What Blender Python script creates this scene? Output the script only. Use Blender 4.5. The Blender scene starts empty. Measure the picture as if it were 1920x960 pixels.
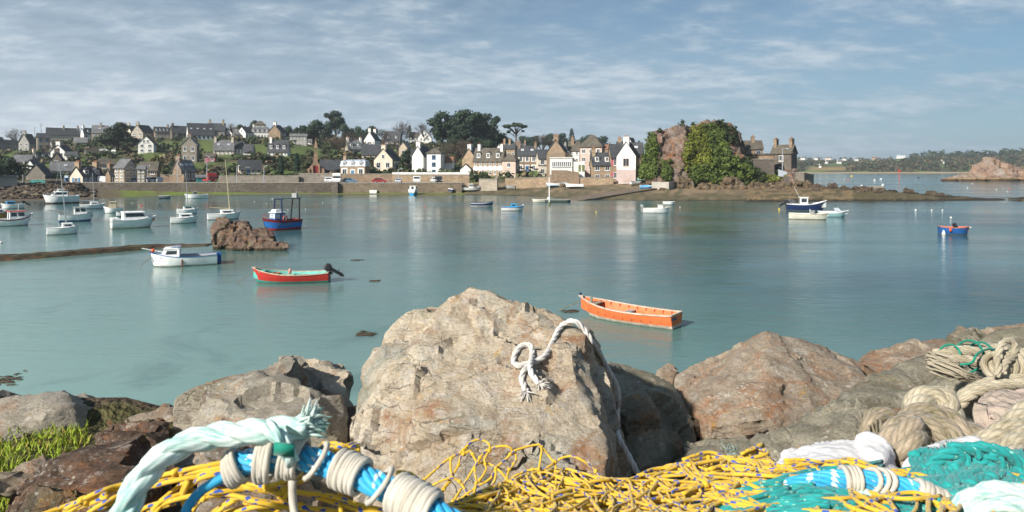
import bpy, bmesh, math, random
import numpy as np
from mathutils import Vector, Matrix, noise
from mathutils.bvhtree import BVHTree
R = math.radians
C = bpy.context.scene.collection
rnd = random.Random(7)
EYE, F, HOR = 6.0, 1280.0, 316.0      # eye height above the water (m), focal length and horizon row of the 1920x960 photo

# ---------------------------------------------------------------- camera, world, sun, exposure
sc = bpy.context.scene
cam = bpy.data.cameras.new('camera'); cam_o = bpy.data.objects.new('camera', cam); C.objects.link(cam_o)
cam.sensor_width = 36; cam.lens = 24; cam.shift_y = -164/1920
cam_o.location = (0, 0, EYE); cam_o.rotation_euler = (R(90), 0, 0)
cam.clip_start = 0.05; cam.clip_end = 6000
cam.dof.use_dof = True; cam.dof.focus_distance = 4.5; cam.dof.aperture_fstop = 9
sc.camera = cam_o
SUN = Vector((-0.62, -0.62, 0.54)).normalized()
sl = bpy.data.lights.new('sun', 'SUN'); sl.energy = 5.0; sl.angle = R(1.8); sl.color = (1, 0.94, 0.85)
so = bpy.data.objects.new('sun', sl); C.objects.link(so)
so.rotation_euler = SUN.to_track_quat('Z', 'Y').to_euler()
w = bpy.data.worlds.new('World'); sc.world = w; w.use_nodes = True
def N(nt, typ, **kw):
    n = nt.nodes.new(typ)
    for k, v in kw.items():
        if k[0] == 'i' and k[1:].isdigit(): n.inputs[int(k[1:])].default_value = v
        elif k in n.inputs.keys(): n.inputs[k].default_value = v
        else: setattr(n, k, v)
    return n
def math_n(nt, op, a, b=None, clamp=False):
    n = nt.nodes.new('ShaderNodeMath'); n.operation = op; n.use_clamp = clamp
    for i, x in enumerate((a, b)):
        if x is None: continue
        if isinstance(x, (int, float)): n.inputs[i].default_value = x
        else: nt.links.new(x, n.inputs[i])
    return n.outputs[0]
def ramp(nt, fac, stops):
    n = nt.nodes.new('ShaderNodeValToRGB'); nt.links.new(fac, n.inputs[0])
    e = n.color_ramp.elements
    while len(e) < len(stops): e.new(0.5)
    for el, (p, c) in zip(e, stops):
        el.position = p; el.color = (c, c, c, 1) if isinstance(c, (int, float)) else tuple(c) + (1,)
    return n.outputs[0]
def mixc(nt, fac, a, b, mode='MIX'):
    n = nt.nodes.new('ShaderNodeMix'); n.data_type = 'RGBA'; n.blend_type = mode
    for s, x in ((n.inputs[0], fac), (n.inputs[6], a), (n.inputs[7], b)):
        if isinstance(x, (int, float)): s.default_value = x
        elif isinstance(x, tuple): s.default_value = x[:3] + (1,)
        else: nt.links.new(x, s)
    return n.outputs[2]
def build_world():
    nt = w.node_tree; nt.nodes.clear(); L = nt.links.new
    sky = nt.nodes.new('ShaderNodeTexSky'); sky.sky_type = 'NISHITA'; sky.sun_disc = False
    sky.sun_elevation = math.asin(SUN.z); sky.sun_rotation = math.atan2(SUN.x, SUN.y)
    sky.air_density = 1.0; sky.dust_density = 0.6; sky.ozone_density = 1.5
    tc = nt.nodes.new('ShaderNodeTexCoord'); sp = nt.nodes.new('ShaderNodeSeparateXYZ'); L(tc.outputs['Generated'], sp.inputs[0])
    z = math_n(nt, 'ADD', math_n(nt, 'MAXIMUM', sp.outputs[2], 0.0), 0.20)
    cx = math_n(nt, 'DIVIDE', sp.outputs[0], z); cy = math_n(nt, 'DIVIDE', sp.outputs[1], z)
    cb = nt.nodes.new('ShaderNodeCombineXYZ'); L(cx, cb.inputs[0]); L(cy, cb.inputs[1])
    mp = N(nt, 'ShaderNodeMapping'); mp.inputs['Rotation'].default_value = (0, 0, R(-30)); mp.inputs['Scale'].default_value = (0.85, 1.2, 1)
    L(cb.outputs[0], mp.inputs[0])
    n1 = N(nt, 'ShaderNodeTexNoise', Scale=1.5, Detail=9.0, Roughness=0.58, Distortion=0.25); L(mp.outputs[0], n1.inputs[0])
    n2 = N(nt, 'ShaderNodeTexNoise', Scale=7.0, Detail=6.0, Roughness=0.60, Distortion=0.15); L(mp.outputs[0], n2.inputs[0])
    n3 = N(nt, 'ShaderNodeTexNoise', Scale=0.30, Detail=3.0, Roughness=0.5); L(cb.outputs[0], n3.inputs[0])
    a = math_n(nt, 'ADD', math_n(nt, 'MULTIPLY', n1.outputs[0], 0.72), math_n(nt, 'MULTIPLY', n2.outputs[0], 0.28))
    side = math_n(nt, 'MULTIPLY', sp.outputs[0], -0.15)        # the cloud deck is thicker towards the west of the bay
    a = math_n(nt, 'ADD', a, side)
    a = math_n(nt, 'SUBTRACT', a, math_n(nt, 'MULTIPLY', sp.outputs[2], 0.16))      # thinner overhead
    cover = ramp(nt, a, [(0.30, 0.15), (0.42, 0.55), (0.52, 0.82), (0.66, 1.0)])
    shade = ramp(nt, math_n(nt, 'ADD', math_n(nt, 'ADD', math_n(nt, 'MULTIPLY', n2.outputs[0], 0.30), math_n(nt, 'MULTIPLY', n1.outputs[0], 0.35)), math_n(nt, 'MULTIPLY', n3.outputs[0], 0.35)),
                 [(0.40, (1.0, 1.85, 2.75)), (0.49, (2.35, 3.3, 4.25)), (0.58, (5.4, 6.0, 6.5))])
    skyc = mixc(nt, 1.0, sky.outputs[0], (0.40, 0.58, 0.68), 'MULTIPLY')
    col = mixc(nt, cover, skyc, shade)
    # low haze bank near the horizon
    hz = ramp(nt, sp.outputs[2], [(0.0, 0.70), (0.08, 0.48), (0.22, 0.20), (0.42, 0.0)])
    hcol = mixc(nt, ramp(nt, math_n(nt, 'ADD', math_n(nt, 'MULTIPLY', sp.outputs[0], 0.8), 0.5), [(0.0, 0.0), (1.0, 1.0)]), (6.7, 7.3, 7.9), (3.1, 4.2, 5.2))
    col = mixc(nt, hz, col, hcol)
    bg = nt.nodes.new('ShaderNodeBackground'); bg.inputs[1].default_value = 0.084
    L(col, bg.inputs[0]); out = nt.nodes.new('ShaderNodeOutputWorld'); L(bg.outputs[0], out.inputs[0])
build_world()
sc.view_settings.view_transform = 'Standard'; sc.view_settings.look = 'None'; sc.view_settings.gamma = 1
sc.view_settings.exposure = 0.5
sc.cycles.use_denoising = True
sc.cycles.max_bounces = 5; sc.cycles.diffuse_bounces = 2; sc.cycles.glossy_bounces = 2
sc.cycles.caustics_reflective = False; sc.cycles.caustics_refractive = False
sc.cycles.use_adaptive_sampling = True; sc.cycles.adaptive_threshold = 0.02

# ---------------------------------------------------------------- helpers
def W(px, py, Y): return Vector(((px-960)*Y/F, Y, EYE-(py-HOR)*Y/F))
def interp(x, tab):
    if x <= tab[0][0]: return tab[0][1]
    for (a, va), (b, vb) in zip(tab, tab[1:]):
        if x <= b: return va+(vb-va)*(x-a)/(b-a)
    return tab[-1][1]
def smooth(t): t = max(0, min(1, t)); return t*t*(3-2*t)
class MB:
    def __init__(s): s.v = []; s.f = []; s.m = []; s.uv = []; s.col = []
    def add(s, vs, fs, m=0, uvs=None, col=None):
        o = len(s.v); s.v += [tuple(v) for v in vs]
        for i, f in enumerate(fs):
            s.f.append(tuple(o+k for k in f)); s.m.append(m if isinstance(m, int) else m[i])
            s.uv.append(uvs[i] if uvs else None); s.col.append(col)
    def box(s, c, sz, m=0, rz=0, rx=0, ry=0, top=1.0):
        M = Matrix.Rotation(rz, 3, 'Z') @ Matrix.Rotation(ry, 3, 'Y') @ Matrix.Rotation(rx, 3, 'X'); c = Vector(c)
        vs = []
        for k in (-1, 1):
            t = top if k > 0 else 1
            for x, y in ((-1, -1), (1, -1), (1, 1), (-1, 1)):
                vs.append(c + M @ Vector((x*sz[0]/2*t, y*sz[1]/2*t, k*sz[2]/2)))
        s.add(vs, [(3, 2, 1, 0), (4, 5, 6, 7), (0, 1, 5, 4), (1, 2, 6, 5), (2, 3, 7, 6), (3, 0, 4, 7)], m)
    def prism(s, pts, x0, x1, m=0, axis='x'):
        n = len(pts)
        mk = (lambda p, x: (x, p[0], p[1])) if axis == 'x' else (lambda p, x: (p[0], x, p[1])) if axis == 'y' else (lambda p, x: (p[0], p[1], x))
        vs = [mk(p, x0) for p in pts] + [mk(p, x1) for p in pts]
        s.add(vs, [tuple(range(n-1, -1, -1)), tuple(range(n, 2*n))] + [(i, (i+1) % n, n+(i+1) % n, n+i) for i in range(n)], m)
    def tube(s, path, r, n=6, m=0, cap=True, uvscale=1.0, twist=0.0):
        P = [Vector(p) for p in path]; k = len(P)
        if k < 2: return
        rr = r if isinstance(r, (list, tuple)) else [r]*k
        t = (P[1]-P[0]).normalized(); up = Vector((0, 0, 1)) if abs(t.z) < .9 else Vector((1, 0, 0))
        a = t.cross(up).normalized(); vs = []; ln = 0; lens = []
        for i in range(k):
            t = (P[min(i+1, k-1)]-P[max(i-1, 0)])
            if t.length < 1e-9: t = Vector((0, 0, 1))
            t.normalize(); a = a - t*a.dot(t)
            a = a.normalized() if a.length > 1e-6 else t.orthogonal().normalized()
            b = t.cross(a)
            if i: ln += (P[i]-P[i-1]).length
            lens.append(ln*uvscale)
            for j in range(n):
                an = 2*math.pi*j/n + twist*ln
                vs.append(P[i] + (a*math.cos(an)+b*math.sin(an))*rr[i])
        fs = []; uvs = []
        for i in range(k-1):
            for j in range(n):
                j2 = (j+1) % n
                fs.append((i*n+j, i*n+j2, (i+1)*n+j2, (i+1)*n+j))
                u0, u1 = j/n, (j+1)/n
                uvs.append(((u0, lens[i]), (u1, lens[i]), (u1, lens[i+1]), (u0, lens[i+1])))
        if cap:
            fs += [tuple(range(n-1, -1, -1)), tuple((k-1)*n+j for j in range(n))]; uvs += [tuple((0, 0) for _ in range(n)), tuple((0, lens[-1]) for _ in range(n))]
        s.add(vs, fs, m, uvs)
    def cyl(s, p0, p1, r, n=8, m=0): s.tube([p0, p1], r, n, m)
    def ball(s, c, r, m=0, n=8, k=6, sq=(1, 1, 1)):
        vs = []; fs = []; c = Vector(c)
        for i in range(k+1):
            th = math.pi*i/k
            for j in range(n):
                ph = 2*math.pi*j/n
                vs.append((c.x+r*sq[0]*math.sin(th)*math.cos(ph), c.y+r*sq[1]*math.sin(th)*math.sin(ph), c.z+r*sq[2]*math.cos(th)))
        for i in range(k):
            for j in range(n): fs.append((i*n+j, (i+1)*n+j, (i+1)*n+(j+1) % n, i*n+(j+1) % n))
        s.add(vs, fs, m)
    def build(s, name, mats, parent=None, smooth=False, loc=None, rz=0):
        me = bpy.data.meshes.new(name); me.from_pydata(s.v, [], s.f)
        if not isinstance(mats, (list, tuple)): mats = [mats]
        for m in mats: me.materials.append(m)
        me.polygons.foreach_set('material_index', s.m)
        if smooth: me.polygons.foreach_set('use_smooth', [True]*len(s.f))
        if any(u is not None for u in s.uv):
            ul = me.uv_layers.new(name='UVMap'); li = 0
            for p, u in zip(me.polygons, s.uv):
                for q in range(p.loop_total):
                    ul.data[p.loop_start+q].uv = u[q] if u else (0, 0)
        if any(c is not None for c in s.col):
            ca = me.color_attributes.new('tint', 'FLOAT_COLOR', 'CORNER'); buf = []
            for p, c in zip(me.polygons, s.col): buf += list((c or (1, 1, 1)) + (1.0,))*p.loop_total
            ca.data.foreach_set('color', buf)
        me.update()
        o = bpy.data.objects.new(name, me); C.objects.link(o)
        if parent: o.parent = parent
        if loc is not None: o.location = loc
        if rz: o.rotation_euler = (0, 0, rz)
        return o
def tag(o, label=None, cat=None, group=None, kind=None):
    if label: o['label'] = label
    if cat: o['category'] = cat
    if group: o['group'] = group
    if kind: o['kind'] = kind
    return o
def root(name, loc, rz, label, cat, group=None):
    o = bpy.data.objects.new(name, None); C.objects.link(o); o.location = loc; o.rotation_euler = (0, 0, rz)
    o.empty_display_size = 0.2
    return tag(o, label, cat, group)
def copy_tree(o, loc, rz, label, group=None, scale=None):
    c = o.copy(); C.objects.link(c); c.location = loc; c.rotation_euler = (0, 0, rz)
    if scale: c.scale = scale
    c['label'] = label
    if group: c['group'] = group
    for ch in o.children:
        d = ch.copy(); C.objects.link(d); d.parent = c
        for g in ch.children:
            e = g.copy(); C.objects.link(e); e.parent = d
    return c

# ---------------------------------------------------------------- materials
_M = {}
def mat(name, col, rough=0.8, var=0.25, scale=2.0, bump=0.0, spec=0.3, col2=None, metal=0.0, detail=4.0, bscale=None, trans=0, vec='Object', stretch=None, rand=0.0):
    if name in _M: return _M[name]
    m = bpy.data.materials.new(name); m.use_nodes = True; nt = m.node_tree; b = nt.nodes['Principled BSDF']; L = nt.links.new
    b.inputs['Roughness'].default_value = rough; b.inputs['Specular IOR Level'].default_value = spec; b.inputs['Metallic'].default_value = metal
    tc = nt.nodes.new('ShaderNodeTexCoord'); v = tc.outputs[vec]
    if stretch:
        mp = N(nt, 'ShaderNodeMapping'); mp.inputs['Scale'].default_value = stretch; L(v, mp.inputs[0]); v = mp.outputs[0]
    n = N(nt, 'ShaderNodeTexNoise', Scale=scale, Detail=detail, Roughness=0.6); L(v, n.inputs[0])
    c2 = col2 or tuple(c*(1-var) for c in col); c1 = tuple(min(1, c*(1+var*0.5)) for c in col) if not col2 else col
    f = ramp(nt, n.outputs[0], [(0.35, 0.0), (0.65, 1.0)])
    cc = mixc(nt, f, c2, c1)
    if rand:
        oi = nt.nodes.new('ShaderNodeObjectInfo')
        k = math_n(nt, 'ADD', math_n(nt, 'MULTIPLY', oi.outputs['Random'], rand), 1-rand/2)
        cb = nt.nodes.new('ShaderNodeCombineColor')
        for i in range(3): L(k, cb.inputs[i])
        cc = mixc(nt, 1.0, cc, cb.outputs[0], 'MULTIPLY')
    L(cc, b.inputs['Base Color'])
    if bump:
        n2 = N(nt, 'ShaderNodeTexNoise', Scale=bscale or scale*4, Detail=5.0); L(v, n2.inputs[0])
        bp = N(nt, 'ShaderNodeBump', Strength=bump, Distance=0.05); L(n2.outputs[0], bp.inputs['Height']); L(bp.outputs[0], b.inputs['Normal'])
    _M[name] = m
    return m
def stone_mat(name, col, var=0.35, scale=2.2, mortar=1.15):
    if name in _M: return _M[name]
    m = bpy.data.materials.new(name); m.use_nodes = True; nt = m.node_tree; b = nt.nodes['Principled BSDF']; L = nt.links.new
    b.inputs['Roughness'].default_value = 0.9; b.inputs['Specular IOR Level'].default_value = 0.15
    tc = nt.nodes.new('ShaderNodeTexCoord')
    mp = N(nt, 'ShaderNodeMapping'); mp.inputs['Scale'].default_value = (1, 1, 1.9); L(tc.outputs['Object'], mp.inputs[0])
    v = N(nt, 'ShaderNodeTexVoronoi', Scale=scale); L(mp.outputs[0], v.inputs[0])
    sp = nt.nodes.new('ShaderNodeSeparateColor'); L(v.outputs['Color'], sp.inputs[0])
    c = mixc(nt, sp.outputs[0], tuple(x*(1-var) for x in col), tuple(min(1, x*(1+var*.7)) for x in col))
    c = mixc(nt, ramp(nt, sp.outputs[1], [(0.7, 0.0), (0.95, 0.45)]), c, (col[0]*1.15, col[1]*0.85, col[2]*0.65))
    ve = N(nt, 'ShaderNodeTexVoronoi', Scale=scale, feature='DISTANCE_TO_EDGE'); L(mp.outputs[0], ve.inputs[0])
    c = mixc(nt, ramp(nt, ve.outputs[0], [(0.0, 0.7), (0.08, 0.0)]), c, tuple(min(1, x*mortar) for x in col))
    n = N(nt, 'ShaderNodeTexNoise', Scale=0.35, Detail=5.0); L(tc.outputs['Object'], n.inputs[0])
    c = mixc(nt, ramp(nt, n.outputs[0], [(0.4, 0.35), (0.6, 0.0)]), c, tuple(x*0.55 for x in col))
    L(c, b.inputs['Base Color'])
    bp = N(nt, 'ShaderNodeBump', Strength=0.5, Distance=0.05); L(ve.outputs[0], bp.inputs['Height']); L(bp.outputs[0], b.inputs['Normal'])
    _M[name] = m
    return m
def slate_mat(name, col):
    if name in _M: return _M[name]
    m = bpy.data.materials.new(name); m.use_nodes = True; nt = m.node_tree; b = nt.nodes['Principled BSDF']; L = nt.links.new
    b.inputs['Roughness'].default_value = 0.75; b.inputs['Specular IOR Level'].default_value = 0.25
    tc = nt.nodes.new('ShaderNodeTexCoord')
    n = N(nt, 'ShaderNodeTexNoise', Scale=0.9, Detail=6.0, Roughness=0.7); L(tc.outputs['Object'], n.inputs[0])
    c = mixc(nt, ramp(nt, n.outputs[0], [(0.35, 0.0), (0.68, 1.0)]), tuple(x*0.6 for x in col), tuple(x*1.35 for x in col))
    wv = N(nt, 'ShaderNodeTexWave', Scale=1.3, Distortion=1.0, wave_type='BANDS', bands_direction='Z'); wv.inputs['Detail'].default_value = 2; L(tc.outputs['Object'], wv.inputs[0])
    c = mixc(nt, ramp(nt, wv.outputs[0], [(0.0, 0.35), (0.4, 0.0)]), c, tuple(x*0.5 for x in col))
    n2 = N(nt, 'ShaderNodeTexNoise', Scale=3.0, Detail=3.0); L(tc.outputs['Object'], n2.inputs[0])
    c = mixc(nt, ramp(nt, n2.outputs[0], [(0.60, 0.0), (0.72, 0.6)]), c, (0.16, 0.15, 0.07))
    L(c, b.inputs['Base Color']); _M[name] = m
    return m
def leaf_mat(name, col, var=0.5):
    if name in _M: return _M[name]
    m = bpy.data.materials.new(name); m.use_nodes = True; nt = m.node_tree; b = nt.nodes['Principled BSDF']; L = nt.links.new
    b.inputs['Roughness'].default_value = 0.7; b.inputs['Specular IOR Level'].default_value = 0.2
    at = N(nt, 'ShaderNodeAttribute', attribute_name='tint')
    tc = nt.nodes.new('ShaderNodeTexCoord'); n = N(nt, 'ShaderNodeTexNoise', Scale=0.6, Detail=3.0); L(tc.outputs['Object'], n.inputs[0])
    c = mixc(nt, ramp(nt, n.outputs[0], [(0.38, 0.0), (0.62, 1.0)]), tuple(x*(1-var) for x in col), tuple(x*(1+var) for x in col))
    c = mixc(nt, 1.0, c, at.outputs['Color'], 'MULTIPLY'); L(c, b.inputs['Base Color'])
    _M[name] = m
    return m
def vcol_mat(name, rough=0.95, nscale=0.8, amt=0.35, bump=0.3, bscale=3.0):
    if name in _M: return _M[name]
    m = bpy.data.materials.new(name); m.use_nodes = True; nt = m.node_tree; b = nt.nodes['Principled BSDF']; L = nt.links.new
    b.inputs['Roughness'].default_value = rough; b.inputs['Specular IOR Level'].default_value = 0.15
    at = N(nt, 'ShaderNodeAttribute', attribute_name='tint')
    tc = nt.nodes.new('ShaderNodeTexCoord'); n = N(nt, 'ShaderNodeTexNoise', Scale=nscale, Detail=8.0, Roughness=0.7); L(tc.outputs['Object'], n.inputs[0])
    c = mixc(nt, 1.0, at.outputs['Color'], ramp(nt, n.outputs[0], [(0.3, 1-amt), (0.7, 1+amt*0.6)]), 'MULTIPLY'); L(c, b.inputs['Base Color'])
    n2 = N(nt, 'ShaderNodeTexNoise', Scale=bscale, Detail=6.0); L(tc.outputs['Object'], n2.inputs[0])
    bp = N(nt, 'ShaderNodeBump', Strength=bump, Distance=0.3); L(n2.outputs[0], bp.inputs['Height']); L(bp.outputs[0], b.inputs['Normal'])
    _M[name] = m
    return m
def water_mat():
    m = bpy.data.materials.new('sea_water'); m.use_nodes = True; nt = m.node_tree; b = nt.nodes['Principled BSDF']; L = nt.links.new
    b.inputs['Roughness'].default_value = 0.11; b.inputs['IOR'].default_value = 1.33; b.inputs['Specular IOR Level'].default_value = 0.5
    tc = nt.nodes.new('ShaderNodeTexCoord'); g = tc.outputs['Object']
    n = N(nt, 'ShaderNodeTexNoise', Scale=0.045, Detail=5.0, Roughness=0.6, Distortion=0.4); L(g, n.inputs[0])
    c = mixc(nt, ramp(nt, n.outputs[0], [(0.36, 0.0), (0.62, 1.0)]), (0.020, 0.072, 0.075), (0.062, 0.150, 0.140))
    sp = nt.nodes.new('ShaderNodeSeparateXYZ'); L(g, sp.inputs[0])
    # green shallows, sky reflection painted into the paler near-left colour; weed beds show through
    dist = math_n(nt, 'ADD', sp.outputs[1], math_n(nt, 'MULTIPLY', n.outputs[0], 14.0))
    dist = math_n(nt, 'ADD', dist, math_n(nt, 'MULTIPLY', sp.outputs[0], 0.9))
    shal_sheen = ramp(nt, math_n(nt, 'DIVIDE', dist, 70.0), [(0.15, 1.0), (0.42, 0.45), (0.75, 0.0)])
    c = mixc(nt, shal_sheen, c, (0.21, 0.34, 0.30))
    n4 = N(nt, 'ShaderNodeTexNoise', Scale=0.16, Detail=6.0, Roughness=0.65, Distortion=0.8); L(g, n4.inputs[0])
    weed = math_n(nt, 'MULTIPLY', ramp(nt, n4.outputs[0], [(0.56, 0.0), (0.66, 0.5)]), ramp(nt, math_n(nt, 'DIVIDE', sp.outputs[1], 60.0), [(0.0, 1.0), (1.0, 0.0)]))
    c = mixc(nt, weed, c, (0.03, 0.07, 0.06)); L(c, b.inputs['Base Color'])
    mp = N(nt, 'ShaderNodeMapping'); mp.inputs['Scale'].default_value = (0.45, 1.0, 1); mp.inputs['Rotation'].default_value = (0, 0, R(12)); L(g, mp.inputs[0])
    w1 = N(nt, 'ShaderNodeTexNoise', Scale=3.0, Detail=6.0, Roughness=0.66, Distortion=0.3); L(mp.outputs[0], w1.inputs[0])
    w2 = N(nt, 'ShaderNodeTexNoise', Scale=0.35, Detail=3.0, Roughness=0.5, Distortion=0.6); L(mp.outputs[0], w2.inputs[0])
    w3 = N(nt, 'ShaderNodeTexNoise', Scale=1.1, Detail=4.0, Roughness=0.55, Distortion=0.5); L(mp.outputs[0], w3.inputs[0])
    h = math_n(nt, 'ADD', math_n(nt, 'MULTIPLY', w1.outputs[0], 0.17), math_n(nt, 'MULTIPLY', w2.outputs[0], 0.45)); h = math_n(nt, 'ADD', h, math_n(nt, 'MULTIPLY', w3.outputs[0], 0.20))
    ms = N(nt, 'ShaderNodeMapping'); ms.inputs['Scale'].default_value = (0.012, 0.05, 1); ms.inputs['Rotation'].default_value = (0, 0, R(-8)); L(g, ms.inputs[0])
    sl_ = N(nt, 'ShaderNodeTexNoise', Scale=1.0, Detail=6.0, Roughness=0.6, Distortion=0.6); L(ms.outputs[0], sl_.inputs[0])
    slick = ramp(nt, sl_.outputs[0], [(0.40, 0.045), (0.50, 0.09), (0.62, 0.17)]); L(slick, b.inputs['Roughness'])
    # the east side of the bay is ruffled by the breeze
    calm = ramp(nt, math_n(nt, 'ADD', math_n(nt, 'MULTIPLY', math_n(nt, 'DIVIDE', sp.outputs[0], math_n(nt, 'MAXIMUM', sp.outputs[1], 5.0)), 0.6), math_n(nt, 'MULTIPLY', n.outputs[0], 0.6)), [(0.05, 0.30), (0.62, 0.62)])
    calm = math_n(nt, 'MULTIPLY', calm, ramp(nt, sl_.outputs[0], [(0.40, 0.45), (0.58, 1.3)]))
    bp = N(nt, 'ShaderNodeBump', Distance=0.35); L(calm, bp.inputs['Strength']); L(h, bp.inputs['Height']); L(bp.outputs[0], b.inputs['Normal'])
    _M['water'] = m
    return m
# ---------------------------------------------------------------- water and terrain
mb = MB(); xs = [-3000, -1200, -500, -200, -80, -30, 0, 30, 80, 200, 500, 1200, 3000]; ys = [-60, 4, 15, 30, 60, 120, 250, 500, 1200, 3500]
mb.add([(x, y, 0) for y in ys for x in xs], [(j*13+i, j*13+i+1, (j+1)*13+i+1, (j+1)*13+i) for j in range(9) for i in range(12)])
tag(mb.build('water', water_mat()), 'calm teal sea water of the bay', kind='structure')

SHORE = [(-400, 120), (0, 124), (110, 128), (170, 134), (330, 150), (500, 157), (880, 156), (1000, 147), (1100, 134), (1180, 128), (1400, 127), (1600, 129)]
HILL = [(-400, 14), (0, 18), (100, 25), (250, 29), (450, 29), (600, 25), (700, 21), (800, 19), (900, 17), (1000, 13), (1100, 9.5), (1200, 6), (1350, 3), (1500, 2), (1600, 0)]
WALLY = 163.0
def ground(px, Y):
    """terrain height on the ray towards column px at depth Y"""
    ys = interp(px, SHORE); t = Y-ys
    if t < 0: z = max(-3, 0.06*t)
    elif px < 872:
        z = min(0.9, 0.035*t) if Y < WALLY+0.5 else 2.3
        if px < 165:
            k = smooth((165-px)/20); yb = ys+6
            zz = 0.25+2.3*smooth((Y-yb)/16) if Y > yb else min(0.25, 0.035*t)
            z = z*(1-k)+max(zz, 0)*k if Y < WALLY+0.5 else 2.4
    else: z = min(2.6, 0.068*t)
    if Y > 186:
        g = (Y-186)/265
        g = g*(1.3-0.3*g) if g < 1 else 1-0.10*(g-1)
        z += interp(px, HILL)*g
        z += (noise.noise(Vector((px*0.01, Y*0.012, 3)))*2.2)*smooth((Y-200)/60)*smooth((1300-px)/200)
    k = smooth((px-1492)/36)
    if k > 0 and Y > 100: z = z*(1-k)-3*k
    if px > 1150 and Y > 330: z -= 8*smooth((Y-330)/80)*smooth((px-1150)/100)
    return z
def hit(px, py):
    """depth at which the sight line through (px,py) meets the terrain"""
    Y = 126.0
    while Y < 470:
        if EYE-(py-HOR)*Y/F <= ground(px, Y): return Y
        Y += 0.5
    return 455.0
LAWNS = [(455, 503, 271, 290), (545, 592, 272, 290), (372, 402, 262, 284), (300, 345, 266, 274), (296, 330, 288, 297), (258, 300, 286, 299), (425, 462, 303, 313), (410, 445, 326, 334),
         (112, 165, 296, 301), (290, 310, 288, 300), (510, 545, 287, 297), (575, 640, 278, 292), (775, 820, 263, 270), (985, 1008, 316, 324), (1440, 1475, 322, 336), (756, 800, 320, 325), (350, 375, 306, 318)]
def ground_col(px, Y, z):
    row = HOR+(EYE-z)*F/Y; nz = noise.noise(Vector((px*0.035, Y*0.05, 0))); n2 = noise.noise(Vector((px*0.11, Y*0.12, 9)))
    if Y < 186 and z < 2.9:
        if px < 872:
            if Y > WALLY+0.4: return (0.15, 0.14, 0.12)
            alg = smooth((Y-interp(px, SHORE)-.8)/1.5)*smooth((px-180)/80)
            b = (0.13, 0.10, 0.07)
            if alg > 0: a = alg*max(0, min(1, 0.85+nz)); b = tuple(p*(1-a)+q*a for p, q in zip(b, (0.15, 0.20, 0.035)))
            return b
        s = (0.25, 0.185, 0.115) if nz > -0.05 else (0.18, 0.14, 0.09)
        t = Y-interp(px, SHORE)
        a = 0
        if t < 11+8*nz+5*n2: a = 0.6+0.5*n2
        if n2 > 0.10 and px < 1280: a = max(a, 0.75)
        s = tuple(p*(1-a)+q*a for p, q in zip(s, (0.085, 0.085, 0.045)))
        if t < 1.2: s = tuple(x*0.5 for x in s)
        return s
    for a, b, c, d in LAWNS:
        if a < px < b and c < row < d: return (0.105, 0.137, 0.04)
    if nz > 0.12: return (0.10, 0.135, 0.04)
    if nz < -0.2: return (0.11, 0.095, 0.055)
    return (0.075, 0.085, 0.035)
PXS = [x for x in range(-420, 1640, 8)]
YS = [100, 112] + [118+2*i for i in range(22)] + [162.5, 163.5, 164.2, 166, 169] + [172+4*i for i in range(78)] + [500, 560, 640, 760, 900]
mb = MB(); nx = len(PXS)
vs = []; cols = []
for Y in YS:
    for px in PXS:
        z = ground(px, Y); vs.append(((px-960)*Y/F, Y, z)); cols.append(ground_col(px, Y, z))
for j in range(len(YS)-1):
    for i in range(nx-1): mb.f.append((j*nx+i, j*nx+i+1, (j+1)*nx+i+1, (j+1)*nx+i)); mb.m.append(0); mb.uv.append(None); mb.col.append(None)
mb.v = vs
terr = mb.build('terrain', vcol_mat('terrain_ground'), smooth=True)
ca = terr.data.color_attributes.new('tint', 'FLOAT_COLOR', 'POINT')
ca.data.foreach_set('color', [q for c in cols for q in (c[0], c[1], c[2], 1.0)])
tag(terr, 'village hillside of grass and gardens rising from the tidal beach', kind='structure')

# road along the quay, and the low quay walls
M_road = mat('asphalt', (0.13, 0.13, 0.135), 0.9, 0.2, 0.4)
def strip(mb, pts, wd, m=0, dz=0.0):
    for (a, b) in zip(pts, pts[1:]):
        a, b = Vector(a), Vector(b); d = (b-a); d.z = 0; n = Vector((-d.y, d.x, 0)).normalized()*wd
        z = Vector((0, 0, dz)); mb.add([a+z, b+z, b+n+z, a+n+z], [(0, 1, 2, 3)], m)
mb = MB(); rp = []
for px in range(140, 880, 20): rp.append(((px-960)*165.0/F, 165.0, 2.42))
mb2 = MB(); strip(mb2, rp, 7.5); M_line = mat('road_paint', (0.7, 0.7, 0.68), 0.7, 0.1)
tag(mb2.build('road', M_road), 'grey asphalt road behind the harbour wall', kind='structure')
mb2 = MB()
for i, p in enumerate(rp[:-1]):
    if i % 2 == 0: mb2.add([(p[0], 168.7, 2.425), (p[0]+1.8, 168.7, 2.425), (p[0]+1.8, 168.85, 2.425), (p[0], 168.85, 2.425)], [(0, 1, 2, 3)])
tag(mb2.build('road_marking', M_line), 'white dashes along the middle of the quay road', kind='structure')
mb2 = MB(); strip(mb2, [(p[0], 172.6, 2.38) for p in rp], 2.0, 0, 0.1)
for p, q in zip(rp, rp[1:]): mb2.add([(p[0], 172.6, 2.3), (q[0], 172.6, 2.3), (q[0], 172.6, 2.48), (p[0], 172.6, 2.48)], [(0, 1, 2, 3)])
tag(mb2.build('pavement', mat('paving', (0.27, 0.25, 0.22), 0.9, 0.2, 0.6)), 'pale kerbed pavement on the landward side of the road', kind='structure')

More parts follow.
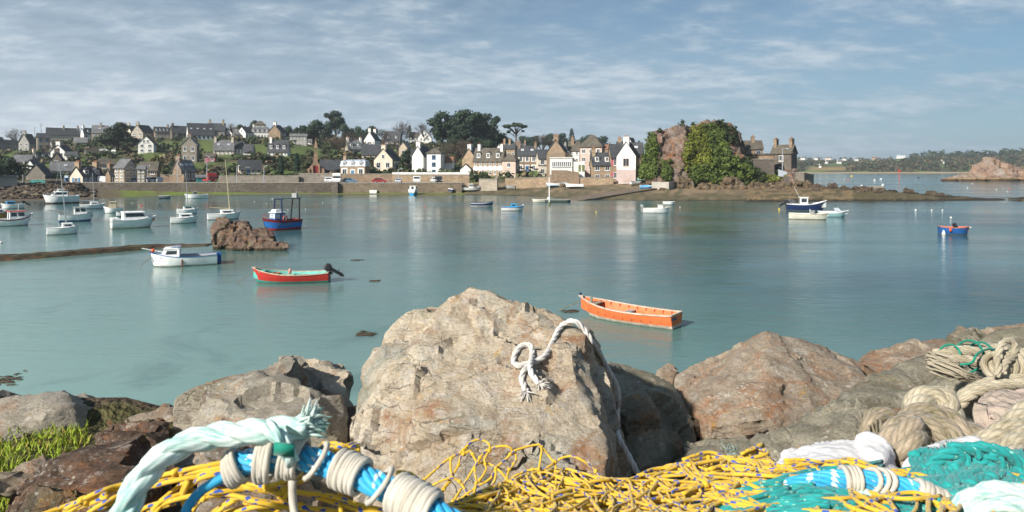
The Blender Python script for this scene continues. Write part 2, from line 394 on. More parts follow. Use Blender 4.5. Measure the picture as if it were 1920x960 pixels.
S_grey = stone_mat('stone_grey', (0.245, 0.22, 0.185)); S_tan = stone_mat('stone_tan', (0.37, 0.28, 0.19)); S_brown = stone_mat('stone_brown', (0.275, 0.205, 0.145))
S_dark = stone_mat('stone_dark', (0.15, 0.13, 0.11)); S_pale = stone_mat('stone_pale', (0.42, 0.37, 0.30), 0.2)
def wall_path(name, pts, h, th, m, label, cat='wall', cap=None, group=None, below=1.2):
    """pts: (x,y,z ground) list; one solid wall following them"""
    o = root(name, pts[0], 0, label, cat, group); o0 = Vector(pts[0]); mb = MB(); mc = MB()
    P = [Vector(p)-o0 for p in pts]; n = len(P)
    vs = []
    for i, p in enumerate(P):
        d = (P[min(i+1, n-1)]-P[max(0, i-1)]); d.z = 0; q = Vector((-d.y, d.x, 0)).normalized()*th
        hh = h if isinstance(h, (int, float)) else h[i]
        vs += [p-Vector((0, 0, below)), p+Vector((0, 0, hh)), p+q+Vector((0, 0, hh)), p+q-Vector((0, 0, below))]
    fs = []
    for i in range(n-1):
        a = i*4; b = a+4; fs += [(a, b, b+1, a+1), (a+1, b+1, b+2, a+2), (a+2, b+2, b+3, a+3)]
    fs += [(0, 1, 2, 3), ((n-1)*4+3, (n-1)*4+2, (n-1)*4+1, (n-1)*4)]
    mb.add(vs, fs); mb.build('masonry', m, o)
    if cap:
        for i in range(n-1):
            a, b = Vector(vs[i*4+1]), Vector(vs[i*4+5]); a2, b2 = Vector(vs[i*4+2]), Vector(vs[i*4+6])
            e = (a2-a)*0.12; z = Vector((0, 0, 0.18)); u = Vector((0, 0, 0.003))
            mc.add([a-e+u, b-e+u, b2+e+u, a2+e+u, a-e+z, b-e+z, b2+e+z, a2+e+z], [(4, 5, 6, 7), (0, 1, 5, 4), (2, 3, 7, 6), (1, 2, 6, 5), (3, 0, 4, 7)])
        mc.build('coping', cap, o)
    return o
cap = mat('coping_stone', (0.30, 0.27, 0.23), 0.9, 0.25, 1.0)
def wp(rows):  return [W(px, HOR+(EYE-z)*F/Y, Y) for px, Y, z in rows]
wall_path('sea_wall', wp([(150, 162, .2), (250, 162.3, .2), (330, 162.5, .2), (480, 162.5, .2), (560, 162.5, .2), (625, 162.5, .2)]), 2.35, 0.8, stone_mat('sea_wall_dark', (0.115, 0.10, 0.085), .5), 'long dark stone harbour wall below the quay road, left stretch', 'sea wall', cap)
wall_path('sea_wall', wp([(630, 161.6, .2), (720, 161.8, .2), (866, 161.6, .3)]), 2.25, 0.9, stone_mat('sea_wall_brown', (0.19, 0.155, 0.115)), 'brown stone harbour wall standing forward below the motorhome and white van', 'sea wall', cap)
wall_path('stone_block', wp([(621, 160.6, .2), (633, 160.6, .2)]), 2.6, 2.0, S_dark, 'dark stone buttress where the two harbour walls meet', 'buttress')
# garden / retaining walls above the road
for a, b, Y, z, h, m, lab in [
    (300, 345, 174, 2.3, 2.0, S_brown, 'low brown wall with white door left of the tall roadside stone house'),
    (410, 560, 177, 2.4, 1.6, S_grey, 'grey retaining wall below the white-gabled cottage garden'),
    (560, 640, 178, 2.4, 2.2, S_grey, 'grey stone retaining wall below the chapel'),
    (640, 735, 177, 2.4, 2.1, S_brown, 'brown stone retaining wall below the cream gabled villa'),
    (735, 880, 176, 2.3, 2.0, S_tan, 'sunlit tan garden wall with white balustrade behind the white van'),
    (60, 150, 170, 2.3, 0.9, S_dark, 'low dark roadside wall beside the teal screen')]:
    wall_path('garden_wall', wp([(a, Y, z), ((a+b)/2, Y+0.3, z), (b, Y, z)]), h, 0.5, m, lab, 'wall', cap)
wall_path('balustrade', wp([(735, 177, 4.5), (880, 177, 4.5)]), 0.55, 0.2, mat('white_render', (0.72, 0.70, 0.66), 0.8, 0.15, 0.5), 'long white balustrade on top of the tan garden wall', 'balustrade')
wall_path('quay_wall', wp([(898, 163.5, 1.3), (932, 163.0, 1.3), (934, 170, 1.7)]), 2.1, 0.6, S_pale, 'pale stone forecourt wall in front of the long dormered hotel', 'wall', cap)
wall_path('quay_wall', wp([(947, 166.5, 1.6), (975, 166.2, 1.6), (1000, 166, 1.6), (1034, 165.6, 1.6)]), [1.9, 2.0, 2.1, 2.3], 0.7, S_tan, 'ivy-topped tan beach wall below the cream pavilion', 'wall', cap)
wall_path('quay_wall', wp([(1034, 164.5, 1.6), (1060, 164.4, 1.6), (1086, 164.4, 1.5)]), [4.0, 4.0, 3.6], 1.0, S_brown, 'tall brown stone wall carrying the glazed restaurant terrace', 'wall')
wall_path('quay_wall', wp([(1088, 163.2, 1.8), (1150, 163, 2.0)]), 1.9, 0.6, S_tan, 'sunlit stone wall with pale blue gate by the beach', 'wall', cap)
# ---------------------------------------------------------------- houses
M_white = mat('white_wall', (0.78, 0.76, 0.71), 0.8, 0.12, 0.35); M_cream = mat('cream_wall', (0.66, 0.58, 0.46), 0.85, 0.15, 0.4)
M_beige = mat('beige_wall', (0.45, 0.37, 0.28), 0.85, 0.2, 0.4); M_pinkish = mat('pinkish_wall', (0.55, 0.43, 0.36), 0.85, 0.15, 0.4)
M_greyw = mat('grey_wall', (0.36, 0.34, 0.31), 0.85, 0.2, 0.4); M_bluew = mat('bluegrey_wall', (0.33, 0.37, 0.42), 0.85, 0.15, 0.4)
SL = slate_mat('slate', (0.062, 0.066, 0.074)); SLL = slate_mat('slate_light', (0.17, 0.17, 0.175)); SLB = slate_mat('slate_brown', (0.115, 0.10, 0.08)); TILE = slate_mat('tile_red', (0.26, 0.13, 0.08))
M_glass = mat('window_glass', (0.02, 0.025, 0.035), 0.08, 0.1, 1, spec=0.6); M_frame = mat('white_paint', (0.72, 0.72, 0.70), 0.5, 0.05, 2)
M_zinc = mat('zinc', (0.42, 0.46, 0.52), 0.45, 0.15, 0.5); M_pot = mat('clay_pot', (0.32, 0.14, 0.08), 0.8, 0.2, 3)
M_blue = mat('blue_paint', (0.09, 0.20, 0.36), 0.6, 0.15, 2); M_pink = mat('pink_paint', (0.50, 0.12, 0.17), 0.6, 0.15, 2); M_green = mat('green_paint', (0.16, 0.19, 0.07), 0.7, 0.15, 2)
M_dark = mat('dark_wood', (0.035, 0.028, 0.022), 0.7, 0.3, 2); M_brick = stone_mat('pink_brick', (0.52, 0.42, 0.39), 0.15, 2.2, 1.1)
WALLS = dict(w=M_white, c=M_cream, b=M_beige, p=M_pinkish, g=M_greyw, u=M_bluew, s=S_grey, t=S_tan, n=S_brown, d=S_dark, l=S_pale, z=M_zinc, k=M_brick)
ROOFS = dict(S=SL, L=SLL, B=SLB, T=TILE, Z=M_zinc)
FOOT = []
def window(mb, c, nrm, wd, ht, f=0, g=1, mull=True, sur=None):
    """framed window on a wall: nrm is 'f','b','l','r'"""
    ax = {'f': (Vector((1, 0, 0)), Vector((0, -1, 0))), 'b': (Vector((-1, 0, 0)), Vector((0, 1, 0))), 'l': (Vector((0, -1, 0)), Vector((-1, 0, 0))), 'r': (Vector((0, 1, 0)), Vector((1, 0, 0)))}[nrm]
    u, n = ax; up = Vector((0, 0, 1)); c = Vector(c)
    def slab(cu, cz, w_, h_, d0, d1, m):
        p = [c+u*(cu+a*w_/2)+up*(cz+b*h_/2)+n*d for d in (d0, d1) for a, b in ((-1, -1), (1, -1), (1, 1), (-1, 1))]
        mb.add(p, [(4, 5, 6, 7), (0, 1, 5, 4), (1, 2, 6, 5), (2, 3, 7, 6), (3, 0, 4, 7)], m)
    t = 0.11
    if sur is not None: slab(0, 0, wd+0.55, ht+0.5, 0.005, 0.03, sur)
    slab(0, 0, wd-2*t, ht-2*t, -0.05, 0.04, g)
    for s in (-1, 1):
        slab(s*(wd/2-t/2), 0, t, ht, 0, 0.08, f); slab(0, s*(ht/2-t/2), wd-2*t, t, 0, 0.079, f)
    if mull: slab(0, 0, t*.7, ht-2*t, 0.03, 0.07, f)
    slab(0, -ht/2-0.07, wd+0.2, 0.12, 0, 0.16, f)
def house(px, py, wpx, eave, rise, dpx, rot, wall, roof, label, win=None, chim=(), dormers=0, sky=0, hip=False, Y=None, cat='house', group=None, door=None,
          frame=None, shutters=None, base=None, sur=None, name='house', gable_win=0, chim_h=1.0, chim_m=None, over=0.35, wsz=1.0, roofwin='S', mans=False, band=None):
    """px,py: column/row of the middle of the near wall's foot; sizes in photo pixels"""
    if Y is None: Y = hit(px, py)
    th = math.atan2(px-960, F); s = Y*math.cos(th)/F
    w_, d_, h, rh = wpx*s, dpx*s, eave*Y/F, rise*Y/F
    a = R(rot)-th
    near = abs(w_*math.sin(R(rot)))/2+abs(d_*math.cos(R(rot)))/2
    z0 = EYE-(py-HOR)*Y/F
    u = Vector((math.sin(th), math.cos(th), 0)); c = Vector(((px-960)*Y/F, Y, z0))+u*near
    o = root(name, c, a, label, cat, group); FOOT.append((c.x, c.y, max(w_, d_)/2+1.0))
    wm = WALLS[wall]; rm = ROOFS[roof]; mb = MB(); low = -4.0
    if hip or mans:
        mb.box((0, 0, (h+low)/2), (w_, d_, h-low))
    else:
        mb.prism([(-d_/2, low), (d_/2, low), (d_/2, h), (0, h+rh), (-d_/2, h)], -w_/2, w_/2)
    wo = mb.build('wall', wm, o)
    # roof
    r = MB(); ov = over
    if hip:
        e = min(w_, d_)/2*0.98; X, Z = w_/2+ov, d_/2+ov; rx, ry = max(0.05, w_/2-e), max(0.05, d_/2-e)
        r.add([(-X, -Z, h), (X, -Z, h), (X, Z, h), (-X, Z, h), (-X, -Z, h+.18), (X, -Z, h+.18), (X, Z, h+.18), (-X, Z, h+.18), (-rx, -ry, h+rh), (rx, -ry, h+rh), (rx, ry, h+rh), (-rx, ry, h+rh)],
              [(3, 2, 1, 0), (0, 1, 5, 4), (1, 2, 6, 5), (2, 3, 7, 6), (3, 0, 4, 7), (4, 5, 9, 8), (5, 6, 10, 9), (6, 7, 11, 10), (7, 4, 8, 11), (8, 9, 10, 11)])
    elif mans:
        X, Z = w_/2+.15, d_/2+.15; i1 = rh*0.28
        r.add([(-X, -Z, h), (X, -Z, h), (X, Z, h), (-X, Z, h), (-X+i1*.4, -Z+i1, h+rh*.8), (X-i1*.4, -Z+i1, h+rh*.8), (X-i1*.4, Z-i1, h+rh*.8), (-X+i1*.4, Z-i1, h+rh*.8), (-X+1, 0, h+rh), (X-1, 0, h+rh)],
              [(3, 2, 1, 0), (0, 1, 5, 4), (1, 2, 6, 5), (2, 3, 7, 6), (3, 0, 4, 7), (4, 5, 9, 8), (5, 6, 9), (6, 7, 8, 9), (7, 4, 8)])
    else:
        k = rh/(d_/2); t = 0.20
        for sgn in (-1, 1):
            y0, z0_ = sgn*(d_/2+ov), h-ov*k; yr = 0
            pts = [(y0, z0_+.01), (y0, z0_+t), (yr, h+rh+t), (yr, h+rh+.01)]
            if sgn > 0: pts = pts[::-1]
            r.prism(pts, -w_/2-ov*.6, w_/2+ov*.6)
    ro = r.build('roof', rm, o)
    # chimneys
    cm = WALLS.get(chim_m, wm) if chim_m else wm
    for cx in chim:
        cb = MB(); top = h+rh+1.1*chim_h; cw = 0.8 if abs(cx) < 0.95 else 0.75
        cb.box((cx*(w_/2-cw/2-.02), 0, (top+h)/2), (cw, 1.35, top-h)); cb.box((cx*(w_/2-cw/2-.02), 0, top+.06), (cw+.2, 1.55, .16))
        for q in (-.4, 0, .4): cb.tube([(cx*(w_/2-cw/2-.02), q, top+.1), (cx*(w_/2-cw/2-.02), q, top+.55)], [.14, .1], 6, 1)
        cb.build('chimney', [cm, M_pot], ro)
    fm = frame or M_frame; sm = WALLS.get(sur, S_pale)
    def wins(face, cols, rows, width, skip=()):
        zr = h/rows; ww = min(1.15, width/cols*0.5)*wsz; wh = min(1.5, zr*0.55)*wsz
        for j in range(rows):
            for i in range(cols):
                if (i, j) in skip: continue
                q = (i+.5)/cols*width-width/2; z = zr*(j+.52)
                if door is not None and face == 'f' and j == 0 and i == door: continue
                c_ = {'f': (q, -d_/2, z), 'l': (-w_/2, -q, z), 'r': (w_/2, q, z)}[face]
                m_ = MB(); window(m_, c_, face, ww, wh, sur=2 if sur else None)
                if shutters:
                    for sg in (-1, 1):
                        if face == 'f': m_.box((q+sg*(ww*.78), -d_/2-.06, z), (ww*.5, .07, wh), 3)
                        if face == 'l': m_.box((-w_/2-.06, -q+sg*(ww*.78), z), (.07, ww*.5, wh), 3)
                m_.build('window', [fm, M_glass, sm, shutters or fm], o)
    if win:
        for face, (cols, rows) in win.items(): wins(face, cols, rows, w_ if face == 'f' else d_)
        if door is not None:
            cols, rows = win['f']; q = (door+.5)/cols*w_-w_/2; m_ = MB()
            m_.box((q, -d_/2-.03, 1.05), (1.0, .12, 2.1), 0); m_.box((q, -d_/2-.012, 1.15), (1.45, .06, 2.5), 1); m_.build('door', [M_blue if shutters is None else shutters, sm], o)
    if gable_win:
        for face in ('l', 'r'):
            for i in range(gable_win):
                q = (i-(gable_win-1)/2)*1.3; m_ = MB(); x = w_/2 if face == 'r' else -w_/2
                window(m_, (x, q if face == 'r' else -q, h+rh*.28), face, .85*wsz, 1.1*wsz); m_.build('window', [fm, M_glass], o)
    if dormers and not hip:
        k = rh/(d_/2) if not mans else 3.0; dh = min(1.5, rh*.5); dw = min(1.15, w_/dormers*.42)
        for i in range(dormers):
            q = (i+.5)/dormers*w_-w_/2; m_ = MB(); yf = -d_/2+(0.18*d_/2 if not mans else -.05); zb = h+.18*rh if not mans else h+.1*rh
            yb = yf+(dh+.5)/k+.3; m_.box((q, (yf+yb)/2, zb+dh/2), (dw, yb-yf, dh), 0)
            yb2 = min(0.0, yf+(dh+dw*.5)/k+.5)
            m_.prism([(q-dw/2-.15, zb+dh), (q+dw/2+.15, zb+dh), (q, zb+dh+dw*.55)], yf-.15, yb2, 1, 'y')
            window(m_, (q, yf, zb+dh*.5), 'f', dw*.8, dh*.8, 2, 3); m_.build('dormer', [M_frame, rm, fm, M_glass], ro)
    if sky and not hip:
        k = rh/(d_/2)
        for i in range(sky):
            q = (i+.5)/sky*w_-w_/2; m_ = MB(); yc = -d_/4; m_.box((q, yc-.12, h+rh*.5+.22), (.9, 1.2*math.cos(math.atan(k)), .06), 0, rx=math.atan(k)); m_.box((q, yc-.13, h+rh*.5+.245), (.7, 1.0*math.cos(math.atan(k)), .06), 1, rx=math.atan(k))
            m_.build('skylight', [M_frame, M_zinc], ro)
    if band:
        z1, z2, bm = band; m_ = MB(); m_.box((0, -d_/2-.03, (z1+z2)/2*h), (w_+.1, .1, (z2-z1)*h)); m_.build('wall_band', bm, o)
    return o, (w_, d_, h, rh, s)
H = house
hg = 'houses of the harbour village'
# --- hilltop, left to right
H(10, 286, 46, 9, 15, 22, 15, 'g', 'S', 'low slate-roofed house cut by the left edge of the picture', {'f': (3, 1)}, (-.9,), group=hg)
H(52, 284, 26, 17, 16, 24, 55, 'g', 'S', 'pale grey gabled house on the skyline right of the bare round tree', {'l': (2, 2), 'f': (3, 2)}, (-.97,), group=hg, gable_win=1)
H(82, 281, 26, 24, 7, 14, 5, 'b', 'S', 'tan flat-fronted house with one dark blue window below the utility poles', {'f': (2, 2)}, group=hg, frame=M_blue)
H(118, 266, 62, 14, 12, 18, 4, 'b', 'S', 'very long dark slate-roofed terrace on the left skyline', {'f': (9, 1)}, (0.05, .97), group=hg)
H(133, 262, 12, 12, 9, 14, 60, 'l', 'S', 'narrow stone gable in front of the long slate terrace', {'l': (1, 1)}, group=hg)
H(152, 276, 26, 10, 8, 15, -10, 'b', 'L', 'squat beige house with blue windows below the long terrace', {'f': (3, 1)}, group=hg, frame=M_blue)
H(106, 280, 22, 9, 8, 14, 20, 'g', 'B', 'small brown-roofed house behind the broad white gabled house', {'f': (2, 1)}, group=hg)
H(164, 262, 22, 12, 10, 15, 25, 'w', 'S', 'small white house with dark roof and tall aerial left of the grey hip-topped house', {'f': (2, 1)}, (-.97,), group=hg, dormers=1)
H(188, 264, 30, 16, 13, 20, -8, 'l', 'L', 'grey-roofed pale house with a ridge chimney left of the big round tree', {'f': (2, 1)}, (.1,), group=hg, sky=1)
H(246, 256, 18, 10, 10, 14, 50, 'c', 'S', 'beige gable with chimney peeping right of the big round tree', {'l': (1, 1)}, (-.95,), group=hg)
H(268, 264, 36, 16, 14, 28, 52, 'l', 'S', 'large pale stone house with broad gable and steep roof above the white gabled house', {'f': (4, 2), 'l': (2, 2)}, (-.97,), group=hg, gable_win=1)
H(276, 287, 22, 18, 14, 30, 76, 'w', 'S', 'white gabled house with four windows standing on the green slope', {'l': (2, 2)}, group=hg, gable_win=2)
H(258, 276, 12, 8, 6, 12, 10, 'w', 'T', 'small white lean-to with rusty roof left of the white gabled house', {'f': (1, 1)}, group=hg)
H(303, 262, 28, 15, 9, 14, 8, 't', 'S', 'orange-brown terrace with white dormers on the skyline', {'f': (4, 1)}, (.97,), group=hg, dormers=4)
H(336, 260, 32, 11, 13, 20, 14, 'd', 'S', 'dark stone house with long roof left of the large slate-roofed hotel', {'f': (2, 1)}, (-.9,), group=hg)
H(376, 262, 50, 10, 21, 26, 9, 'w', 'S', 'large house with immense dark slate roof and four pale skylights', {'f': (6, 1)}, group=hg, sky=4, frame=M_blue)
H(406, 258, 34, 14, 13, 20, -6, 's', 'S', 'dark-roofed house with two tan chimneys above the immense slate roof', {'f': (3, 1)}, (-.8, .85), group=hg, chim_m='t', chim_h=1.6)
H(400, 262, 14, 10, 7, 12, 12, 'c', 'S', 'small cream house right of the immense slate roof', {'f': (2, 1)}, group=hg)
H(419, 256, 14, 10, 9, 14, 60, 'w', 'S', 'little white gable behind the bright white cottage gable', {'l': (1, 1)}, group=hg)
H(432, 259, 14, 9, 8, 16, 58, 'w', 'S', 'bright white cottage gable with dark roof on the ridge', {'l': (1, 1)}, group=hg)
H(449, 261, 24, 10, 9, 16, 5, 'g', 'L', 'grey-roofed bungalow between two white gables on the ridge', {'f': (3, 1)}, group=hg)
H(461, 262, 24, 14, 10, 20, 48, 'w', 'S', 'white-gabled house with pink side wall left of the dormered mansion', {'f': (3, 1), 'l': (1, 1)}, group=hg, gable_win=1)
H(489, 262, 34, 13, 12, 20, -4, 'w', 'L', 'mansion with grey mansard roof and row of dormers on the ridge', {'f': (6, 1)}, (-.9,), group=hg, dormers=4, mans=True)
H(488, 258, 20, 24, 8, 16, -4, 'g', 'B', 'tall hipped brown roof rising behind the mansard mansion', {'f': (2, 2)}, group=hg, hip=True)
H(520, 265, 22, 18, 13, 26, 60, 'n', 'S', 'brown stone gabled house with white side chimney on the ridge', {'f': (2, 2)}, (-.95,), group=hg, chim_m='w')
H(536, 262, 18, 14, 9, 14, -10, 'g', 'S', 'dark slate house tucked right of the brown stone gable', {'f': (2, 1)}, group=hg)
H(560, 272, 32, 17, 4, 14, -6, 'g', 'L', 'long grey two-storey house with rows of white windows below the dark evergreens', {'f': (5, 2)}, group=hg, wsz=.9)
H(579, 271, 13, 6, 4, 10, -6, 'w', 'L', 'tiny white annex right of the long two-storey house', {'f': (2, 1)}, group=hg)
# --- middle slope
H(357, 305, 14, 34, 14, 31, 68, 's', 'L', 'tall austere grey stone house with steep gable standing alone on the slope', {'l': (2, 2)}, (-.9,), group=hg, chim_h=.7)
H(394, 305, 20, 12, 5, 14, -8, 'd', 'B', 'low dark outbuilding with red door beside the tall stone house', {'f': (2, 1)}, group=hg, door=0, shutters=M_pink)
H(420, 291, 38, 11, 17, 24, -4, 'c', 'L', 'wide beige house with grey roof and a chimney at each end', {'f': (5, 1)}, (-.96, .96), group=hg, sky=2)
H(449, 289, 18, 12, 11, 18, -6, 'w', 'S', 'white conservatory-fronted wing with darker slate roof', {'f': (3, 1)}, group=hg, wsz=1.2)
H(467, 292, 18, 9, 12, 18, -16, 'g', 'S', 'grey side wing sloping down at the right of the wide beige house', {'f': (2, 1)}, group=hg)
H(523, 294, 38, 11, 20, 24, -14, 'w', 'S', 'white house with three dark dormers in a steep slate roof', {'f': (5, 1)}, (-.9,), group=hg, dormers=3, gable_win=1)
H(468, 328, 42, 12, 15, 20, 9, 'c', 'S', 'roadside cottage with blank white gable and four small blue windows', {'f': (4, 1)}, group=hg, door=1)
H(345, 343, 34, 24, 18, 27, 38, 'n', 'L', 'brown stone roadside house with big blank gable and pale skylights', {'f': (3, 1)}, (-.92,), group=hg, sky=3)
H(383, 343, 30, 11, 3, 10, 0, 'g', 'L', 'low shed with teal boarded front beside the brown roadside house', group=hg, cat='shed', band=(0, .9, mat('teal_board', (0.03, 0.22, 0.21), .7, .2, 1)))
# --- lower left
H(10, 352, 44, 20, 2, 20, 6, 'g', 'L', 'flat-topped grey garage with orange door at the left edge', group=hg, cat='garage', band=(0, .02, M_beige))
H(44, 312, 34, 10, 11, 20, -12, 'b', 'L', 'brownish-roofed bungalow behind the dark pine at left', {'f': (3, 1)}, group=hg)
H(80, 306, 40, 9, 11, 16, 14, 'c', 'S', 'row cottage with white dormers along a slate roof', {'f': (4, 1)}, (-.96,), group=hg, dormers=3)
H(108, 311, 14, 13, 12, 20, 70, 'd', 'S', 'dark stone gable adjoining the dormered row cottage', {'l': (1, 1)}, (-.9,), group=hg)
H(116, 299, 32, 16, 11, 30, 60, 'w', 'S', 'broad white gabled house with sweeping dark roof on the left slope', {'l': (2, 1)}, (-.97,), group=hg, gable_win=1)
H(135, 299, 24, 9, 5, 12, -24, 'w', 'S', 'low white wing attached right of the sweeping-roofed house', {'f': (2, 1)}, group=hg)
H(62, 322, 20, 13, 9, 16, 52, 'w', 'S', 'small white gable above the broad blank stone gable', {'f': (2, 1)}, group=hg)
H(124, 326, 58, 8, 14, 22, -6, 'g', 'L', 'long low house with pale grey roof behind the beige roadside gable', {'f': (4, 1)}, group=hg, sky=1)
H(74, 338, 34, 10, 20, 40, 64, 's', 'S', 'broad blank stone gable facing the harbour at far left', {'f': (3, 1)}, group=hg, frame=M_blue)
H(163, 346, 54, 16, 17, 36, 42, 'c', 'S', 'roadside house with beige gable, blue shutters and two white dormers', {'f': (4, 1), 'l': (1, 1)}, (-.97, .97), group=hg, dormers=2, shutters=M_blue, chim_m='t')
H(216, 346, 30, 18, 11, 24, 24, 'n', 'S', 'dark-walled roadside cottage with white door between beige house and tall house', {'f': (2, 1)}, (-.95,), group=hg, door=1, dormers=1)
H(236, 346, 22, 32, 15, 44, -34, 'b', 'L', 'tall three-storey house with dark dormered gable front on the quay road', {'f': (2, 3), 'r': (2, 3)}, group=hg, gable_win=1)
H(266, 346, 15, 30, 5, 16, -10, 'l', 'L', 'narrow pale three-storey house right of the tall dormered house', {'f': (2, 3)}, group=hg)
H(281, 342, 34, 24, 14, 22, -16, 'n', 'B', 'brown-roofed rough stone house right of the narrow pale house', {'f': (2, 2)}, group=hg)
H(196, 318, 38, 9, 13, 20, 0, 'p', 'B', 'hip-roofed pinkish house with a triple white window', {'f': (3, 1)}, group=hg, hip=True)
H(172, 292, 26, 6, 8, 16, 20, 'd', 'B', 'dark rounded barn below the big round tree', group=hg, cat='barn')
H(102, 348, 30, 9, 2, 12, 2, 'd', 'B', 'low dark lean-to shed left of the bus shelter', group=hg, cat='shed')
# --- centre
H(666, 333, 50, 21, 13, 26, -22, 't', 'Z', 'stone house with zinc mansard roof, three dormers and white window surrounds', {'f': (3, 1)}, (-.9,), group=hg, dormers=3, mans=True, sur='w', door=1, wsz=1.15)
H(726, 321, 38, 22, 20, 38, 66, 'c', 'S', 'cream gabled villa with balcony and terracotta corners', {'l': (2, 1), 'f': (3, 1)}, (-.95,), group=hg, gable_win=1, wsz=1.2)
H(702, 301, 46, 13, 17, 20, -5, 'l', 'S', 'big plain slate-roofed hall behind the zinc-roofed house', {'f': (4, 1)}, group=hg)
H(664, 291, 30, 13, 15, 20, 18, 'l', 'L', 'stone house with two dormers and two white chimneys above the chapel', {'f': (2, 1), 'l': (1, 1)}, (-.96, .96), group=hg, dormers=2, chim_m='w')
H(698, 274, 26, 12, 15, 22, 64, 'w', 'S', 'bright white gable with row of small windows and red-tipped chimneys', {'l': (4, 1)}, (-.97, .97), group=hg, chim_m='w', chim_h=1.5)
H(737, 272, 30, 10, 16, 18, -12, 'd', 'S', 'dark slate villa half hidden in bare trees', {'f': (3, 1)}, group=hg, dormers=2)
H(674, 262, 12, 12, 12, 12, 30, 'n', 'B', 'brown villa with pointed turret roof among the trees', {'f': (1, 1)}, group=hg, hip=True)
H(792, 325, 34, 33, 18, 25, 58, 'w', 'S', 'tall blank white gabled building left of the hip-roofed tower house', None, (-.95,), group=hg)
H(817, 329, 27, 41, 12, 27, -16, 'w', 'B', 'square white tower house with brown hip roof and two blue windows', {'f': (1, 3)}, group=hg, hip=True, frame=M_blue)
H(842, 327, 17, 24, 8, 14, -16, 'w', 'T', 'low white wing with orange tile roof at the tower house', {'f': (3, 2)}, group=hg, wsz=.8)
H(783, 309, 24, 12, 17, 18, 8, 'w', 'S', 'white house with long slate roof left of the tall white gable', {'f': (2, 1)}, group=hg)
H(797, 265, 18, 7, 17, 26, 84, 'w', 'S', 'A-frame white chalet with round windows on a lawn', {'l': (2, 1)}, group=hg, gable_win=2)
H(777, 265, 18, 8, 9, 12, 4, 'w', 'B', 'low brown-roofed wing left of the A-frame chalet', {'f': (2, 1)}, group=hg)
H(759, 294, 14, 17, 10, 18, 60, 'b', 'L', 'small beige gable with blue roof terrace in the trees', {'l': (1, 1)}, group=hg)
H(868, 291, 18, 8, 9, 20, 62, 'w', 'S', 'small white gabled house above the tan stone gable', {'l': (2, 1)}, group=hg)
H(884, 322, 16, 24, 20, 32, 55, 't', 'S', 'tall tan stone gable with white chimney beside the long dormered hotel', None, (-.93,), group=hg, chim_m='w')
H(919, 331, 58, 31, 22, 26, -20, 't', 'B', 'long dormered hotel with white band across its stone front', {'f': (6, 2)}, (-.8, .93), group=hg, dormers=3, band=(.38, .60, M_white), chim_m='w', wsz=.9)
H(874, 326, 16, 9, 9, 20, 80, 'w', 'S', 'white garage gable with wide dark door', None, group=hg, cat='garage')
H(958, 333, 28, 31, 12, 18, -26, 'p', 'B', 'cream pink square house with dark hip roof by the beach', {'f': (1, 2)}, group=hg, hip=True)
H(989, 323, 36, 33, 16, 22, -3, 'n', 'S', 'two-storey brown stone house with white window surrounds and two skylights', {'f': (3, 2)}, (-.97, .97), group=hg, sky=2, sur='w', door=1)
H(1022, 330, 30, 34, 15, 26, 10, 'c', 'S', 'cream pavilion with blue-grey roof left of the glazed terrace', {'f': (2, 2)}, group=hg, band=(.55, .62, SL))
H(1045, 322, 22, 36, 24, 36, 74, 'n', 'S', 'brown stone gable with very broad chimney behind the restaurant', None, (-.93,), group=hg, chim_h=1.0, Y=176)
H(1077, 322, 20, 42, 14, 20, -4, 'w', 'B', 'narrow white and brown-roofed house left of the tall beige tower house', {'f': (2, 3)}, (-.5,), group=hg, Y=180, chim_m='n')
H(1111, 322, 42, 46, 24, 36, -10, 'p', 'B', 'tall beige tower house with mossy hip roof', {'f': (3, 3)}, group=hg, hip=True, Y=172)
H(1127, 341, 38, 34, 20, 26, 10, 't', 'S', 'pinkish stone beach house with two small dormers', {'f': (2, 2)}, (-.93,), group=hg, dormers=2, Y=165.5)
H(1152, 341, 18, 48, 22, 24, 14, 't', 'S', 'narrow stone house with pink shutters beside the white gable', {'f': (1, 2)}, group=hg, shutters=M_pink, Y=165)
be, (bw_, bd_, bh_, _, _) = H(1178, 343, 34, 51, 26, 37, 76, 'w', 'S', 'tall white gabled house with brick-clad ground floor at the beach end', {'l': (1, 2)}, (-.94,), group=hg, Y=163, wsz=1.3, frame=M_pinkish)
m_ = MB(); m_.box((-bw_/2-.03, 0, bh_*.24), (.06, bd_+.02, bh_*.5)); m_.build('brick_cladding', M_brick, be)
H(1182, 322, 46, 36, 18, 24, -6, 'n', 'S', 'dark slate roof with small white gable behind the beach end house', {'f': (3, 2)}, group=hg, Y=184, sky=2)
H(1184, 322, 14, 45, 18, 18, 62, 'w', 'S', 'white gable peeping above the slate roofs left of the cliff', None, group=hg, Y=194)
H(1162, 322, 10, 50, 6, 12, 10, 't', 'B', 'blocky tan chimney house behind the pink-shuttered house', {'f': (1, 3)}, (0,), group=hg, Y=190)
H(955, 300, 24, 22, 9, 16, -10, 't', 'S', 'terrace with row of orange-topped chimneys behind the hotel', {'f': (3, 1)}, (-.9, 0.1), group=hg, chim_h=1.6)
H(977, 298, 20, 20, 8, 16, -6, 'n', 'S', 'slate terrace end with two tan chimneys below the umbrella pine', {'f': (3, 1)}, (-.9, .9), group=hg, chim_h=1.6)
H(937, 296, 12, 16, 9, 12, 70, 'w', 'S', 'tiny white gable peeping over the hotel roof', None, group=hg)
H(1052, 300, 22, 20, 9, 16, -12, 'g', 'S', 'grey slate-roofed house between stone gable and conifer', {'f': (2, 1)}, (.9,), group=hg)
H(1137, 305, 24, 26, 8, 16, -8, 'n', 'T', 'brown-roofed house under the pines right of the beige tower house', {'f': (2, 1)}, (.6,), group=hg)
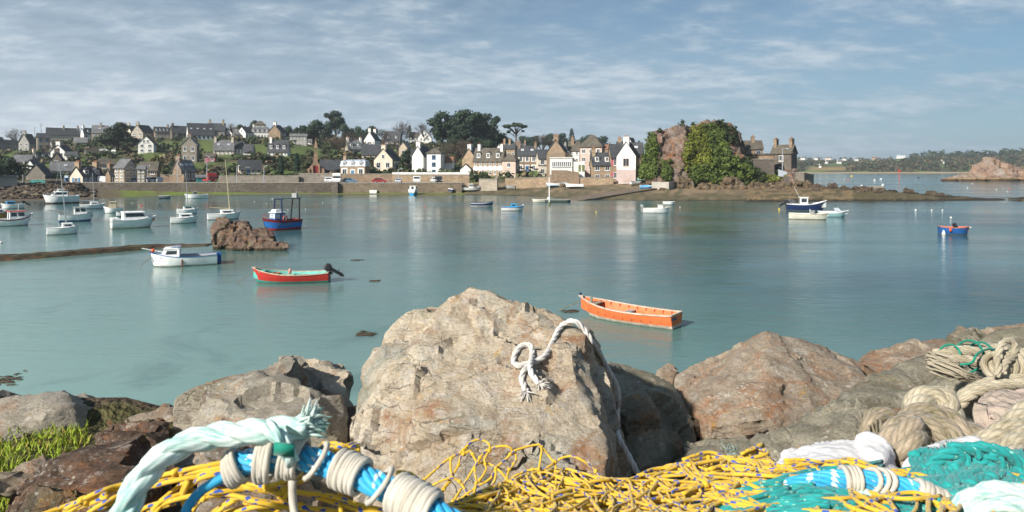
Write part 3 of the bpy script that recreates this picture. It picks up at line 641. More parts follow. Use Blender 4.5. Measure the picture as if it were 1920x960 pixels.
# --- castle rock side
H(1379, 334, 22, 62, 14, 20, -14, 'd', 'B', 'brown stone manor with twin gables against the cliff', {'f': (2, 4)}, (.9, -.6), group=hg, Y=178, wsz=.8)
H(1410, 338, 36, 60, 14, 30, 12, 'n', 'B', 'brown stone house with broad chimney and two arched blue windows', {'f': (2, 3)}, (.1,), group=hg, Y=182, frame=M_bluew)
H(1417, 340, 68, 50, 1, 16, -5, 'n', 'B', 'massive dark stone rampart building behind the ivy', None, group=hg, Y=174, cat='building')
H(1470, 330, 42, 44, 14, 26, -24, 'd', 'B', 'grey stone house with two square chimneys at the headland end', {'f': (1, 2)}, (-.93, .9), group=hg, Y=176, chim_m='n', chim_h=1.4)

# ---- special parts and buildings
def restaurant():
    px, Y = 1053, 166.5; s = Y/F; w_, h = 40*s, 27*s; c = W(px, 323, Y)
    o = root('restaurant', c+Vector((0, 2.5, 0)), 0, 'white restaurant with a long strip of glazed windows and roof terrace', 'building', hg); FOOT.append((c.x, c.y+2, 5))
    m = MB(); m.box((0, 0, h/2-.3), (w_, 5, h+.6)); m.box((0, 0, h*.99+.1), (w_+.4, 5.4, .2)); m.build('wall', M_white, o)
    for i in range(5):
        m = MB(); q = (i+.5)/5*w_*.92-w_*.46
        for k in range(2): window(m, (q+(k-.5)*.47, -2.5, h*.56), 'f', .44, 1.35, mull=False)
        m.build('window', [M_frame, M_glass], o)
    m = MB(); m.tube([(-w_/2, -2.5, h+1.1), (w_/2, -2.5, h+1.1)], .05, 6); m.tube([(-w_/2, -2.5, h+.7), (w_/2, -2.5, h+.7)], .03, 5)
    for i in range(11): m.tube([(-w_/2+w_*i/10, -2.5, h+.1), (-w_/2+w_*i/10, -2.5, h+1.1)], .035, 5)
    m.build('railing', mat('weathered_rail', (.22, .19, .13), .8, .2, 3), o)
    # lower white annex with green doors
    c = W(1086, 330, 166); o = root('annex', c+Vector((0, 1.5, 0)), 0, 'low white annex with two green doors right of the restaurant', 'building', hg)
    m = MB(); m.box((0, 0, 1.0), (20*s, 3, 5.0)); m.build('wall', M_white, o)
    for q in (.1, .95):
        m = MB(); m.box((q, -1.52, 1.9), (.55, .08, 1.6)); m.build('door', M_green, o)
restaurant()
def chapel():
    Y = 200.0; px = 592; s = Y/F; th = math.atan2(px-960, F); c = W(px, 330, Y)
    o = root('chapel', c, -th, 'stone chapel with pointed openwork bell gable and red door', 'chapel'); FOOT.append((c.x, c.y+5, 9))
    u = s*math.cos(th); hw = 15*u
    m = MB(); m.prism([(-hw, -3), (hw, -3), (hw, 12*s), (3.6*u, 26*s), (3.6*u, 42*s), (-3.6*u, 42*s), (-3.6*u, 26*s), (-hw, 12*s)], 0, 1.4, 0, 'y')
    for sx in (-1, 1): m.box((sx*hw*.92, -.45, 5*s), (1.0, 1.0, 18*s), top=.7); m.box((sx*hw*.42, -.3, 8*s), (.6, .7, 26*s), top=.6)
    for sx in (-1, 1): m.box((sx*2.9*u, .7, 47*s), (1.0*u, 1.2, 11*s))
    m.box((0, .7, 47*s), (.8*u, 1.2, 11*s)); m.box((0, .7, 53*s), (7.8*u, 1.5, 1.2*s))
    m.build('facade', stone_mat('chapel_stone', (.34, .23, .16)), o)
    m = MB(); m.add([(-3.4*u, .1, 53.6*s), (3.4*u, .1, 53.6*s), (3.4*u, 1.4, 53.6*s), (-3.4*u, 1.4, 53.6*s), (0, .7, 69*s)], [(3, 2, 1, 0), (0, 1, 4), (1, 2, 4), (2, 3, 4), (3, 0, 4)]); m.tube([(0, .7, 68*s), (0, .7, 72*s)], .08, 5); m.build('spire', _M['chapel_stone'], o)
    m = MB(); m.prism([(-.9, .05), (.9, .05), (.9, 2.2), (.5, 2.9), (0, 3.2), (-.5, 2.9), (-.9, 2.2)], -.12, .05, 0, 'y'); m.build('door', mat('red_door', (.25, .03, .03), .6, .1, 1), o)
    m = MB(); m.prism([(-hw*.9, -3), (hw*.9, -3), (hw*.9, 12*s), (0, 24*s), (-hw*.9, 12*s)], 1.4, 15, 0, 'y'); m.build('nave', S_dark, o)
    m = MB()
    for sg in (-1, 1):
        p = [(sg*hw, 11*s), (sg*hw, 12.5*s), (0, 26*s), (0, 24.3*s)]; m.prism(p if sg < 0 else p[::-1], 1.45, 15.3, 0, 'y')
    m.build('roof', SL, o)
    c = W(617, 330, Y+6)
    o = root('chapel_hall', c+Vector((0, 4, 0)), R(-2)-th, 'dark slate-roofed hall attached to the right side of the chapel', 'chapel'); FOOT.append((c.x, c.y+5, 8))
    w_ = 46*u; m = MB(); m.prism([(-3.5, -3), (3.5, -3), (3.5, 12*s), (0, 30*s), (-3.5, 12*s)], -w_/2, w_/2); m.build('wall', S_dark, o)
    m = MB()
    for sg in (-1, 1):
        p = [(sg*3.9, 10.4*s), (sg*3.9, 12*s), (0, 32*s), (0, 30*s)]; m.prism(p if sg < 0 else p[::-1], -w_/2-.3, w_/2+.3)
    m.build('roof', SL, o)
chapel()
# bus shelter, teal screen, street lamps, utility poles
def shelter():
    c = W(133, 349, 166); o = root('bus_shelter', c, 0, 'small bus shelter with pale roof and blue posts by the sea wall', 'bus shelter')
    m = MB(); m.box((0, 0, 2.3), (2.3, 1.4, .55)); m.build('roof', mat('pale_blue', (.42, .52, .6), .6, .1, 1), o)
    for x in (-1, 1):
        m = MB(); m.box((x, 0, 1.0), (.18, 1.2, 2.05)); m.build('post', mat('strong_blue', (.03, .17, .42), .6, .1, 1), o)
    c = W(71, 349, 168); o = root('screen_fence', c, 0, 'teal canvas screen along the road at left', 'screen'); m = MB(); m.box((0, 0, .7), (3.6, .12, 1.5)); m.build('canvas', _M['teal_board'], o)
    m = MB()
    for x in (-1.8, 0, 1.8): m.cyl((x, .1, -.4), (x, .1, 1.6), .05)
    m.build('post', M_dark, o)
shelter()
def pole(px, py, top, Y, kind, label, cat, group):
    c = W(px, py, Y); h = (py-top)*Y/F; o = root(kind, c, 0, label, cat, group); m = MB()
    m.tube([(0, 0, -1), (0, 0, h)], [.11, .06] if kind == 'street_lamp' else [.14, .1], 7)
    m.build('post', M_zinc if kind == 'street_lamp' else mat('pole_wood', (.16, .13, .10), .9, .2, 3), o); m = MB()
    if kind == 'street_lamp':
        m.tube([(0, 0, h), (.25, -.2, h+.15), (.8, -.6, h+.2)], .035, 5); m.box((.95, -.7, h+.17), (.6, .22, .14), rz=R(-35)); m.build('lamp_head', M_zinc, o)
    else:
        m.box((0, 0, h-.25), (1.6, .1, .12)); m.box((0, 0, h-.9), (1.1, .1, .12)); m.build('crossarm', _M['pole_wood'], o)
for px, py, t, Y, l in [(28, 347, 312, 168, 'street lamp at the left edge above the boulder revetment'), (43, 346, 305, 170, 'second street lamp from the left, by the yellow-green pine'), (277, 344, 312, 172, 'street lamp beside the narrow pale three-storey house'),
                       (333, 343, 296, 166, 'street lamp in front of the big blank brown gable'), (388, 342, 296, 166, 'street lamp by the red lorry'), (444, 344, 312, 166, 'street lamp left of the roadside cottage with white gable'), (495, 343, 312, 166, 'street lamp right of the roadside cottage'),
                       (747, 342, 318, 167, 'street lamp near the silver car'), (1467, 322, 280, 171, 'pale lamp post against the headland end house')]:
    pole(px, py, t, Y, 'street_lamp', l, 'street lamp', 'street lamps')
for px, py, t, l in [(77, 262, 232, 'tallest wooden utility pole on the left skyline'), (65, 262, 238, 'shorter utility pole left of the tallest one'), (85, 292, 268, 'bare wooden pole in the gardens below the tan house'), (1483, 318, 284, 'brown wooden pole standing before the headland end house')]:
    pole(px, py, t, 172 if px > 1000 else hit(px, py), 'utility_pole', l, 'utility pole', 'utility poles')
# ---------------------------------------------------------------- rocks
def rock_mat(name, base, dark, rust=0.3, lichen=0.3, yellow=0.15, green=0.1, scale=1.0, zones=None, grey=(0.30, 0.29, 0.27), bump=0.8):
    m = bpy.data.materials.new(name); m.use_nodes = True; nt = m.node_tree; b = nt.nodes['Principled BSDF']; L = nt.links.new
    b.inputs['Roughness'].default_value = 0.88; b.inputs['Specular IOR Level'].default_value = 0.2
    tc = nt.nodes.new('ShaderNodeTexCoord'); mp = N(nt, 'ShaderNodeMapping'); mp.inputs['Scale'].default_value = (scale,)*3; L(tc.outputs['Object'], mp.inputs[0]); V = mp.outputs[0]
    def nz(s, d=6.0, r=0.62, dist=0.0):
        n = N(nt, 'ShaderNodeTexNoise', Scale=s, Detail=d, Roughness=r, Distortion=dist); L(V, n.inputs[0]); return n.outputs[0]
    c = mixc(nt, ramp(nt, nz(2.2, 8, .68, .4), [(0.36, 0.0), (0.62, 1.0)]), dark, base)
    c = mixc(nt, ramp(nt, nz(1.1, 5, .6, .8), [(0.50, 0.0), (0.60, 0.8)]), c, grey)
    if rust: c = mixc(nt, ramp(nt, nz(1.7, 7, .7, 1.2), [(0.60-rust*.3, 0.0), (0.72-rust*.2, 0.85)]), c, (0.33, 0.135, 0.05))
    ms = N(nt, 'ShaderNodeMapping'); ms.inputs['Rotation'].default_value = (R(28), R(18), 0); ms.inputs['Scale'].default_value = (1.5, 1.5, 14); L(V, ms.inputs[0])
    st = N(nt, 'ShaderNodeTexNoise', Scale=1.6, Detail=5.0, Roughness=0.7, Distortion=0.5); L(ms.outputs[0], st.inputs[0])
    c = mixc(nt, ramp(nt, st.outputs[0], [(0.40, 0.55), (0.50, 0.0)]), c, dark)
    if lichen:
        v = N(nt, 'ShaderNodeTexVoronoi', Scale=26.0); L(V, v.inputs[0])
        f = math_n(nt, 'MULTIPLY', ramp(nt, v.outputs[0], [(0.20, 1.0), (0.34, 0.0)]), ramp(nt, nz(2.6, 4), [(0.60-lichen*.3, 0.0), (0.66, 1.0)]))
        c = mixc(nt, f, c, (0.56, 0.54, 0.46))
        c = mixc(nt, ramp(nt, nz(9, 7, .75), [(0.60-lichen*.12, 0.0), (0.68, 0.75)]), c, (0.60, 0.56, 0.50))
    if yellow: c = mixc(nt, math_n(nt, 'MULTIPLY', ramp(nt, nz(13, 5, .7), [(0.58, 0.0), (0.64, 0.9)]), ramp(nt, nz(1.9, 3), [(0.62-yellow*.4, 0.0), (0.70, 1.0)])), c, (0.50, 0.30, 0.05))
    if green: c = mixc(nt, ramp(nt, nz(1.3, 6, .65, .5), [(0.62-green*.3, 0.0), (0.72, 0.8)]), c, (0.10, 0.115, 0.045))
    c = mixc(nt, ramp(nt, nz(45, 4, .7), [(0.36, 0.55), (0.50, 0.0)]), c, tuple(x*.5 for x in dark))
    wn = N(nt, 'ShaderNodeTexNoise', Scale=3.0, Detail=5.0, Roughness=.65); L(V, wn.inputs[0])
    va = nt.nodes.new('ShaderNodeVectorMath'); va.operation = 'MULTIPLY_ADD'; L(wn.outputs['Color'], va.inputs[0]); va.inputs[1].default_value = (.22, .22, .22); L(V, va.inputs[2])
    mv = N(nt, 'ShaderNodeMapping'); mv.inputs['Rotation'].default_value = (R(35), R(20), R(15)); mv.inputs['Scale'].default_value = (1.0, 1.6, 3.2); L(va.outputs[0], mv.inputs[0])
    ck = N(nt, 'ShaderNodeTexVoronoi', Scale=2.3, feature='DISTANCE_TO_EDGE'); L(mv.outputs[0], ck.inputs[0])
    crack = ramp(nt, ck.outputs[0], [(0.0, 1.0), (0.018, 0.0)]); crack = math_n(nt, 'MULTIPLY', crack, ramp(nt, nz(1.5, 4), [(0.52, 0.0), (0.62, 1.0)]))
    c = mixc(nt, math_n(nt, 'MULTIPLY', crack, .18), c, tuple(x*.35 for x in dark))
    if zones:
        ge = nt.nodes.new('ShaderNodeNewGeometry'); sp = nt.nodes.new('ShaderNodeSeparateXYZ'); L(ge.outputs['Position'], sp.inputs[0])
        zz = math_n(nt, 'ADD', sp.outputs[2], math_n(nt, 'MULTIPLY', math_n(nt, 'SUBTRACT', nz(2.0, 5), 0.5), zones[2]))
        f = ramp(nt, math_n(nt, 'DIVIDE', zz, zones[0]), [(0.55, 1.0), (0.8, 0.0)]); c = mixc(nt, f, c, zones[1])
        if len(zones) > 3:
            f = ramp(nt, math_n(nt, 'DIVIDE', zz, zones[0]), [(0.7, 0.0), (0.95, 0.85), (1.5, 0.85), (2.0, 0.0)]); c = mixc(nt, f, c, zones[3])
    L(c, b.inputs['Base Color'])
    h = math_n(nt, 'ADD', math_n(nt, 'MULTIPLY', nz(11, 9, .76), 1.5), math_n(nt, 'MULTIPLY', st.outputs[0], 1.0)); h = math_n(nt, 'SUBTRACT', h, math_n(nt, 'MULTIPLY', crack, .6))
    bp = N(nt, 'ShaderNodeBump', Strength=bump, Distance=0.03/scale); L(h, bp.inputs['Height']); L(bp.outputs[0], b.inputs['Normal'])
    return m
def facet(p, s, k, seed):
    d, pts = noise.voronoi(p*s+Vector((seed*3.1, seed*1.7, seed)))
    q = pts[0]; n = noise.random_unit_vector  # deterministic direction from the cell point
    v = Vector((noise.cell(q*7.3+Vector((1, 0, 0))), noise.cell(q*7.3+Vector((0, 9, 0))), noise.cell(q*7.3+Vector((0, 0, 5)))))
    return (p*s+Vector((seed*3.1, seed*1.7, seed))-q).dot(v)*k/s + noise.cell(q*3.7)*k*0.25/s
def rock(name, hulls, voxel, m, label=None, cat='boulder', disp=(0.10, 0.03), fs=2.0, ns=3.0, seed=1, group=None, kind=None, smooth=False, strat=0.0, flakes=60, rho=(.05, .17)):
    bm = bmesh.new(); allp = [Vector(p) for h in hulls for p in h]
    org = Vector((sum(p.x for p in allp)/len(allp), sum(p.y for p in allp)/len(allp), min(p.z for p in allp)))
    for h in hulls:
        vs = [bm.verts.new(Vector(p)-org) for p in h]
        r = bmesh.ops.convex_hull(bm, input=vs)
        bmesh.ops.delete(bm, geom=[g for g in r['geom_interior'] if isinstance(g, bmesh.types.BMVert)], context='VERTS')
    me = bpy.data.meshes.new(name); bm.to_mesh(me); bm.free()
    ob = bpy.data.objects.new(name, me); C.objects.link(ob)
    md = ob.modifiers.new('r', 'REMESH'); md.mode = 'VOXEL'; md.voxel_size = voxel
    dg = bpy.context.evaluated_depsgraph_get(); ev = ob.evaluated_get(dg); nm = bpy.data.meshes.new_from_object(ev)
    ob.modifiers.clear(); ob.data = nm; bpy.data.meshes.remove(me); nm.name = name
    nv = len(nm.vertices); co = np.empty(nv*3, np.float32); nm.vertices.foreach_get('co', co); co = co.reshape(-1, 3).astype(np.float64)
    no = np.empty(nv*3, np.float32); nm.vertices.foreach_get('normal', no); no = no.reshape(-1, 3); rg = np.random.RandomState(seed); size = float(np.linalg.norm(co.max(0)-co.min(0)))
    if flakes:
        for k in range(flakes):
            i = rg.randint(nv); nn = no[i]+rg.normal(0, .22, 3); nn /= np.linalg.norm(nn); rr_ = size*rg.uniform(*rho); dep = rr_*rg.uniform(.04, .13)
            dv = co-co[i]; dd = dv@nn+dep; an = rg.normal(0, 1, 3); an -= nn*(an@nn); an /= np.linalg.norm(an); e = dv@an; wgt = (np.einsum('ij,ij->i', dv, dv) < rr_*rr_) & (e < rr_*.55) & (no@nn > .25)
            co -= nn*np.where(wgt & (dd > 0), np.minimum(dd, dep*2.2), 0)[:, None]
        nm.vertices.foreach_set('co', co.astype(np.float32).ravel()); nm.update()
    nrm = [v.normal.copy() for v in nm.vertices]; sv = Vector((seed*5.3, seed*2.1, seed*7.7))
    sm = noise.fractal
    for v, n in zip(nm.vertices, nrm):
        p = v.co; d = facet(p, fs, disp[0]*fs, seed) + facet(p, fs*2.7, disp[0]*fs*.35, seed+5)
        d += sm(p*ns+sv, 0.8, 2.1, 5)*disp[1]
        r = noise.ridged_multi_fractal(p*ns*.7+sv, 1.0, 2.0, 3, 1.0, 2.0); d -= max(0, r-1.35)*disp[1]*1.2
        d += sm(p*ns*3.5+sv, 0.7, 2.1, 3)*disp[1]*.45
        pk = noise.noise(p*ns*1.6+sv*2); d -= max(0, min(1, (pk-.15)*5))*disp[1]*.55
        if strat:
            q = p.z*0.8+p.y*.35-p.x*.25; d += strat*(abs((q/(0.35/fs)) % 1-.5)-.25)*noise.noise(p*fs+sv)
        v.co = p+n*d
    nm.materials.clear(); nm.materials.append(m)
    nm.polygons.foreach_set('use_smooth', [True]*len(nm.polygons))
    if not smooth: nm.set_sharp_from_angle(angle=R(32))
    nm.update(); ob.location = org
    return tag(ob, label, cat if label and kind is None else None, group, kind)
def P3(rows): return [W(a, b, c) for a, b, c in rows]
def bvh_of(ob):
    me = ob.data; return BVHTree.FromPolygons([ob.location+v.co for v in me.vertices], [tuple(p.vertices) for p in me.polygons])

RM_mid = rock_mat('outcrop_rock', (0.21, 0.135, 0.10), (0.075, 0.052, 0.04), .12, 0.1, .05, .25, .8, (0.28, (0.05, 0.04, 0.025), .25), (0.20, 0.15, 0.11))
rock('rock_outcrop', [P3([(398, 470, 50.5), (396, 425, 51.0), (408, 407, 51.5), (425, 408, 51.5), (438, 425, 50.5), (430, 472, 49.8), (402, 472, 53), (415, 410, 53), (440, 440, 53)]),
                      P3([(425, 472, 49.8), (430, 420, 51), (455, 410, 51.5), (468, 410, 51.5), (472, 425, 51), (480, 450, 50), (480, 473, 49.6), (435, 415, 54), (475, 420, 54), (480, 470, 54), (425, 470, 54)]),
                      P3([(465, 473, 49.6), (470, 425, 51.2), (492, 420, 51.5), (510, 430, 51), (517, 450, 50.2), (518, 470, 49.8), (470, 430, 54), (512, 440, 54), (515, 468, 54)]),
                      P3([(515, 472, 49.8), (516, 452, 50.4), (530, 450, 50.6), (541, 458, 50.3), (543, 466, 50), (520, 470, 52), (538, 462, 52)]),
                      P3([(445, 474, 48.9), (448, 455, 49.6), (470, 448, 49.8), (478, 460, 49.3), (476, 475, 48.8)])],
     0.085, RM_mid, 'reddish brown rock outcrop standing in the water before the blue trawler', 'rock', (0.20, 0.10), 1.1, 1.2, 3, strat=.2)
# low breakwater at left
mb = MB(); bw = []
pts = []; 
for i in range(90):
    t = i/89; px = -260+t*655; row = 490-27*t if px < 0 else interp(px, [(0, 481), (100, 474), (200, 466), (300, 458), (395, 453)])
    Y = (EYE-0.25)*F/(row-HOR); X = (px-960)*Y/F; hh = 0.34*(1-0.75*smooth((px-230)/160))+0.07*noise.noise(Vector((px*.05, 0, 0))); wd = 0.9
    pts.append((X, Y, hh, wd))
for i in range(len(pts)):
    X, Y, hh, wd = pts[i]
    for k, (dy, z) in enumerate(((-1.6, -1.0), (-1.0, 0.03), (-.75, hh*.8), (0, hh), (.75, hh*.9), (1.4, -1))):
        nz = noise.noise(Vector((X*2.2, dy*2, z)))*.12; mb.v.append((X+nz, Y+dy*wd+nz, z+nz*.5 if z > 0 else z))
for i in range(len(pts)-1):
    for k in range(5): mb.f.append((i*6+k, (i+1)*6+k, (i+1)*6+k+1, i*6+k+1)); mb.m.append(0); mb.uv.append(None); mb.col.append(None)
tag(mb.build('breakwater', rock_mat('weedy_rock', (0.115, 0.085, 0.06), (0.05, 0.038, 0.026), .2, 0.0, .05, .3, .8, None, (0.14, 0.11, 0.08))), 'long low weed-covered stone breakwater awash at the left', 'breakwater')
# boulder revetment under the road at left (hundreds of small stones)
mb = MB(); r_ = random.Random(4)
def stone(mb, c, s, r_, m=0):
    n = []; 
    for i in range(9):
        d = Vector((r_.gauss(0, 1), r_.gauss(0, 1), r_.gauss(0, .8))).normalized(); n.append(Vector(c)+Vector((d.x*s*r_.uniform(.8, 1.3), d.y*s, d.z*s*.75)))
    bm = bmesh.new(); vs = [bm.verts.new(p) for p in n]; bmesh.ops.convex_hull(bm, input=vs); bm.verts.index_update()
    mb.add([v.co.copy() for v in bm.verts], [tuple(v.index for v in f.verts) for f in bm.faces], m, col=(k := r_.uniform(.55, 1.5), k*r_.uniform(.9, 1), k*r_.uniform(.8, 1))); bm.free()
for i in range(1500):
    px = r_.uniform(-330, 178); t = r_.random(); ys = interp(px, SHORE)+5; Y = ys+t*18; z = ground(px, Y)
    stone(mb, ((px-960)*Y/F, Y, z+.15), r_.uniform(.3, .75), r_)
tag(mb.build('revetment_boulders', leaf_mat('revetment_stone', (0.10, 0.08, 0.062), .45)), 'sloping revetment of countless dark boulders below the road', kind='stuff')

# ---- castle rock (the cliff) with ivy
RM_cliff = rock_mat('cliff_rock', (0.25, 0.165, 0.125), (0.09, 0.058, 0.046), .30, .35, .15, .2, .22, (3.4, (0.21, 0.16, 0.09), 1.5), (0.25, 0.22, 0.19), 1.0)
cl = [P3([(1210, 345, 158), (1218, 300, 160), (1228, 245, 162), (1262, 230, 164), (1290, 236, 164), (1292, 345, 156), (1225, 250, 176), (1290, 235, 178), (1205, 345, 178), (1300, 345, 178)]),
      P3([(1226, 352, 154.5), (1234, 258, 158.5), (1258, 238, 160), (1288, 238, 159), (1294, 352, 153.5), (1250, 250, 170), (1290, 240, 170), (1290, 350, 170), (1235, 350, 170)]),
      P3([(1272, 350, 154), (1285, 258, 159), (1300, 232, 163), (1335, 222, 167), (1368, 234, 168), (1392, 265, 168), (1398, 300, 163), (1400, 350, 157), (1300, 235, 182), (1368, 234, 184), (1400, 350, 184), (1270, 350, 184)]),
      P3([(1380, 352, 157), (1390, 318, 160), (1440, 320, 164), (1490, 325, 166), (1505, 345, 162), (1505, 356, 160), (1380, 350, 178), (1400, 316, 178), (1495, 325, 180), (1505, 352, 178)])]
cliff = rock('cliff', cl, 0.55, RM_cliff, 'tall reddish rock bluff draped in ivy at the end of the beach', disp=(1.0, .5), fs=.22, ns=.3, seed=8, kind='structure', strat=.5, flakes=12)
# foot of the cliff: low weedy rocks
RM_foot = rock_mat('foreshore_rock', (0.17, 0.12, 0.07), (0.045, 0.036, 0.025), .12, .2, .55, .2, .5, None, (0.16, 0.13, 0.10))
feet = [(1285, 350, 152, 10, 'weedy rock ledge at the left foot of the cliff'), (1330, 352, 150, 14, 'ochre rock ledge below the ivy'), (1375, 354, 150, 13, 'dark rock shelf below the massive rampart'), (1425, 352, 149, 13, 'pale-topped ochre rock at the cliff foot'),
        (1470, 352, 148, 11, 'jagged dark rock below the sea gate'), (1505, 350, 146, 12, 'brown rock mass under the round bastion'), (1245, 352, 147, 6, 'low brown weed-hung rock beside the blue dinghy'), (1535, 356, 143, 8, 'last dark rock where the spit begins')]
for i, (px, py, Y, hw, lab) in enumerate(feet):
    c = W(px, py, Y); c.z = ground(min(px, 1490), Y)-.3; s = Y/F*hw*1.5; q = random.Random(i); h = 1.6+q.random()*1.6 if hw > 7 else .9
    hull = [c+Vector((a*s, b*s*.7, z*h)) for a, b, z in [(-1.2, -1, 0), (1.2, -1, 0), (-1.3, 1, 0), (1.3, 1, 0), (-.9, -.6, .6+q.random()*.4), (-.2, -.7, .8), (.8, -.6, .5+q.random()*.4), (-.6, .7, 1), (.7, .7, .9)]]
    rock('foreshore_rock', [hull], .22, RM_foot, lab, 'rock', (.35, .25), .6, .8, 20+i, group='rocks at the foot of the cliff')

# ---- foliage generators
def leaves(mb, c, r, n, size, rr, m=0, sq=0.8, base=1.0, var=.45, up=.25):
    c = Vector(c)
    for _ in range(n):
        d = Vector((rr.gauss(0, 1), rr.gauss(0, 1), rr.gauss(0, 1))).normalized(); rad = r*rr.uniform(.55, 1.05)
        p = c+Vector((d.x*rad, d.y*rad, d.z*rad*sq)); nn = (d+Vector((rr.uniform(-.7, .7), rr.uniform(-.7, .7), rr.uniform(-.5, .7)+up))).normalized()
        a = nn.orthogonal().normalized(); b = nn.cross(a); an = rr.uniform(0, 6.28); a, b = a*math.cos(an)+b*math.sin(an), b*math.cos(an)-a*math.sin(an)
        s = size*rr.uniform(.6, 1.3); k = base*rr.uniform(1-var, 1+var)
        mb.add([p-a*s-b*s*.6, p+a*s*.8-b*s*.7, p+a*s+b*s*.5, p-a*s*.7+b*s*.8], [(0, 1, 2, 3)], m, col=(k*rr.uniform(.92, 1.08), k, k*rr.uniform(.85, 1.1)))
B_bark = mat('bark', (0.10, 0.075, 0.055), .95, .3, 2)
def branches(mb, p, d, ln, r, depth, rr, spread=.55, m=0, kids=3, tips=None):
    q = p+d*ln; mid = (p+q)/2+Vector((rr.uniform(-.05, .05), rr.uniform(-.05, .05), rr.uniform(-.03, .05)))*ln
    mb.tube([p, mid, q], [r, r*.8, r*.6], 5 if depth > 2 else 3, m, cap=False)
    if depth == 0:
        if tips is not None: tips.append(q)
        return
    for k in range(kids):
        nd = (d+Vector((rr.gauss(0, spread), rr.gauss(0, spread), rr.gauss(.08, spread*.7)))).normalized()
        branches(mb, q if k < 2 else mid, nd, ln*rr.uniform(.62, .85), r*.58, depth-1, rr, spread, m, kids, tips)
def proto(kind, seed, lm):
    rr = random.Random(seed); o = root(kind, (0, 0, 0), 0, 'x', 'tree'); t = MB(); c = MB(); V = Vector
    if kind == 'evergreen_tree':
        t.tube([(0, 0, -1), (.1, 0, 2), (0, .1, 5)], [.45, .35, .2], 6)
        bl = [(rr.gauss(0, 2.0), rr.gauss(0, 1.8), rr.uniform(3.0, 8.2), rr.uniform(1.3, 2.3)) for _ in range(22)]
        for x, y, z, r in bl:
            k = 1-max(0, (z-5)/6); t.tube([(0, 0, 2.5), (x*k*.5, y*k*.5, z*.8), (x*k, y*k, z)], [.16, .1, .05], 4); leaves(c, (x*k, y*k, z), r, 120, .30, rr, sq=.75)
    if kind == 'broad_tree':
        t.tube([(0, 0, -1), (.1, 0, 1.5), (0, .1, 3.5)], [.7, .5, .35], 7)
        for _ in range(38):
            a = rr.uniform(0, 6.28); rad = rr.uniform(0, 5.6); z = 3.0+rr.random()*6*(1-(rad/6.6)**2); x, y = rad*math.cos(a), rad*math.sin(a)
            t.tube([(0, 0, 2.5), (x*.5, y*.5, z*.75), (x, y, z)], [.18, .12, .05], 4); leaves(c, (x, y, z), rr.uniform(1.2, 1.9), 170, .26, rr, sq=.6)
    if kind == 'pine_tree':
        tips = []; t.tube([(0, 0, -1), (.15, .1, 3), (-.1, 0, 6.5)], [.32, .24, .16], 6)
        for k in range(24):
            z0 = rr.uniform(3.0, 6.6); a = rr.uniform(0, 6.28); ln = rr.uniform(1.2, 3.0); q = V((ln*math.cos(a), ln*math.sin(a), z0+rr.uniform(.6, 2.4)))
            t.tube([(0, 0, z0), q*.5+V((0, 0, z0*.45)), q], [.12, .08, .04], 4); leaves(c, q+V((0, 0, .1)), rr.uniform(1.0, 1.7), 130, .24, rr, sq=.55)
        leaves(c, (0, 0, 8.6), 2.0, 260, .22, rr, sq=.5)
    if kind == 'umbrella_pine':
        t.tube([(0, 0, -1), (.1, 0, 3), (-.15, .1, 6.4)], [.28, .22, .17], 6)
        for k in range(22):
            a = rr.uniform(0, 6.28); ln = 3.3*math.sqrt(rr.random()); q = V((ln*math.cos(a), ln*math.sin(a)*.8, 9.3-ln*.28+rr.uniform(-.2, .2)))
            t.tube([(-.15, .1, 6.2), (q.x*.5, q.y*.5, 7.6), q-V((0, 0, .3))], [.12, .08, .03], 4); leaves(c, q, .85, 95, .19, rr, sq=.38)
        for k in range(4):
            a = rr.uniform(0, 6.28); q = V((2.2*math.cos(a), 1.8*math.sin(a), rr.uniform(6.4, 7.3))); t.tube([(0, 0, 5.6), q], [.08, .03], 4); leaves(c, q, .6, 50, .17, rr, sq=.4)
    if kind == 'conifer':
        t.tube([(0, 0, -1), (0, 0, 10)], [.22, .05], 6)
        for k in range(16):
            z = 2+k*.5; ln = (10.2-z)*.32
            for j in range(6):
                a = j*1.047+k*.5+rr.uniform(-.2, .2); q = V((ln*math.cos(a), ln*math.sin(a), z-.1+rr.uniform(-.15, .25))); t.tube([(0, 0, z), q], [.05, .02], 3); leaves(c, q*.8+V((0, 0, z*.2)), .42, 16, .17, rr, sq=.4)
    if kind == 'cypress':
        t.tube([(0, 0, -1), (0, 0, 7)], [.3, .1], 6)
        for k in range(26):
            z = .8+k*.35; r = 1.75*math.sin(min(1, (10.4-z)/7)*1.57)*(.75+.25*min(1, z/2)); leaves(c, (rr.uniform(-.25, .25), rr.uniform(-.25, .25), z), r, 90, .24, rr, sq=.5)
    if kind == 'bare_tree':
        tips = []; 
        for k in range(5): branches(t, V((0, 0, -.5 if k == 0 else 1.5)), V((rr.gauss(0, .45), rr.gauss(0, .45), 1)).normalized(), 2.6, .22, 5, rr, .48, tips=tips)
        for q in tips[::3]: leaves(c, q, .35, 2, .10, rr)
    if kind == 'willow':
        t.tube([(0, 0, -1), (.1, 0, 3.5)], [.4, .25], 6)
        for k in range(30):
            a = rr.uniform(0, 6.28); ln = rr.uniform(.5, 3.6); z = 3.0+rr.random()*6*(1-(ln/4.4)**2); q = V((ln*math.cos(a), ln*math.sin(a), z)); t.tube([(0, 0, 2.5), q*.6+V((0, 0, z*.3)), q], [.1, .06, .02], 4); leaves(c, q, 1.1, 60, .22, rr, sq=1.0)
    if kind == 'round_shrub':
        t.tube([(0, 0, -.5), (0, 0, 3)], [.25, .1], 5)
        for k in range(12): leaves(c, (rr.gauss(0, 1.7), rr.gauss(0, 1.5), rr.uniform(2, 7)), 2.6, 90, .42, rr, sq=.8)
    t.build('trunk', B_bark, o); c.build('crown', lm, o)
    return o
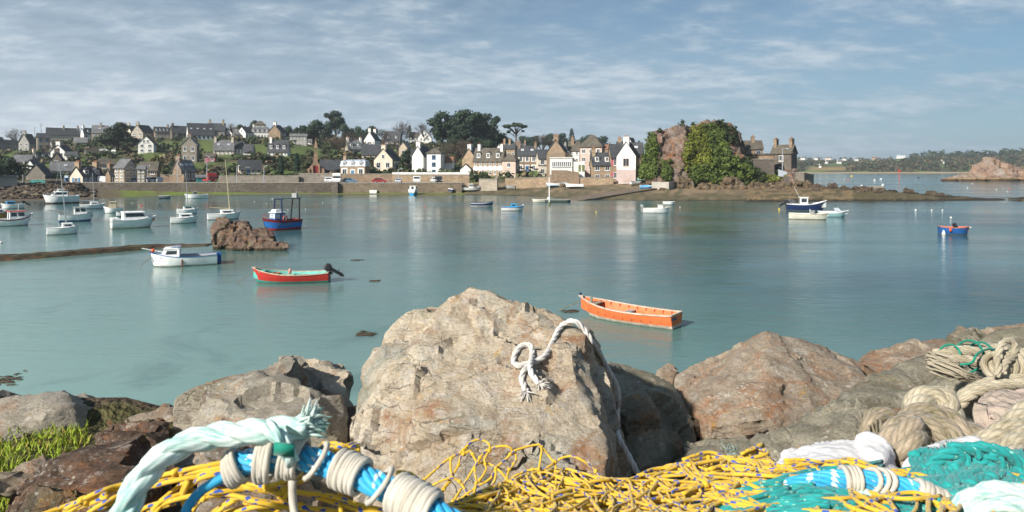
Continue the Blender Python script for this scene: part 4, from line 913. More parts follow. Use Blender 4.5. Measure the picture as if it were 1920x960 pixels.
LM = dict(evergreen_tree=leaf_mat('leaf_evergreen', (0.028, 0.048, 0.026)), broad_tree=leaf_mat('leaf_holm', (0.034, 0.050, 0.026)), pine_tree=leaf_mat('leaf_pine', (0.030, 0.050, 0.028)), umbrella_pine=_M.get('x') or leaf_mat('leaf_umbrella', (0.035, 0.058, 0.03)),
          conifer=leaf_mat('leaf_conifer', (0.028, 0.055, 0.038)), cypress=leaf_mat('leaf_cypress', (0.018, 0.042, 0.024)), bare_tree=leaf_mat('leaf_bud', (0.12, 0.09, 0.06)), willow=leaf_mat('leaf_willow', (0.16, 0.16, 0.055)), round_shrub=leaf_mat('leaf_shrub', (0.07, 0.085, 0.035)))
PRO = {}
def tree(kind, px, py, hpx, wf, label, Y=None, group=None, rzz=None):
    ks = (kind, len([1 for k in PRO if k[0] == kind]) if len([1 for k in PRO if k[0] == kind]) < 2 else rnd.randrange(2))
    if Y is None: Y = hit(px, py)
    z = EYE-(py-HOR)*Y/F; h = hpx*Y/F/(10 if kind != 'bare_tree' else 9.5); loc = Vector(((px-960)*Y/F, Y, z))
    if ks not in PRO:
        o = proto(kind, 11+len(PRO), LM[kind]); PRO[ks] = o; o.location = loc; o['label'] = label
        if group: o['group'] = group
    else: o = copy_tree(PRO[ks], loc, 0, label, group)
    o.scale = (h*wf, h*wf, h); o.rotation_euler = (0, 0, rnd.uniform(0, 6.28) if rzz is None else rzz)
    return o
TG = 'trees around the village'
for a in [
 ('bare_tree', 32, 276, 36, 1.1, 'round bare tree on the skyline at far left'), ('evergreen_tree', 3, 285, 34, .9, 'dark bushy tree cut by the left edge of the skyline'),
 ('evergreen_tree', 12, 345, 58, 1.0, 'big dark evergreen at left above the grey garage'), ('evergreen_tree', -30, 350, 70, 1.1, 'dark evergreen mostly beyond the left edge'), ('umbrella_pine', 44, 344, 38, 1.2, 'yellow-green flat-topped pine beside the street lamps'),
 ('broad_tree', 221, 289, 62, 1.0, 'great round dark holm oak on the left hillside'), ('willow', 289, 334, 50, .85, 'pale olive willow beside the brown-roofed house'), ('bare_tree', 88, 290, 22, 1.0, 'leafless brown tree below the tan house'),
 ('pine_tree', 478, 250, 26, .9, 'windswept pine behind the tall hipped house'), ('pine_tree', 450, 256, 24, .8, 'small pine left of the mansard mansion'), ('bare_tree', 436, 256, 26, .8, 'bare slim tree behind the ridge cottages'),
 ('evergreen_tree', 540, 262, 28, .9, 'dark round tree right of the slate house on the ridge'), ('evergreen_tree', 557, 262, 28, .8, 'second dark tree behind the long two-storey house'), ('evergreen_tree', 588, 274, 58, .95, 'massive dark evergreen above the chapel spire'),
 ('pine_tree', 628, 268, 64, .8, 'tallest pine with tufted top left of centre'), ('evergreen_tree', 648, 270, 46, .7, 'dark tree leaning right of the tallest pine'), ('evergreen_tree', 613, 268, 40, .7, 'dark conifer left of the tallest pine'), ('evergreen_tree', 694, 270, 40, 1.0, 'broad dark tree above the bright white gable'), ('evergreen_tree', 672, 264, 30, .8, 'dark tree by the turreted villa'),
 ('bare_tree', 660, 280, 34, 1.2, 'brown leafless trees left of the turreted villa'), ('bare_tree', 632, 290, 36, 1.2, 'brown bare tree below the tallest pine'), ('round_shrub', 612, 290, 26, 1.0, 'yellow-green bush right of the bell gable'), ('bare_tree', 718, 272, 30, 1.0, 'bare tree right of the bright white gable'),
 ('bare_tree', 750, 272, 46, 1.0, 'tall bare tree left of the A-frame chalet'), ('conifer', 768, 268, 34, 1.0, 'spindly conifer left of the A-frame chalet'), ('bare_tree', 794, 262, 32, 1.0, 'brown bare tree behind the A-frame chalet'), ('evergreen_tree', 762, 312, 34, .8, 'dark tree right of the cream gabled villa'), ('round_shrub', 778, 284, 20, 1.0, 'round green bush below the A-frame lawn'),
 ('pine_tree', 829, 292, 88, .85, 'leftmost giant pine of the central clump'), ('pine_tree', 848, 290, 78, .8, 'second giant pine of the central clump'), ('pine_tree', 872, 292, 92, .85, 'highest giant pine in the middle of the clump'), ('pine_tree', 893, 290, 84, .7, 'giant pine right of the highest one'), ('pine_tree', 912, 290, 82, .8, 'giant pine with open branches near the clump\'s right side'), ('evergreen_tree', 932, 292, 60, .8, 'dark sloping tree at the right edge of the pine clump'),
 ('evergreen_tree', 858, 292, 70, .9, 'dark evergreen filling between the first two giant pines'), ('evergreen_tree', 902, 292, 68, .8, 'dark evergreen filling behind the highest giant pine'), ('evergreen_tree', 942, 290, 44, 1.0, 'low dark evergreen tapering towards the umbrella pine'), ('evergreen_tree', 842, 296, 40, .9, 'dark undergrowth tree below the leftmost giant pine'), ('evergreen_tree', 885, 298, 44, 1.1, 'dark tree filling under the giant pines'), ('evergreen_tree', 912, 300, 44, 1.0, 'dark tree above the hotel roof'), ('umbrella_pine', 967, 296, 70, .95, 'solitary flat-topped umbrella pine against the sky'),
 ('bare_tree', 866, 312, 54, .9, 'reddish brown leafless tree right of the white tower house'), ('bare_tree', 846, 300, 36, .9, 'reddish bare tree behind the tower house'), ('willow', 922, 292, 24, .8, 'light green tree among the dark pines'),
 ('evergreen_tree', 950, 285, 34, .9, 'dark tree left of the umbrella pine'), ('evergreen_tree', 985, 284, 32, 1.1, 'low dark tree right of the umbrella pine'), ('evergreen_tree', 1002, 282, 30, 1.0, 'dark tree between umbrella pine and bare wood'), ('bare_tree', 1016, 290, 40, 1.1, 'broad bare brown tree above the brown stone house'), ('evergreen_tree', 1030, 280, 32, 1.0, 'dark tree behind the broad stone chimney'),
 ('evergreen_tree', 1052, 285, 38, 1.0, 'dark round tree left of the conifer'), ('conifer', 1072, 290, 50, .9, 'tall thin conifer left of the beige tower house'), ('evergreen_tree', 1100, 290, 40, 1.1, 'dark treetop behind the mossy hip roof'), ('evergreen_tree', 1126, 290, 38, 1.0, 'dark tree right of the mossy hip roof'), ('evergreen_tree', 1142, 300, 32, 1.0, 'dark tree above the small dormers of the beach house'),
 ('conifer', 1198, 285, 22, 1.3, 'palm-like treetop behind the white beach end gable'), ('cypress', 527, 328, 36, 1.0, 'narrow dark cypress left of its twin'), ('cypress', 557, 324, 38, 1.0, 'narrow dark cypress near the chapel'), ('round_shrub', 583, 300, 26, .8, 'yellow flowering bush left of the bell gable'),
 ('evergreen_tree', 990, 290, 22, 1.1, 'small dark tree behind the brown stone house chimney'), ('evergreen_tree', 1086, 290, 30, .8, 'dark tree between conifer and beige tower house')]:
    tree(*a, group=TG)
for i, (px, py, h, l) in enumerate([(505, 322, 18, 'rounded shrub by the roadside cottage'), (540, 320, 18, 'brownish shrub between the two cypresses'), (574, 318, 22, 'dark shrub left of the chapel'), (484, 305, 20, 'dark shrub below the white dormer house'), (497, 304, 20, 'dark shrub left of the white dormer house'),
        (445, 333, 10, 'low shrub by the red lorry'), (470, 332, 8, 'low yellow shrub in the cottage garden'), (648, 330, 10, 'shrub at the corner of the zinc-roofed house'), (705, 326, 8, 'clipped shrub below the villa balcony'), (750, 322, 8, 'clipped shrub right of the cream villa'), (880, 332, 14, 'shrub beside the white garage gable'), (993, 325, 6, 'red-green shrub at the stone house door'),
        (1013, 306, 14, 'palm-like shrub behind the cream pavilion'), (825, 272, 14, 'dark shrub right of the A-frame lawn'), (1243, 322, 8, 'small shrub on the cliff foot terrace'), (1484, 338, 22, 'dark shrub by the sea gate')]):
    tree('round_shrub', px, py, h, 1.2, l, Y=(170 if px > 1200 else None), group='garden shrubs')

# hillside undergrowth: gardens, hedges and scrub that nobody could count
mb = MB(); r_ = random.Random(9); cnt = 0
while cnt < 3000:
    px = r_.uniform(-60, 1190); Y = r_.uniform(187, 470)
    z = ground(px, Y); row = HOR+(EYE-z)*F/Y; x = (px-960)*Y/F
    if any(a < px < b and c < row < d for a, b, c, d in LAWNS): continue
    if any(abs(x-fx) < fr and abs(Y-fy) < fr for fx, fy, fr in FOOT): continue
    if noise.noise(Vector((px*.02, Y*.03, 5))) < -.25: continue
    cnt += 1; s = r_.uniform(.8, 2.1)*(1.25 if px > 560 else 1); k = r_.uniform(.6, 1.5); br = r_.random() < (.35 if px < 560 else .45)
    leaves(mb, (x, Y, z+s*.5), s, 26, .34+.1*s, r_, m=1 if br else 0, base=k, sq=.75)
tag(mb.build('undergrowth', [leaf_mat('scrub', (0.048, 0.066, 0.024)), leaf_mat('scrub_brown', (0.105, 0.082, 0.048))]), 'mixed green and brown scrub, gardens and hedges over the village hillside', kind='stuff')
def hedge(a, b, py, hp, label, Y=None, m='hedge_green'):
    Y = Y or hit((a+b)/2, py); p, q = W(a, py, Y), W(b, py, Y); h = hp*Y/F; mb = MB(); rr = random.Random(int(a)); n = max(3, int((q-p).length/1.0))
    o0 = (p+q)/2
    for i in range(n):
        c = p+(q-p)*(i+.5)/n-o0; leaves(mb, (c.x, c.y, h*.5), max(.6, h*.6), 50, .3, rr, sq=.85)
    o = mb.build('hedge', leaf_mat(m, (0.035, 0.062, 0.02)), loc=o0); tag(o, label, 'hedge', 'clipped hedges on the hillside')
for a in [(300, 342, 288, 5, 'long dark hedge left of the tall austere stone house'), (300, 340, 280, 3, 'upper hedge line below the orange-brown terrace'), (318, 342, 296, 8, 'square clipped hedge against the tall stone house'), (362, 395, 260, 4, 'hedge in front of the immense slate roof'), (430, 460, 262, 4, 'hedge below the bright white cottages'),
          (645, 690, 292, 5, 'hedge below the two-dormer stone house'), (676, 718, 327, 5, 'trimmed hedge under the cream villa'), (95, 120, 330, 5, 'dark hedge above the low lean-to shed'), (505, 540, 300, 5, 'hedge in front of the white dormer house'), (880, 1000, 262, 1, 'distant hedge behind the pines')][:9]:
    hedge(*a)

# ivy and bushes on the cliff
def in_poly(x, y, P):
    c = False; j = len(P)-1
    for i in range(len(P)):
        if (P[i][1] > y) != (P[j][1] > y) and x < (P[j][0]-P[i][0])*(y-P[i][1])/(P[j][1]-P[i][1])+P[i][0]: c = not c
        j = i
    return c
BV = bvh_of(cliff)
def ivy(poly, n, size, rad, m, label, name='ivy', off=.6, extra=0.0, base=1.0):
    mb = MB(); rr = random.Random(int(poly[0][0])); xs = [p[0] for p in poly]; ys = [p[1] for p in poly]; k = 0; pts = []
    while k < n:
        x, y = rr.uniform(min(xs), max(xs)), rr.uniform(min(ys), max(ys))
        if not in_poly(x, y, poly): k += .2; continue
        d = (W(x, y, 100)-Vector((0, 0, EYE))).normalized(); loc, nr, i, t = BV.ray_cast(Vector((0, 0, EYE)), d)
        k += 1
        if loc is None: continue
        depth = noise.noise(loc*.35)*1.3
        pts.append(loc); leaves(mb, loc+nr*(off*rr.uniform(.2, 1)+max(0, depth)+extra*rr.random()), rad*rr.uniform(.5, 1.1), 22, size*.78, rr, base=base*(1+.35*noise.noise(loc*.25)), sq=.8)
    if not pts: return
    o0 = min(pts, key=lambda p: p.z).copy(); mb.v = [tuple(Vector(v)-o0) for v in mb.v]
    tag(mb.build(name, m, loc=o0), label, 'ivy' if name == 'ivy' else 'bush', 'greenery on the cliff')
IV1 = leaf_mat('ivy_bright', (0.125, 0.14, 0.022), .25); IV2 = leaf_mat('ivy_green', (0.078, 0.108, 0.024), .35); IV3 = leaf_mat('ivy_dark', (0.035, 0.05, 0.018), .45)
ivy([(1286, 262), (1300, 240), (1318, 240), (1326, 262), (1330, 300), (1322, 326), (1296, 334), (1285, 316), (1282, 290)], 800, .24, .8, IV1, 'bright yellow-green ivy curtain on the middle of the cliff')
ivy([(1304, 244), (1330, 232), (1346, 240), (1356, 262), (1372, 300), (1385, 322), (1340, 336), (1326, 330), (1330, 290), (1322, 250)], 1000, .24, .9, IV2, 'green ivy and shrubs over the right side of the cliff')
ivy([(1205, 338), (1206, 300), (1214, 280), (1226, 252), (1232, 262), (1236, 300), (1230, 330)], 520, .25, .9, IV2, 'leafy bushes at the left end of the cliff', off=1.0)
ivy([(1228, 250), (1245, 234), (1275, 227), (1312, 229), (1300, 236), (1262, 234), (1238, 248)], 110, .22, .6, IV3, 'grassy scrub along the cliff top')
ivy([(1290, 345), (1295, 318), (1330, 306), (1370, 304), (1400, 318), (1408, 340), (1350, 346)], 900, .26, 1.0, IV2, 'rounded green bushes at the foot of the cliff', name='bush', off=1.6, extra=1.0)
ivy([(1380, 345), (1385, 300), (1400, 296), (1436, 300), (1440, 330), (1430, 345)], 600, .26, 1.0, IV3, 'dark ivy mass under the rampart', off=1.2)
ivy([(1420, 340), (1430, 328), (1470, 322), (1476, 334), (1440, 342)], 220, .18, .4, leaf_mat('ivy_grass', (0.15, 0.17, 0.04), .3), 'bright grass slope right of the dark ivy', name='bush', off=.3)
ivy([(1240, 335), (1242, 305), (1256, 300), (1262, 325), (1258, 338)], 150, .2, .5, IV2, 'narrow green gully in the red cliff face', name='bush')
ivy([(1340, 232), (1352, 226), (1378, 244), (1380, 270), (1366, 268)], 160, .2, .6, IV3, 'dark scrub at the summit right side', name='bush')
# walls on the headland
wall_path('concrete_wall', wp([(1222, 150, 1.6), (1254, 148, 1.6), (1272, 156, 1.6)]), 1.5, .4, mat('concrete', (.40, .37, .32), .9, .2, .6), 'pale concrete retaining wall below the cliff', 'wall')
wall_path('bastion', wp([(1484, 166, 1.0), (1492, 160, 1.0), (1508, 157, 1.0), (1522, 160, .6), (1526, 168, .6)]), 3.9, .8, S_grey, 'rounded grey stone bastion at the tip of the headland', 'wall', cap)
wall_path('white_fence', wp([(1459, 168, 3.2), (1488, 166, 3.0)]), [2.6, 1.7], .15, M_bluew, 'pale boarded fence sloping down by the headland house', 'fence')
wall_path('rampart', wp([(1385, 168, 2.0), (1452, 168, 2.0)]), 6.2, 1.2, S_dark, 'dark rampart wall right of the ivy', 'wall', cap)
wall_path('sea_gate', wp([(1472, 157, 1.0), (1482, 157, 1.0)]), 3.2, 1.0, S_dark, 'dark stone pillar wall of the sea gate', 'wall')
# slipway
mb = MB(); a, b = W(1085, 378, 127), W(1232, 353, 148); a.z = .03; b.z = 1.75
A = [a, b, b+Vector((-4.2, 3.5, 0)), a+Vector((-4.5, 2.5, 0))]; mb.add([p for p in A]+[Vector((p.x, p.y, -1.5)) for p in A], [(0, 1, 2, 3), (4, 5, 1, 0), (5, 6, 2, 1), (6, 7, 3, 2), (7, 4, 0, 3)])
tag(mb.build('slipway', stone_mat('slip_stone', (.19, .15, .115))), 'long sloping stone slipway with shaded side on the beach', 'slipway')

# ---- spit
def spit(px, Y):
    top = interp(px, [(1400, 1.6), (1500, 1.7), (1560, 1.9), (1620, 1.6), (1700, 1.1), (1760, .75), (1800, .45), (1880, .1), (1905, -.3), (1950, -1)])
    cy = interp(px, [(1400, 150), (1560, 145), (1700, 139), (1800, 135), (1900, 131)]); hw = interp(px, [(1400, 24), (1560, 18), (1700, 12), (1800, 7), (1900, 3)])
    t = (Y-cy)/hw; base = top*(1-abs(t+.15)**1.5) if abs(t) < 1.6 else -1.5
    nz = noise.fractal(Vector((px*.05, Y*.25, 2)), .8, 2.2, 4)
    rocky = smooth((t+.25)*2.2)
    return max(base, -1.5)+nz*(.2+.75*rocky)*min(1, max(.1, top))
px_, Ys_ = list(range(1400, 1960, 3)), [118+1.2*i for i in range(50)]
mb = MB(); cols = []
for Y in Ys_:
    for px in px_:
        z = spit(px, Y); mb.v.append(((px-960)*Y/F, Y, z)); n1 = noise.noise(Vector((px*.05, Y*.3, 0)))
        cy = interp(px, [(1400, 150), (1560, 145), (1700, 139), (1800, 135), (1900, 131)])
        cols.append((.05, .04, .028) if z < .25+n1*.2 or Y > cy-3+n1*5 else (.22, .16, .09) if px < 1600 and n1 > -.1 else (.12, .10, .055))
n = len(px_)
for j in range(len(Ys_)-1):
    for i in range(n-1): mb.f.append((j*n+i, j*n+i+1, (j+1)*n+i+1, (j+1)*n+i)); mb.m.append(0); mb.uv.append(None); mb.col.append(None)
o = mb.build('beach_spit', vcol_mat('spit_ground', nscale=1.2, amt=.5, bump=.6), smooth=False); ca = o.data.color_attributes.new('tint', 'FLOAT_COLOR', 'POINT'); ca.data.foreach_set('color', [q for c in cols for q in c+(1.0,)])
tag(o, 'low weedy spit of shingle and rock running out from the headland', kind='structure')
RM_weed = rock_mat('weed_rock', (0.12, 0.09, 0.06), (0.04, 0.03, 0.022), .1, .1, .2, .2, .7, None, (0.13, 0.10, 0.08))
for i, (px, Y, s, l) in enumerate([(1625, 136, 1.7, 'largest dark boulder on the spit'), (1612, 144, 1.6, 'rounded weedy boulder left of the largest one'), (1652, 141, 1.2, 'small dark rock behind the largest boulder'), (1703, 140, 1.1, 'dark rock halfway along the spit'), (1745, 137, 1.2, 'brown rock near the low end of the spit'), (1764, 136, .9, 'small brown rock right of the brown one'),
                                  (1560, 148, 1.4, 'dark rock at the root of the spit'), (1585, 146, 1.2, 'flat dark rock near the root of the spit'), (1898, 131.5, .8, 'isolated reef rock off the tip of the spit'), (1535, 140, 1.6, 'big brown rock below the bastion')]):
    Yr = Y; c = Vector(((px-960)*Yr/F, Yr, spit(px, Yr)-.2)); q = random.Random(50+i)
    hull = [c+Vector((a*s, b*s*.8, z*s*.8)) for a, b, z in [(-1, -.8, 0), (1, -.8, 0), (-1.1, .8, 0), (1.1, .8, 0), (-.6, -.5, .8), (.5, -.5, .9), (-.5, .6, 1), (.6, .5, .7+q.random()*.4)]]
    rock('spit_rock', [hull], .17, RM_weed, l, 'rock', (.3, .15), .8, 1.0, 60+i, group='rocks on the spit')
# ---- island and far shore
isl = [P3([(1758, 341, 318), (1800, 328, 322), (1850, 324, 326), (2010, 322, 326), (2100, 341, 318), (1760, 341, 350), (2080, 341, 360), (1850, 326, 345)]),
       P3([(1812, 332, 322), (1826, 308, 328), (1850, 301, 332), (1878, 301, 334), (1905, 312, 332), (1925, 330, 324), (1850, 302, 345), (1900, 320, 350), (1815, 332, 345)]),
       P3([(1895, 334, 321), (1900, 317, 325), (1940, 314, 328), (1990, 318, 328), (2010, 334, 322), (1905, 320, 345), (1990, 320, 345)])]
rock('island', isl, 1.2, rock_mat('island_rock', (0.38, 0.26, 0.19), (0.17, 0.11, 0.08), .3, .3, .1, .25, .12, (1.5, (0.09, 0.055, 0.03), .8, (0.36, 0.24, 0.06)), (0.33, 0.28, 0.24), 1.0), 'rocky island with orange weed line at the right edge', disp=(2.2, 1.0), fs=.12, ns=.16, seed=31, kind='structure', flakes=25)
def farz(px, Y):
    crest = interp(px, [(1380, 300), (1500, 299), (1560, 300), (1640, 301), (1700, 296), (1740, 291), (1800, 292), (1850, 290), (1920, 287), (2100, 284), (2400, 296)])
    zc = EYE+(HOR-crest)*1300/F; t = (Y-885)/415
    return (.9+(zc-.9)*(t**.8 if t < 1 else 1-(t-1)*.3)) if t > 0 else .9*(Y-865)/20
px_, Ys_ = list(range(1300, 2700, 14)), [850, 868, 876, 884, 892, 905, 925, 950, 980, 1020, 1060, 1110, 1170, 1240, 1300, 1380, 1500]
mb = MB(); cols = []
for Y in Ys_:
    for px in px_:
        z = farz(px, Y); mb.v.append(((px-960)*Y/F, Y, z)); n1 = noise.noise(Vector((px*.02, Y*.02, 0)))
        cols.append((.42, .32, .2) if Y < 890 else (.30, .22, .09) if 1515 < px < 1588 and Y < 985 and Y > 915 else (.12, .17, .05) if n1 > .1 else (.08, .08, .045))
n = len(px_)
for j in range(len(Ys_)-1):
    for i in range(n-1): mb.f.append((j*n+i, j*n+i+1, (j+1)*n+i+1, (j+1)*n+i)); mb.m.append(0); mb.uv.append(None); mb.col.append(None)
o = mb.build('far_hills', vcol_mat('far_ground', nscale=.02, amt=.3, bump=0), smooth=True); ca = o.data.color_attributes.new('tint', 'FLOAT_COLOR', 'POINT'); ca.data.foreach_set('color', [q for c in cols for q in c+(1.0,)])
tag(o, 'distant low wooded shore across the bay', kind='structure')
FARH = [(hx, hw, next((y for y in range(890, 1300, 5) if EYE-(row-HOR)*y/F <= farz(hx, y)), 1295)+8) for hx, row, hw in ((1506, 300, 9), (1531, 300, 7), (1553, 300, 12), (1584, 301, 8), (1574, 307, 10), (1606, 302, 8), (1640, 300, 9), (1690, 297, 17), (1538, 315, 5), (1768, 307, 6), (1550, 307, 6))]
mb = MB(); r_ = random.Random(77); k = 0
while k < 2400:
    px = r_.uniform(1390, 2500); Y = 893+r_.random()**1.3*420; k += 1
    if 1515 < px < 1590 and Y < 1000: continue
    if px < 1620 and r_.random() < .45 and Y > 1000: continue
    if noise.noise(Vector((px*.02, Y*.02, 0))) > .22 and px < 1680: continue
    if any(abs(px-hx) < hw*1.0 and 0 < Yh-Y < 160 for hx, hw, Yh in FARH): continue
    big = px > 1690 and Y > 1180; s = r_.uniform(3, 5.5)*(1.5 if big and r_.random() < .5 else 1)
    leaves(mb, ((px-960)*Y/F, Y, farz(px, Y)+s*.7), s, 13, s*.33, r_, m=0 if (big or r_.random() < .45) else 1, base=r_.uniform(.6, 1.3), sq=.8)
tag(mb.build('far_woods', [leaf_mat('far_green', (0.04, 0.055, 0.024)), leaf_mat('far_brown', (0.10, 0.078, 0.038))]), 'far-off wood covering the opposite shore as one mass', kind='stuff')
for i, (px, row, wd, wl, rf, l) in enumerate([(1506, 300, 9, 'w', 'L', 'tiny white house at the left end of the far ridge'), (1531, 300, 7, 'w', 'L', 'tiny white house second from the left on the far ridge'), (1553, 300, 12, 'c', 'L', 'long cream house on the far ridge left of centre'), (1584, 301, 8, 'w', 'S', 'small white house above the straw-coloured field'),
        (1574, 307, 10, 'w', 'L', 'low white house on the slope above the field'), (1606, 302, 8, 'w', 'L', 'white cottage left of the orange-roofed building'), (1640, 300, 9, 't', 'T', 'orange-roofed building on the far ridge'), (1690, 297, 17, 'w', 'Z', 'long low white building on the far ridge'), (1538, 315, 5, 'w', 'L', 'white cottage beside the straw-coloured field'), (1768, 307, 6, 'w', 'L', 'white house among far trees left of the island'), (1550, 307, 6, 'w', 'L', 'isolated white cottage halfway up the far slope')]):
    Y = next((y for y in range(890, 1300, 5) if EYE-(row-HOR)*y/F <= farz(px, y)), 1295)
    H(px, row, wd, 3.6, 2.2, 7, rnd.uniform(-20, 20), wl, rf, l, {'f': (3, 1)}, (-.9,), Y=Y, group='houses on the far shore', over=.2)
# ---------------------------------------------------------------- boats
def paint(name, col, rough=.45, var=.12, scale=2.0, spec=.4, wear=None):
    new = name not in _M; m = mat(name, col, rough, var, scale, spec=spec)
    if new and name.startswith('hull_'):          # weed and scum along the waterline, plank seams on the wooden boats
        nt = m.node_tree; b = nt.nodes['Principled BSDF']; src = b.inputs['Base Color'].links[0].from_socket; tc = nt.nodes.new('ShaderNodeTexCoord'); sp = nt.nodes.new('ShaderNodeSeparateXYZ'); nt.links.new(tc.outputs['Object'], sp.inputs[0])
        n = N(nt, 'ShaderNodeTexNoise', Scale=5.0, Detail=6.0, Roughness=.7); nt.links.new(tc.outputs['Object'], n.inputs[0])
        zz = math_n(nt, 'SUBTRACT', sp.outputs[2], math_n(nt, 'MULTIPLY', n.outputs[0], .14)); f = ramp(nt, math_n(nt, 'ADD', zz, .5), [(.46, .75), (.50, .3), (.53, 0.0)]); src = mixc(nt, f, src, (.13, .12, .06))
        if name in ('hull_orange', 'hull_red', 'hull_blue', 'hull_navy', 'hull_teal'):
            fr = math_n(nt, 'FRACT', math_n(nt, 'MULTIPLY', sp.outputs[2], 8.5)); src = mixc(nt, ramp(nt, fr, [(.0, .5), (.07, 0.0)]), src, tuple(c*.35 for c in col))
        nt.links.new(src, b.inputs['Base Color'])
    if wear and 'worn' not in m:
        nt = m.node_tree; b = nt.nodes['Principled BSDF']; src = b.inputs['Base Color'].links[0].from_socket; tc = nt.nodes.new('ShaderNodeTexCoord')
        mp = N(nt, 'ShaderNodeMapping'); mp.inputs['Scale'].default_value = (1, 1, 2.5); nt.links.new(tc.outputs['Object'], mp.inputs[0])
        n = N(nt, 'ShaderNodeTexNoise', Scale=9.0, Detail=8.0, Roughness=0.75); nt.links.new(mp.outputs[0], n.inputs[0])
        nt.links.new(mixc(nt, ramp(nt, n.outputs[0], [(0.60, 0.0), (0.68, 0.7)]), src, wear), b.inputs['Base Color']); m['worn'] = 1
    return m
PW = paint('hull_white', (.84, .84, .82)); PC = paint('hull_cream', (.70, .66, .56)); PN = paint('hull_navy', (.015, .03, .10)); PB = paint('hull_blue', (.02, .11, .34), .5, .2, 3, wear=(.12, .2, .32)); PR = paint('hull_red', (.48, .035, .025), .5, .15, 3, wear=(.42, .16, .12))
PO = paint('hull_orange', (.72, .17, .05), .6, .12, 3, wear=(.66, .40, .26)); PT = paint('hull_teal', (.03, .26, .22), .6, .2, 3); PK = paint('black_paint', (.015, .015, .018), .4); PG = paint('hull_grey', (.30, .31, .31)); PY = paint('wood_varnish', (.38, .17, .04), .45, .3, 4)
PSK = paint('sky_blue', (.03, .33, .62), .5); PWD = paint('bare_wood', (.33, .26, .18), .85, .35, 6); PTR = paint('interior_teal', (.12, .46, .40), .6, .15, 4, wear=(.4, .5, .45)); PRD = paint('maroon', (.22, .02, .02), .5)
PBG = paint('canvas_beige', (.45, .38, .27), .8); PBR = paint('antifoul_brown', (.10, .04, .03), .8); PAL = paint('weedy_waterline', (.16, .17, .09), .9, .5, 8); M_metal = mat('stainless', (.55, .56, .57), .3, .1, 2, metal=.8); PCL = paint('sail_cover', (.10, .22, .16), .8)
M_bglass = mat('boat_window', (.03, .04, .05), .1, .1, 1, spec=.6); PFEN = paint('orange_plastic', (.75, .10, .02), .5)
class Hull:
    def __init__(s, L, B, Fb, rise=.6, stern=.75, srise=.1, rake=.45, draft=.3, flare=.9, n=20, full=.5):
        s.L, s.B, s.F, s.rise, s.sw, s.sr, s.rake, s.d, s.fl, s.n, s.full = L, B, Fb, rise, stern, srise, rake, draft, flare, n, full
    def b(s, t):
        f = s.full
        return s.B/2*(s.sw+(1-s.sw)*math.sin(min(t/f, 1)*math.pi/2) if t < f else (1-((t-f)/(1-f))**2.3)*.98+.02)
    def z(s, t): return s.F*(1+(s.rise*((t-.4)/.6)**2 if t > .4 else s.sr*((.4-t)/.4)**2))
    def pt(s, t, v):
        """v: 0 keel .. 1 sheer"""
        x = -s.L/2+s.L*t; b, z = s.b(t), s.z(t); dd = s.d*(1-t**7)
        prof = [(0, 0, -dd), (.22, .55, -dd*.75), (.42, .80*s.fl+.02, .02), (.55, .88*s.fl+.08*(1-s.fl)+.02, .02+(z-.02)*.22), (.86, .975, .02+(z-.02)*.8), (1, 1, z)]
        for (a, ya, za), (c, yc, zc) in zip(prof, prof[1:]):
            if v <= c: k = (v-a)/(c-a); y = b*(ya+(yc-ya)*k); zz = za+(zc-za)*k; break
        return Vector((x-s.rake*(1-v)*t**5, y, zz))
def hull_mesh(h, o, mats, name='hull'):
    """mats: bottom, stripe, topside, rub"""
    vv = [0, .22, .42, .55, .7, .86, 1]; mi = [0, 0, 1, 2, 2, 3]; mb = MB(); T = [i/h.n for i in range(h.n+1)]
    for sg in (1, -1):
        vs = [h.pt(t, v) for t in T for v in vv]; vs = [(p.x, p.y*sg, p.z) for p in vs]; k = len(vv); fs = []; ms = []
        for i in range(h.n):
            for j in range(k-1):
                f = (i*k+j, (i+1)*k+j, (i+1)*k+j+1, i*k+j+1); fs.append(f if sg < 0 else f[::-1]); ms.append(mi[j])
        mb.add(vs, fs, ms)
    k = len(vv); a = [h.pt(0, v) for v in vv]
    for j in range(k-1): mb.add([a[j], a[j+1], (a[j+1].x, -a[j+1].y, a[j+1].z), (a[j].x, -a[j].y, a[j].z)], [(0, 1, 2, 3)], mi[j])
    ob = mb.build(name, mats, o, smooth=True); ob.data.set_sharp_from_angle(angle=R(35)); return ob
def gunwale(h, o, m, w_=.09, t_=.05, transom=True):
    mb = MB(); T = [i/h.n for i in range(h.n+1)]
    for sg in (1, -1):
        vs = []
        for t in T:
            p = h.pt(t, 1); b = max(p.y-w_*.6, .0); q = p.y+w_*.4
            vs += [(p.x, sg*b, p.z-t_*.3), (p.x, sg*q, p.z-t_*.3), (p.x, sg*q, p.z+t_*.7), (p.x, sg*b, p.z+t_*.7)]
        fs = []
        for i in range(h.n):
            for j in range(4): f = (i*4+j, (i+1)*4+j, (i+1)*4+(j+1) % 4, i*4+(j+1) % 4); fs.append(f if sg < 0 else f[::-1])
        mb.add(vs, fs, 0)
    p = h.pt(0, 1)
    if transom: mb.box((p.x+.02, 0, p.z+t_*.25), (w_, p.y*2-.02, t_*1.1))
    p = h.pt(1, 1); mb.box((p.x-.06, 0, p.z+t_*.3), (.2, .12, t_*1.3))
    return mb.build('gunwale', m, o)
